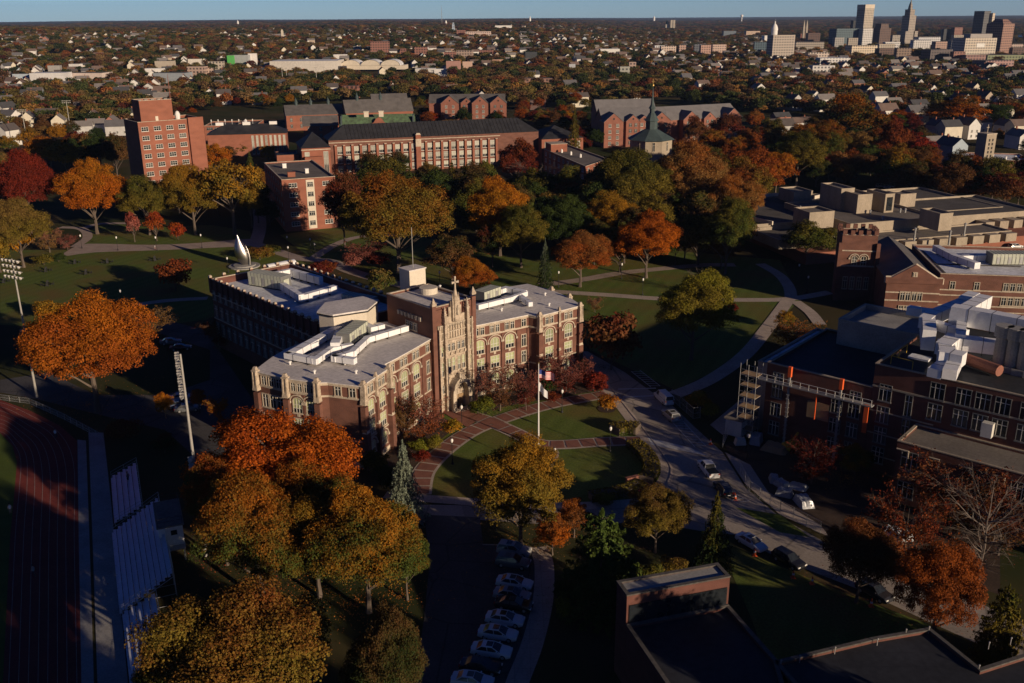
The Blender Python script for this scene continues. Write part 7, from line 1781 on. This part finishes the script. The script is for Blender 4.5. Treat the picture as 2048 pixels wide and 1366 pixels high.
# ------------------------------------------------------------------ vehicles
def car_parts(style):
    """body by cross sections along x (nose at +x); returns [(name, mesh, [sub-parts])]"""
    S = dict(sedan=dict(L=4.75, W=1.84, belt=[(-2.37, .55), (-2.30, .93), (-1.5, .99), (-.6, .96), (.9, .93), (1.25, .90), (2.0, .80), (2.32, .62), (2.38, .5)], gh=[(-1.75, .97), (-1.05, 1.42), (.20, 1.44), (1.15, .92)]),
             suv=dict(L=4.7, W=1.92, belt=[(-2.35, .6), (-2.30, 1.08), (-1.5, 1.12), (-.6, 1.08), (.9, 1.04), (1.2, 1.02), (2.0, .94), (2.28, .78), (2.35, .55)], gh=[(-2.22, 1.08), (-1.95, 1.66), (.20, 1.70), (1.10, 1.03)]),
             van=dict(L=5.6, W=2.02, belt=[(-2.80, .55), (-2.78, 1.25), (-1.5, 1.25), (-.6, 1.22), (1.3, 1.2), (1.75, 1.15), (2.5, 1.02), (2.74, .85), (2.80, .5)], gh=[(-2.78, 1.25), (-2.70, 2.08), (1.05, 2.10), (1.72, 1.17)]),
             pickup=dict(L=5.7, W=2.0, belt=[(-2.85, .7), (-2.83, 1.12), (-1.6, 1.12), (-.8, 1.12), (1.1, 1.12), (1.3, 1.10), (2.5, 1.04), (2.80, .88), (2.85, .6)], gh=[(-.78, 1.12), (-.60, 1.82), (.75, 1.84), (1.45, 1.10)]))[style]
    hw = S['W']/2; V = []; F = []
    for x, zb in S['belt']:
        e_ = abs(x)/(S['L']/2); t = 1-.13*max(0, (e_-.72)/.28)**2; low = .22 if e_ < .93 else .34
        for y, z in ((-hw*t*.93, low), (-hw*t, low+.18), (-hw*t, zb*.78), (-hw*t*.93, zb), (-hw*t*.55, zb+.035), (hw*t*.55, zb+.035), (hw*t*.93, zb), (hw*t, zb*.78), (hw*t, low+.18), (hw*t*.93, low)): V.append((x, y, z))
    n = len(S['belt'])
    for i in range(n-1):
        for j in range(10): F.append((i*10+j, (i+1)*10+j, (i+1)*10+(j+1) % 10, i*10+(j+1) % 10))
    F.append(tuple(range(10))); F.append(tuple((n-1)*10+9-j for j in range(10)))
    b = MB(); b.add(V, F); out = []
    if style == 'pickup': b.box(-1.83, 0, 1.14, 1.98, 1.7, .02, 0, 1)
    a0, a1, a2, a3 = S['gh']; bw = hw*.90; tw = hw*.70
    g = MB(); gv = [(a0[0], -bw, a0[1]), (a3[0], -bw, a3[1]), (a3[0], bw, a3[1]), (a0[0], bw, a0[1]), (a1[0], -tw, a1[1]-.03), (a2[0], -tw, a2[1]-.03), (a2[0], tw, a2[1]-.03), (a1[0], tw, a1[1]-.03)]
    g.add(gv, [(0, 1, 5, 4), (1, 2, 6, 5), (2, 3, 7, 6), (3, 0, 4, 7)])
    r = MB(); ex = .06; xm = (a1[0]+a2[0])/2
    r.box(xm, 0, a1[1]-.05, a2[0]-a1[0]+.1, 2*tw+.06, .07, 0, 0, .94)
    for s in (-1, 1):
        for (p, q) in ((gv[0 if s < 0 else 3], gv[4 if s < 0 else 7]), (gv[1 if s < 0 else 2], gv[5 if s < 0 else 6])): r.tube([p, q], [.06, .05], 4)
        for u in ((.5,) if style != 'van' else (.35, .62)):
            pa = Vector(gv[0 if s < 0 else 3]).lerp(Vector(gv[1 if s < 0 else 2]), u); pb_ = Vector(gv[4 if s < 0 else 7]).lerp(Vector(gv[5 if s < 0 else 6]), u); r.tube([pa, pb_], [.05, .045], 4)
        if style == 'van':
            r.add([(-2.62, s*bw*1.002, 1.3), (.45, s*bw*1.002, 1.3), (.40, s*tw*1.03, 2.05), (-2.62, s*tw*1.03, 2.05)], [(0, 1, 2, 3)])
    out.append(('body', b.mesh('body', [X['paintcol'], X['black']]), [])); out.append(('window', g.mesh('window', X['glass_d']), [])); out.append(('roof', r.mesh('roof', X['paintcol']), []))
    if style in ('sedan', 'suv'): sr = MB(); sr.box(xm+.25, 0, a1[1]+.021, .75, 2*tw*.72, .012); out.append(('sunroof', sr.mesh('sunroof', X['glass_d']), []))
    t = MB(); t.tube([(0, -.11, 0), (0, .11, 0)], .335 if style == 'sedan' else .38, 14); rm = MB(); rm.tube([(0, -.12, 0), (0, .12, 0)], .20, 10)
    wr = .335 if style == 'sedan' else .38
    tm, rmm = t.mesh('tyre', X['tyre']), rm.mesh('rim', X['steel'])
    hl = MB(); hl.box(0, 0, 0, .22, .42, .15); hm_ = hl.mesh('headlight', X['lampglass']); tl = MB(); tl.box(0, 0, 0, .12, .30, .22); tlm = tl.mesh('tail_light', X['red_l'])
    pl = MB(); pl.box(0, 0, 0, .05, .42, .14); plm = pl.mesh('number_plate', X['white']); mi = MB(); mi.box(0, 0, 0, .16, .2, .13); mim = mi.mesh('mirror', X['paintcol'])
    return S, out, wr, tm, rmm, hm_, tlm, plm, mim
CARS = {}
def make_car(style, col, p, rz, label, z=0):
    if style not in CARS: CARS[style] = car_parts(style)
    S, parts, wr, tm, rmm, hm_, tlm, plm, mim = CARS[style]; L, W = S['L'], S['W']
    e = empty({'van': 'van', 'pickup': 'pickup_truck'}.get(style, 'parked_car'), (p[0], p[1], .04+z), rz, label, {'van': 'van', 'pickup': 'pickup truck'}.get(style, 'car'), 'parked vehicles round the hall')
    for n_, me, _ in parts: colr(inst(n_, me, e), col)
    for x in (-L*.30, L*.31):
        for y in (-W*.44, W*.44): w_ = inst('wheel', tm, e, (x, y, wr)); inst('rim', rmm, w_)
    zb = S['belt'][-2][1]
    for s in (-1, 1):
        inst('headlight', hm_, e, (L/2-.13, s*W*.34, zb*.92-.05)); inst('tail_light', tlm, e, (-L/2+.03, s*W*.38, S['belt'][1][1]*.78)); colr(inst('mirror', mim, e, (S['gh'][3][0]-.35, s*(W/2+.05), S['gh'][3][1]+.08)), col)
    inst('number_plate', plm, e, (-L/2-.02, 0, .62))
    return e
WH, SL, BK, GY = (.74, .74, .72), (.38, .38, .37), (.018, .018, .020), (.12, .125, .13)
def heading(a, b): A, B = G(*a), G(*b); return math.atan2(B.y-A.y, B.x-A.x)
hd = heading((1340, 815), (1302, 780))
make_car('van', WH, G(1327, 803), hd, 'white windowless work van parked on the drive'); make_car('suv', SL, G(1342, 837), hd, 'silver estate car parked close behind the white van')
hd = heading((1430, 960), (1398, 920)); make_car('pickup', WH, G(1416, 945), hd, 'white pickup truck parked on the bend of the drive'); make_car('suv', BK, G(1446, 985), hd, 'black estate car behind the white pickup truck')
hd = heading((1470, 1070), (1540, 1110)); make_car('sedan', WH, G(1502, 1092), hd, 'white saloon car parked along the lower drive beside the conifer'); make_car('suv', BK, G(1577, 1128), hd, 'black estate car parked along the lower drive'); make_car('suv', (.03, .03, .035), G(1748, 1192), hd, 'dark car half hidden under the rust trees on the drive')
LOT = [(1028, 1108, 'suv', SL, 'silver estate car at the far end of the car park row'), (1026, 1132, 'suv', GY, 'dark grey estate car second from the far end of the car park'), (1029, 1173, 'sedan', WH, 'white saloon beside the gap in the car park row'), (1024, 1197, 'sedan', (.30, .31, .33), 'grey saloon in the middle of the car park row'), (1028, 1216, 'sedan', BK, 'black low car between the grey and white saloons'), (1010, 1246, 'sedan', (.70, .70, .69), 'white saloon with a dark sunroof in the lower car park'), (996, 1275, 'sedan', (.66, .67, .66), 'white saloon between two other white saloons of the lower car park'), (983, 1309, 'sedan', WH, 'nearest complete white saloon of the car park row'), (962, 1341, 'sedan', BK, 'black saloon at the lower end of the car park row'), (945, 1370, 'sedan', (.68, .69, .70), 'pale saloon cut by the lower frame edge')]
for px, py, st, c, lab in LOT: make_car(st, c, G(px, py), heading((px-30, py-1), (px+30, py+8-.006*(py-1100))), lab)
for px, py, c, lab in ((342, 688, GY, 'shaded grey car on the lane by the rear wing'), (362, 700, BK, 'shaded black car on the lane by the rear wing'), (358, 815, (.10, .13, .2), 'shaded blue car near the little orange trees'), (376, 822, GY, 'second shaded car near the little orange trees'), (365, 800, SL, 'shaded silver car behind the near floodlight pole')):
    make_car('sedan', c, G(px, py), .25, lab)
for px, py, st, c, lab in ((1762, 371, 'suv', SL, 'silver car parked behind the library'), (1778, 373, 'sedan', WH, 'white car parked behind the library'), (1789, 377, 'sedan', (.55, .03, .02), 'red car parked behind the library'), (2030, 493, 'suv', WH, 'white van shaped car at the right edge beside the library')): make_car(st, c, G(px, py+4), .3, lab)
# ------------------------------------------------------------------ site shed, scaffold, sheets, fence, cones
p0, p1 = G(1488, 880), G(1510, 862); rz = math.atan2(p1.y-p0.y, p1.x-p0.x); sh = empty('site_shed', (p0.x, p0.y, 0), rz, 'grey site trailer with a sloping flat roof beside the laboratory', 'shed')
m = MB(); m.box(2.6, 1.9, .5, 6.4, 3.0, 3.0); m.build('wall', X['frame'], sh); m = MB(); m.box(2.6, 1.9, 3.5, 6.9, 3.5, .25); m.build('roof', X['roof_br'], sh); m = MB(); m.box(2.2, .38, .7, .95, .08, 2.1); m.build('door', X['steel'], sh); m = MB(); m.box(4.2, .38, 1.6, 1.2, .07, .9); m.build('window', X['glass_d'], sh); m = MB(); m.box(2.2, -.4, 0, 1.6, 1.3, .5); m.build('step', X['steel'], sh)
def scaffold(e, x0, x1, y0, y1, h, lift=2.0, nm='scaffold'):
    b = MB(); xs = [x0, (x0+x1)/2, x1]
    for x in xs:
        for y in (y0, y1): b.tube([(x, y, 0), (x, y, h+1)], .045, 5)
    z = lift
    while z <= h+.1:
        for y in (y0, y1):
            b.bar((x0, y, z), (x1, y, z), .06); b.bar((x0, y, z+1), (x1, y, z+1), .05)
        for x in xs: b.bar((x, y0, z), (x, y1, z), .06)
        b.bar((x0, y0, z-lift), (x1, y0, z), .05); z += lift
    b.build('tube_frame', X['steel'], e); z = lift
    while z <= h+.1: d = MB(); d.box((x0+x1)/2, (y0+y1)/2, z+.04, x1-x0, y1-y0, .06); d.build('deck', X['wood'], e); z += lift*1.0
w0 = SF.world(-1.9, -1.9); se = empty('scaffold', (w0[0], w0[1], 0), SF.a, 'tube scaffold tower with timber decks at the laboratory\'s left corner', 'scaffold'); scaffold(se, -1.5, 1.5, -1.1, 1.1, 13)
w0 = SF.world(60.5, -11); se = empty('scaffold', (w0[0], w0[1], 0), SF.a, 'tube scaffold against the low laboratory wing at the right edge', 'scaffold'); scaffold(se, -8, -2, -1, 1.2, 9)
w0 = SF.world(0, -1.0); me_ = empty('mast_climber', (w0[0], w0[1], 0), SF.a, 'orange masted work platform hanging across the laboratory facade', 'work platform')
for x in (4.6, 13.4):
    b = MB(); b.box(x, 0, 0, .3, .3, 12.8); [b.box(x, 0, .8*k, .5, .5, .1) for k in range(16)]; b.build('mast', X['conc_g'], me_); b = MB(); b.box(x, 0, 12.8, .55, .55, 1.8); b.build('mast_head', X['orange'], me_)
b = MB(); b.box(9, 0, 11.2, 19.5, 1.1, .18); b.build('deck', X['steel'], me_)
b = MB()
for z in (11.8, 12.4): b.bar((-.7, -.5, z), (18.7, -.5, z), .06)
for k in range(14): b.bar((-.7+1.49*k, -.5, 11.3), (-.7+1.49*k, -.5, 12.4), .05)
b.build('guard_rail', X['wpole'], me_)
for x in (9.6, 17.9): b = MB(); b.box(x, -.3, 6.6, .14 if x < 10 else .7, .2, 4.8); b.build('drop_strip', X['orange'], me_)
def tarp(px, py, r, h, label, m):
    o = G(px, py); e = empty('covered_pallet', o, rn.uniform(0, 3), label, 'pallet', 'covered pallets in the work yard'); n = 9; V = []; F = []
    for i in range(n):
        for j in range(n):
            u, v = i/(n-1)*2-1, j/(n-1)*2-1; d = max(abs(u), abs(v)); V.append((u*r, v*r*.7, (h*(1 if d < .8 else .06)+rn.uniform(-.08, .12)*h) if d < .99 else .02))
    for i in range(n-1):
        for j in range(n-1): F.append((i*n+j, (i+1)*n+j, (i+1)*n+j+1, i*n+j+1))
    b = MB(); b.add(V, F); b.build('sheet', m, e); b = MB(); b.box(0, 0, .0, r*1.7, r*1.1, .14); b.build('pallet', X['wood'], e)
for px, py, r, h, lab, m in ((1548, 962, 1.1, .9, 'small plastic wrapped pallet beside the drive hoarding', 'plastic_s'), (1563, 972, 1.2, .9, 'plastic wrapped pallet second along the yard', 'plastic_s'), (1568, 990, 1.3, 1.0, 'silvery wrapped pallet in the yard middle', 'plastic_s'), (1595, 975, 1.5, .5, 'low flat wrapped pallet behind the others', 'plastic_s'), (1607, 1008, 1.6, 1.1, 'biggest crumpled plastic covered heap in the yard', 'plastic_s'), (1512, 885, 1.4, 1.5, 'pale sheeted stack in front of the site trailer', 'plastic_s'), (1480, 888, 1.0, 1.1, 'cream sheeted stack left of the site trailer', 'cream'), (1550, 900, 2.2, 1.0, 'open skip shaped heap near the boom lift', 'wood'), (1788, 1068, 1.4, .9, 'white sheeted bags behind the rust tree', 'roof_w'), (1806, 1078, 1.3, .9, 'second white sheeted bags behind the rust tree', 'roof_w'), (1838, 1052, 1.2, 1.2, 'timber pallet stack by the bare tree', 'wood')):
    tarp(px, py, r, h, lab, X[m])
q = G(1582, 900); bl = empty('boom_lift', q, rad(35), 'yellow boom lift working in front of the laboratory', 'boom lift')
b = MB(); b.box(0, 0, .5, 3.0, 1.8, .9); b.build('chassis', X['yellow'], bl)
for x in (-1, 1):
    for y in (-.9, .9): b = MB(); b.tube([(x, y-.15, .45), (x, y+.15, .45)], .45, 12); b.build('wheel', X['tyre'], bl)
b = MB(); b.tube([(-.6, 0, 1.3), (2.6, 0, 3.6)], .22, 6); b.build('lower_boom', X['yellow'], bl); b = MB(); b.tube([(2.6, 0, 3.6), (4.0, 0, 5.2)], .16, 6); b.build('upper_boom', X['orange'], bl); b = MB(); b.box(4.4, 0, 5.0, .9, 1.4, 1.1); b.build('basket', X['steel'], bl)
def fence(pts, h, label, solid=None):
    P = [G(*p) for p in pts]; o = P[0]; e = empty('mesh_fence', o, 0, label, 'fence'); b = MB()
    for i in range(len(P)-1):
        a, c = P[i]-o, P[i+1]-o; n = max(1, int((c-a).length/2.2))
        for k in range(n+1): t = a.lerp(c, k/n); b.tube([(t.x, t.y, 0), (t.x, t.y, h)], .04, 5)
    b.build('post', X['steel'], e); b = MB()
    for i in range(len(P)-1):
        a, c = P[i]-o, P[i+1]-o; L = (c-a).length
        for z in (.1, h*.5, h): b.bar((a.x, a.y, z), (c.x, c.y, z), .05)
        n = int(L/.3)
        for k in range(n):
            s, t = a.lerp(c, k/n), a.lerp(c, min(1, (k+4)/n)); b.bar((s.x, s.y, .1), (t.x, t.y, h), .012); b.bar((t.x, t.y, .1), (s.x, s.y, h), .012)
    b.build('mesh', X['steel'], e)
fence([(1343, 800), (1360, 815), (1386, 838), (1400, 836)], 2.2, 'wire mesh fence behind the white van'); fence([(1480, 948), (1500, 985), (1560, 1025), (1640, 1068)], 2.0, 'wire mesh fence along the work yard'); fence([(1445, 895), (1455, 872), (1470, 860)], 2.2, 'short mesh fence by the site trailer'); fence([(0, 800), (60, 808), (130, 840), (205, 880)], 1.2, 'low wire fence round the bend of the track')
cm = MB(); cm.box(0, 0, 0, .42, .42, .05); cm.lathe([(.16, .05), (.10, .4), (.04, .75), (.02, .76)], 0, 0, 10); cme = cm.mesh('traffic_cone', [X['orange']]); bm_ = MB(); bm_.lathe([(.118, .34), (.088, .5), (.02, .501)], 0, 0, 10); bme = bm_.mesh('band', X['wht'])
for px, py, lab in ((1421, 889, 'orange traffic cone at the drive edge near the site trailer'), (1470, 999, 'orange traffic cone beside the black estate car'), (1586, 1156, 'traffic cone on the grass by the lower black car'), (1624, 1168, 'traffic cone on the grass near the lone bay line'), (1742, 1213, 'traffic cone under the rust trees'), (1509, 1111, 'traffic cone beside the white saloon on the drive')):
    o = inst('traffic_cone', cme, None, G(px, py), 0, (1.5, 1.5, 1.5)); tag(o, lab, 'traffic cone', 'orange traffic cones'); inst('band', bme, o)
q = G(1264, 969); m = MB(); m.box(0, 0, .2, 2.2, .5, 1.1); m.box(0, 0, 0, 2.6, .8, .2); m.box(0, 0, 1.3, 2.3, .6, .12); o = m.build('entrance_stone', X['brick_p'], None, q, rad(25)); tag(o, 'low brick entrance sign block beside the magenta flowers', 'sign')
# adirondack chairs on the quad
def chair_mesh():
    b = MB(); b.box(0, 0, .30, .6, .6, .05); b.box(-.34, 0, .3, .06, .62, .75, 0, 0, .9); [b.box(0, s*.36, .5, .8, .12, .04) for s in (-1, 1)]; [b.box(x, s*.36, 0, .07, .07, .5) for s in (-1, 1) for x in (-.3, .3)]; return b.mesh('garden_chair', X['black'])
CM_ = chair_mesh()
for px, py, rel in ((92, 543, 'left of the quad lawn'), (150, 527, 'below the clipped bushes'), (215, 526, 'in the middle of the quad lawn'), (310, 521, 'above the maroon tree'), (95, 571, 'at the lower left of the quad lawn'), (172, 548, 'at the tip of the long shadow'), (8, 565, 'at the left frame edge')):
    c = G(px, py)
    for k in range(4):
        a = k*math.pi/2+.4; o = inst('garden_chair', CM_, None, (c.x+1.3*math.cos(a), c.y+1.3*math.sin(a), 0), a+math.pi); tag(o, f'dark garden chair in the ring of four {rel}', 'chair', f'garden chairs {rel}')
# walkers
def person(px, py, label, top, legs, z=0.0, sit=False):
    p = G(px, py, z); me = bpy.data.meshes.new('person'); h = .0
    J = [(0, 0, .95), (0, 0, 1.25), (0, 0, 1.45), (0, 0, 1.58), (0, .02, 1.72), (.10, 0, .90), (.14, .12, .50), (.13, -.06, .08), (.14, .10, .04), (-.10, 0, .90), (-.13, -.10, .50), (-.12, -.28, .10), (-.13, -.14, .05), (.2, 0, 1.40), (.27, -.06, 1.13), (.28, .10, .93), (-.2, 0, 1.40), (-.27, .06, 1.13), (-.28, .18, .95)]
    E_ = [(0, 1), (1, 2), (2, 3), (3, 4), (0, 5), (5, 6), (6, 7), (7, 8), (0, 9), (9, 10), (10, 11), (11, 12), (2, 13), (13, 14), (14, 15), (2, 16), (16, 17), (17, 18)]
    Rr = [.14, .15, .12, .06, .11, .09, .065, .045, .04, .09, .065, .045, .04, .06, .045, .035, .06, .045, .035]
    me.from_pydata(J, E_, []); me.materials.append(X['skin']); o = inst('person', me, None, (p.x, p.y, z), rn.uniform(0, 6)); md = o.modifiers.new('skin', 'SKIN'); o.modifiers.new('smooth', 'SUBSURF').levels = 1
    for v, r in zip(me.skin_vertices[0].data, Rr): v.radius = (r, r)
    me.skin_vertices[0].data[0].use_root = True; tag(o, label, 'person')
    s = MB(); s.lathe([(.17, .92), (.19, 1.1), (.20, 1.3), (.16, 1.46), (.07, 1.5)], 0, 0, 10); colr(s.build('shirt', X['cloth'], o), top)
    for q in (0, 1):
        k = (5, 6, 7) if q == 0 else (9, 10, 11); t = MB(); t.tube([J[k[0]], J[k[1]], J[k[2]]], [.115, .085, .065], 8); colr(t.build('trouser', X['cloth'], o), legs)
    s = MB(); s.lathe([(.125, 1.70), (.128, 1.78), (.09, 1.84), (.01, 1.86)], 0, 0, 10); colr(s.build('hair', X['cloth'], o), (.03, .02, .015))
person(311, 500, 'walker in a pale shirt on the quad walk beside a lamp post', (.7, .68, .66), (.35, .2, .18)); person(69, 1153, 'runner in grey on the shaded running track', (.3, .32, .33), (.05, .05, .06)); person(112, 876, 'person in white at the bend of the running track', (.75, .75, .75), (.05, .05, .06)); person(257, 964, 'spectator in a white cap standing on the small bleacher', (.04, .05, .09), (.03, .03, .04), 1.2); person(22, 1028, 'person in white at the edge of the sports field', (.7, .7, .7), (.1, .1, .1))
# plant the added off-frame trees, there only to cast shade into view
for i, (x, y, w_, h) in enumerate(OFF):
    e = plant('mid', (x, y, 0), w_, h, PAL['olive'], PAL['brown'], None, 'unseen trees added for shade beyond the lower frame edge'); e['label'] = 'unseen olive brown tree added beyond the lower frame edge for its shade'
finish_labels()
# ------------------------------------------------------------------ the air: one box of even haze round the land
HZ = 3.2e-5
hb = MB(); hb.box(0, 0, -4, 43000, 43000, 400); ho = hb.mesh('haze', [])
hm_, ht, hb_ = newmat('haze_air'); ht.nodes.remove(hb_); pv = ht.nodes.new('ShaderNodeVolumePrincipled'); pv.inputs['Color'].default_value = (.42, .60, 1.0, 1); pv.inputs['Density'].default_value = HZ; pv.inputs['Anisotropy'].default_value = .1
ht.links.new(pv.outputs[0], ht.nodes['Material Output'].inputs['Volume']); ho.materials.append(hm_); tag(inst('haze', ho), kind='stuff')
SC.cycles.volume_bounces = 0
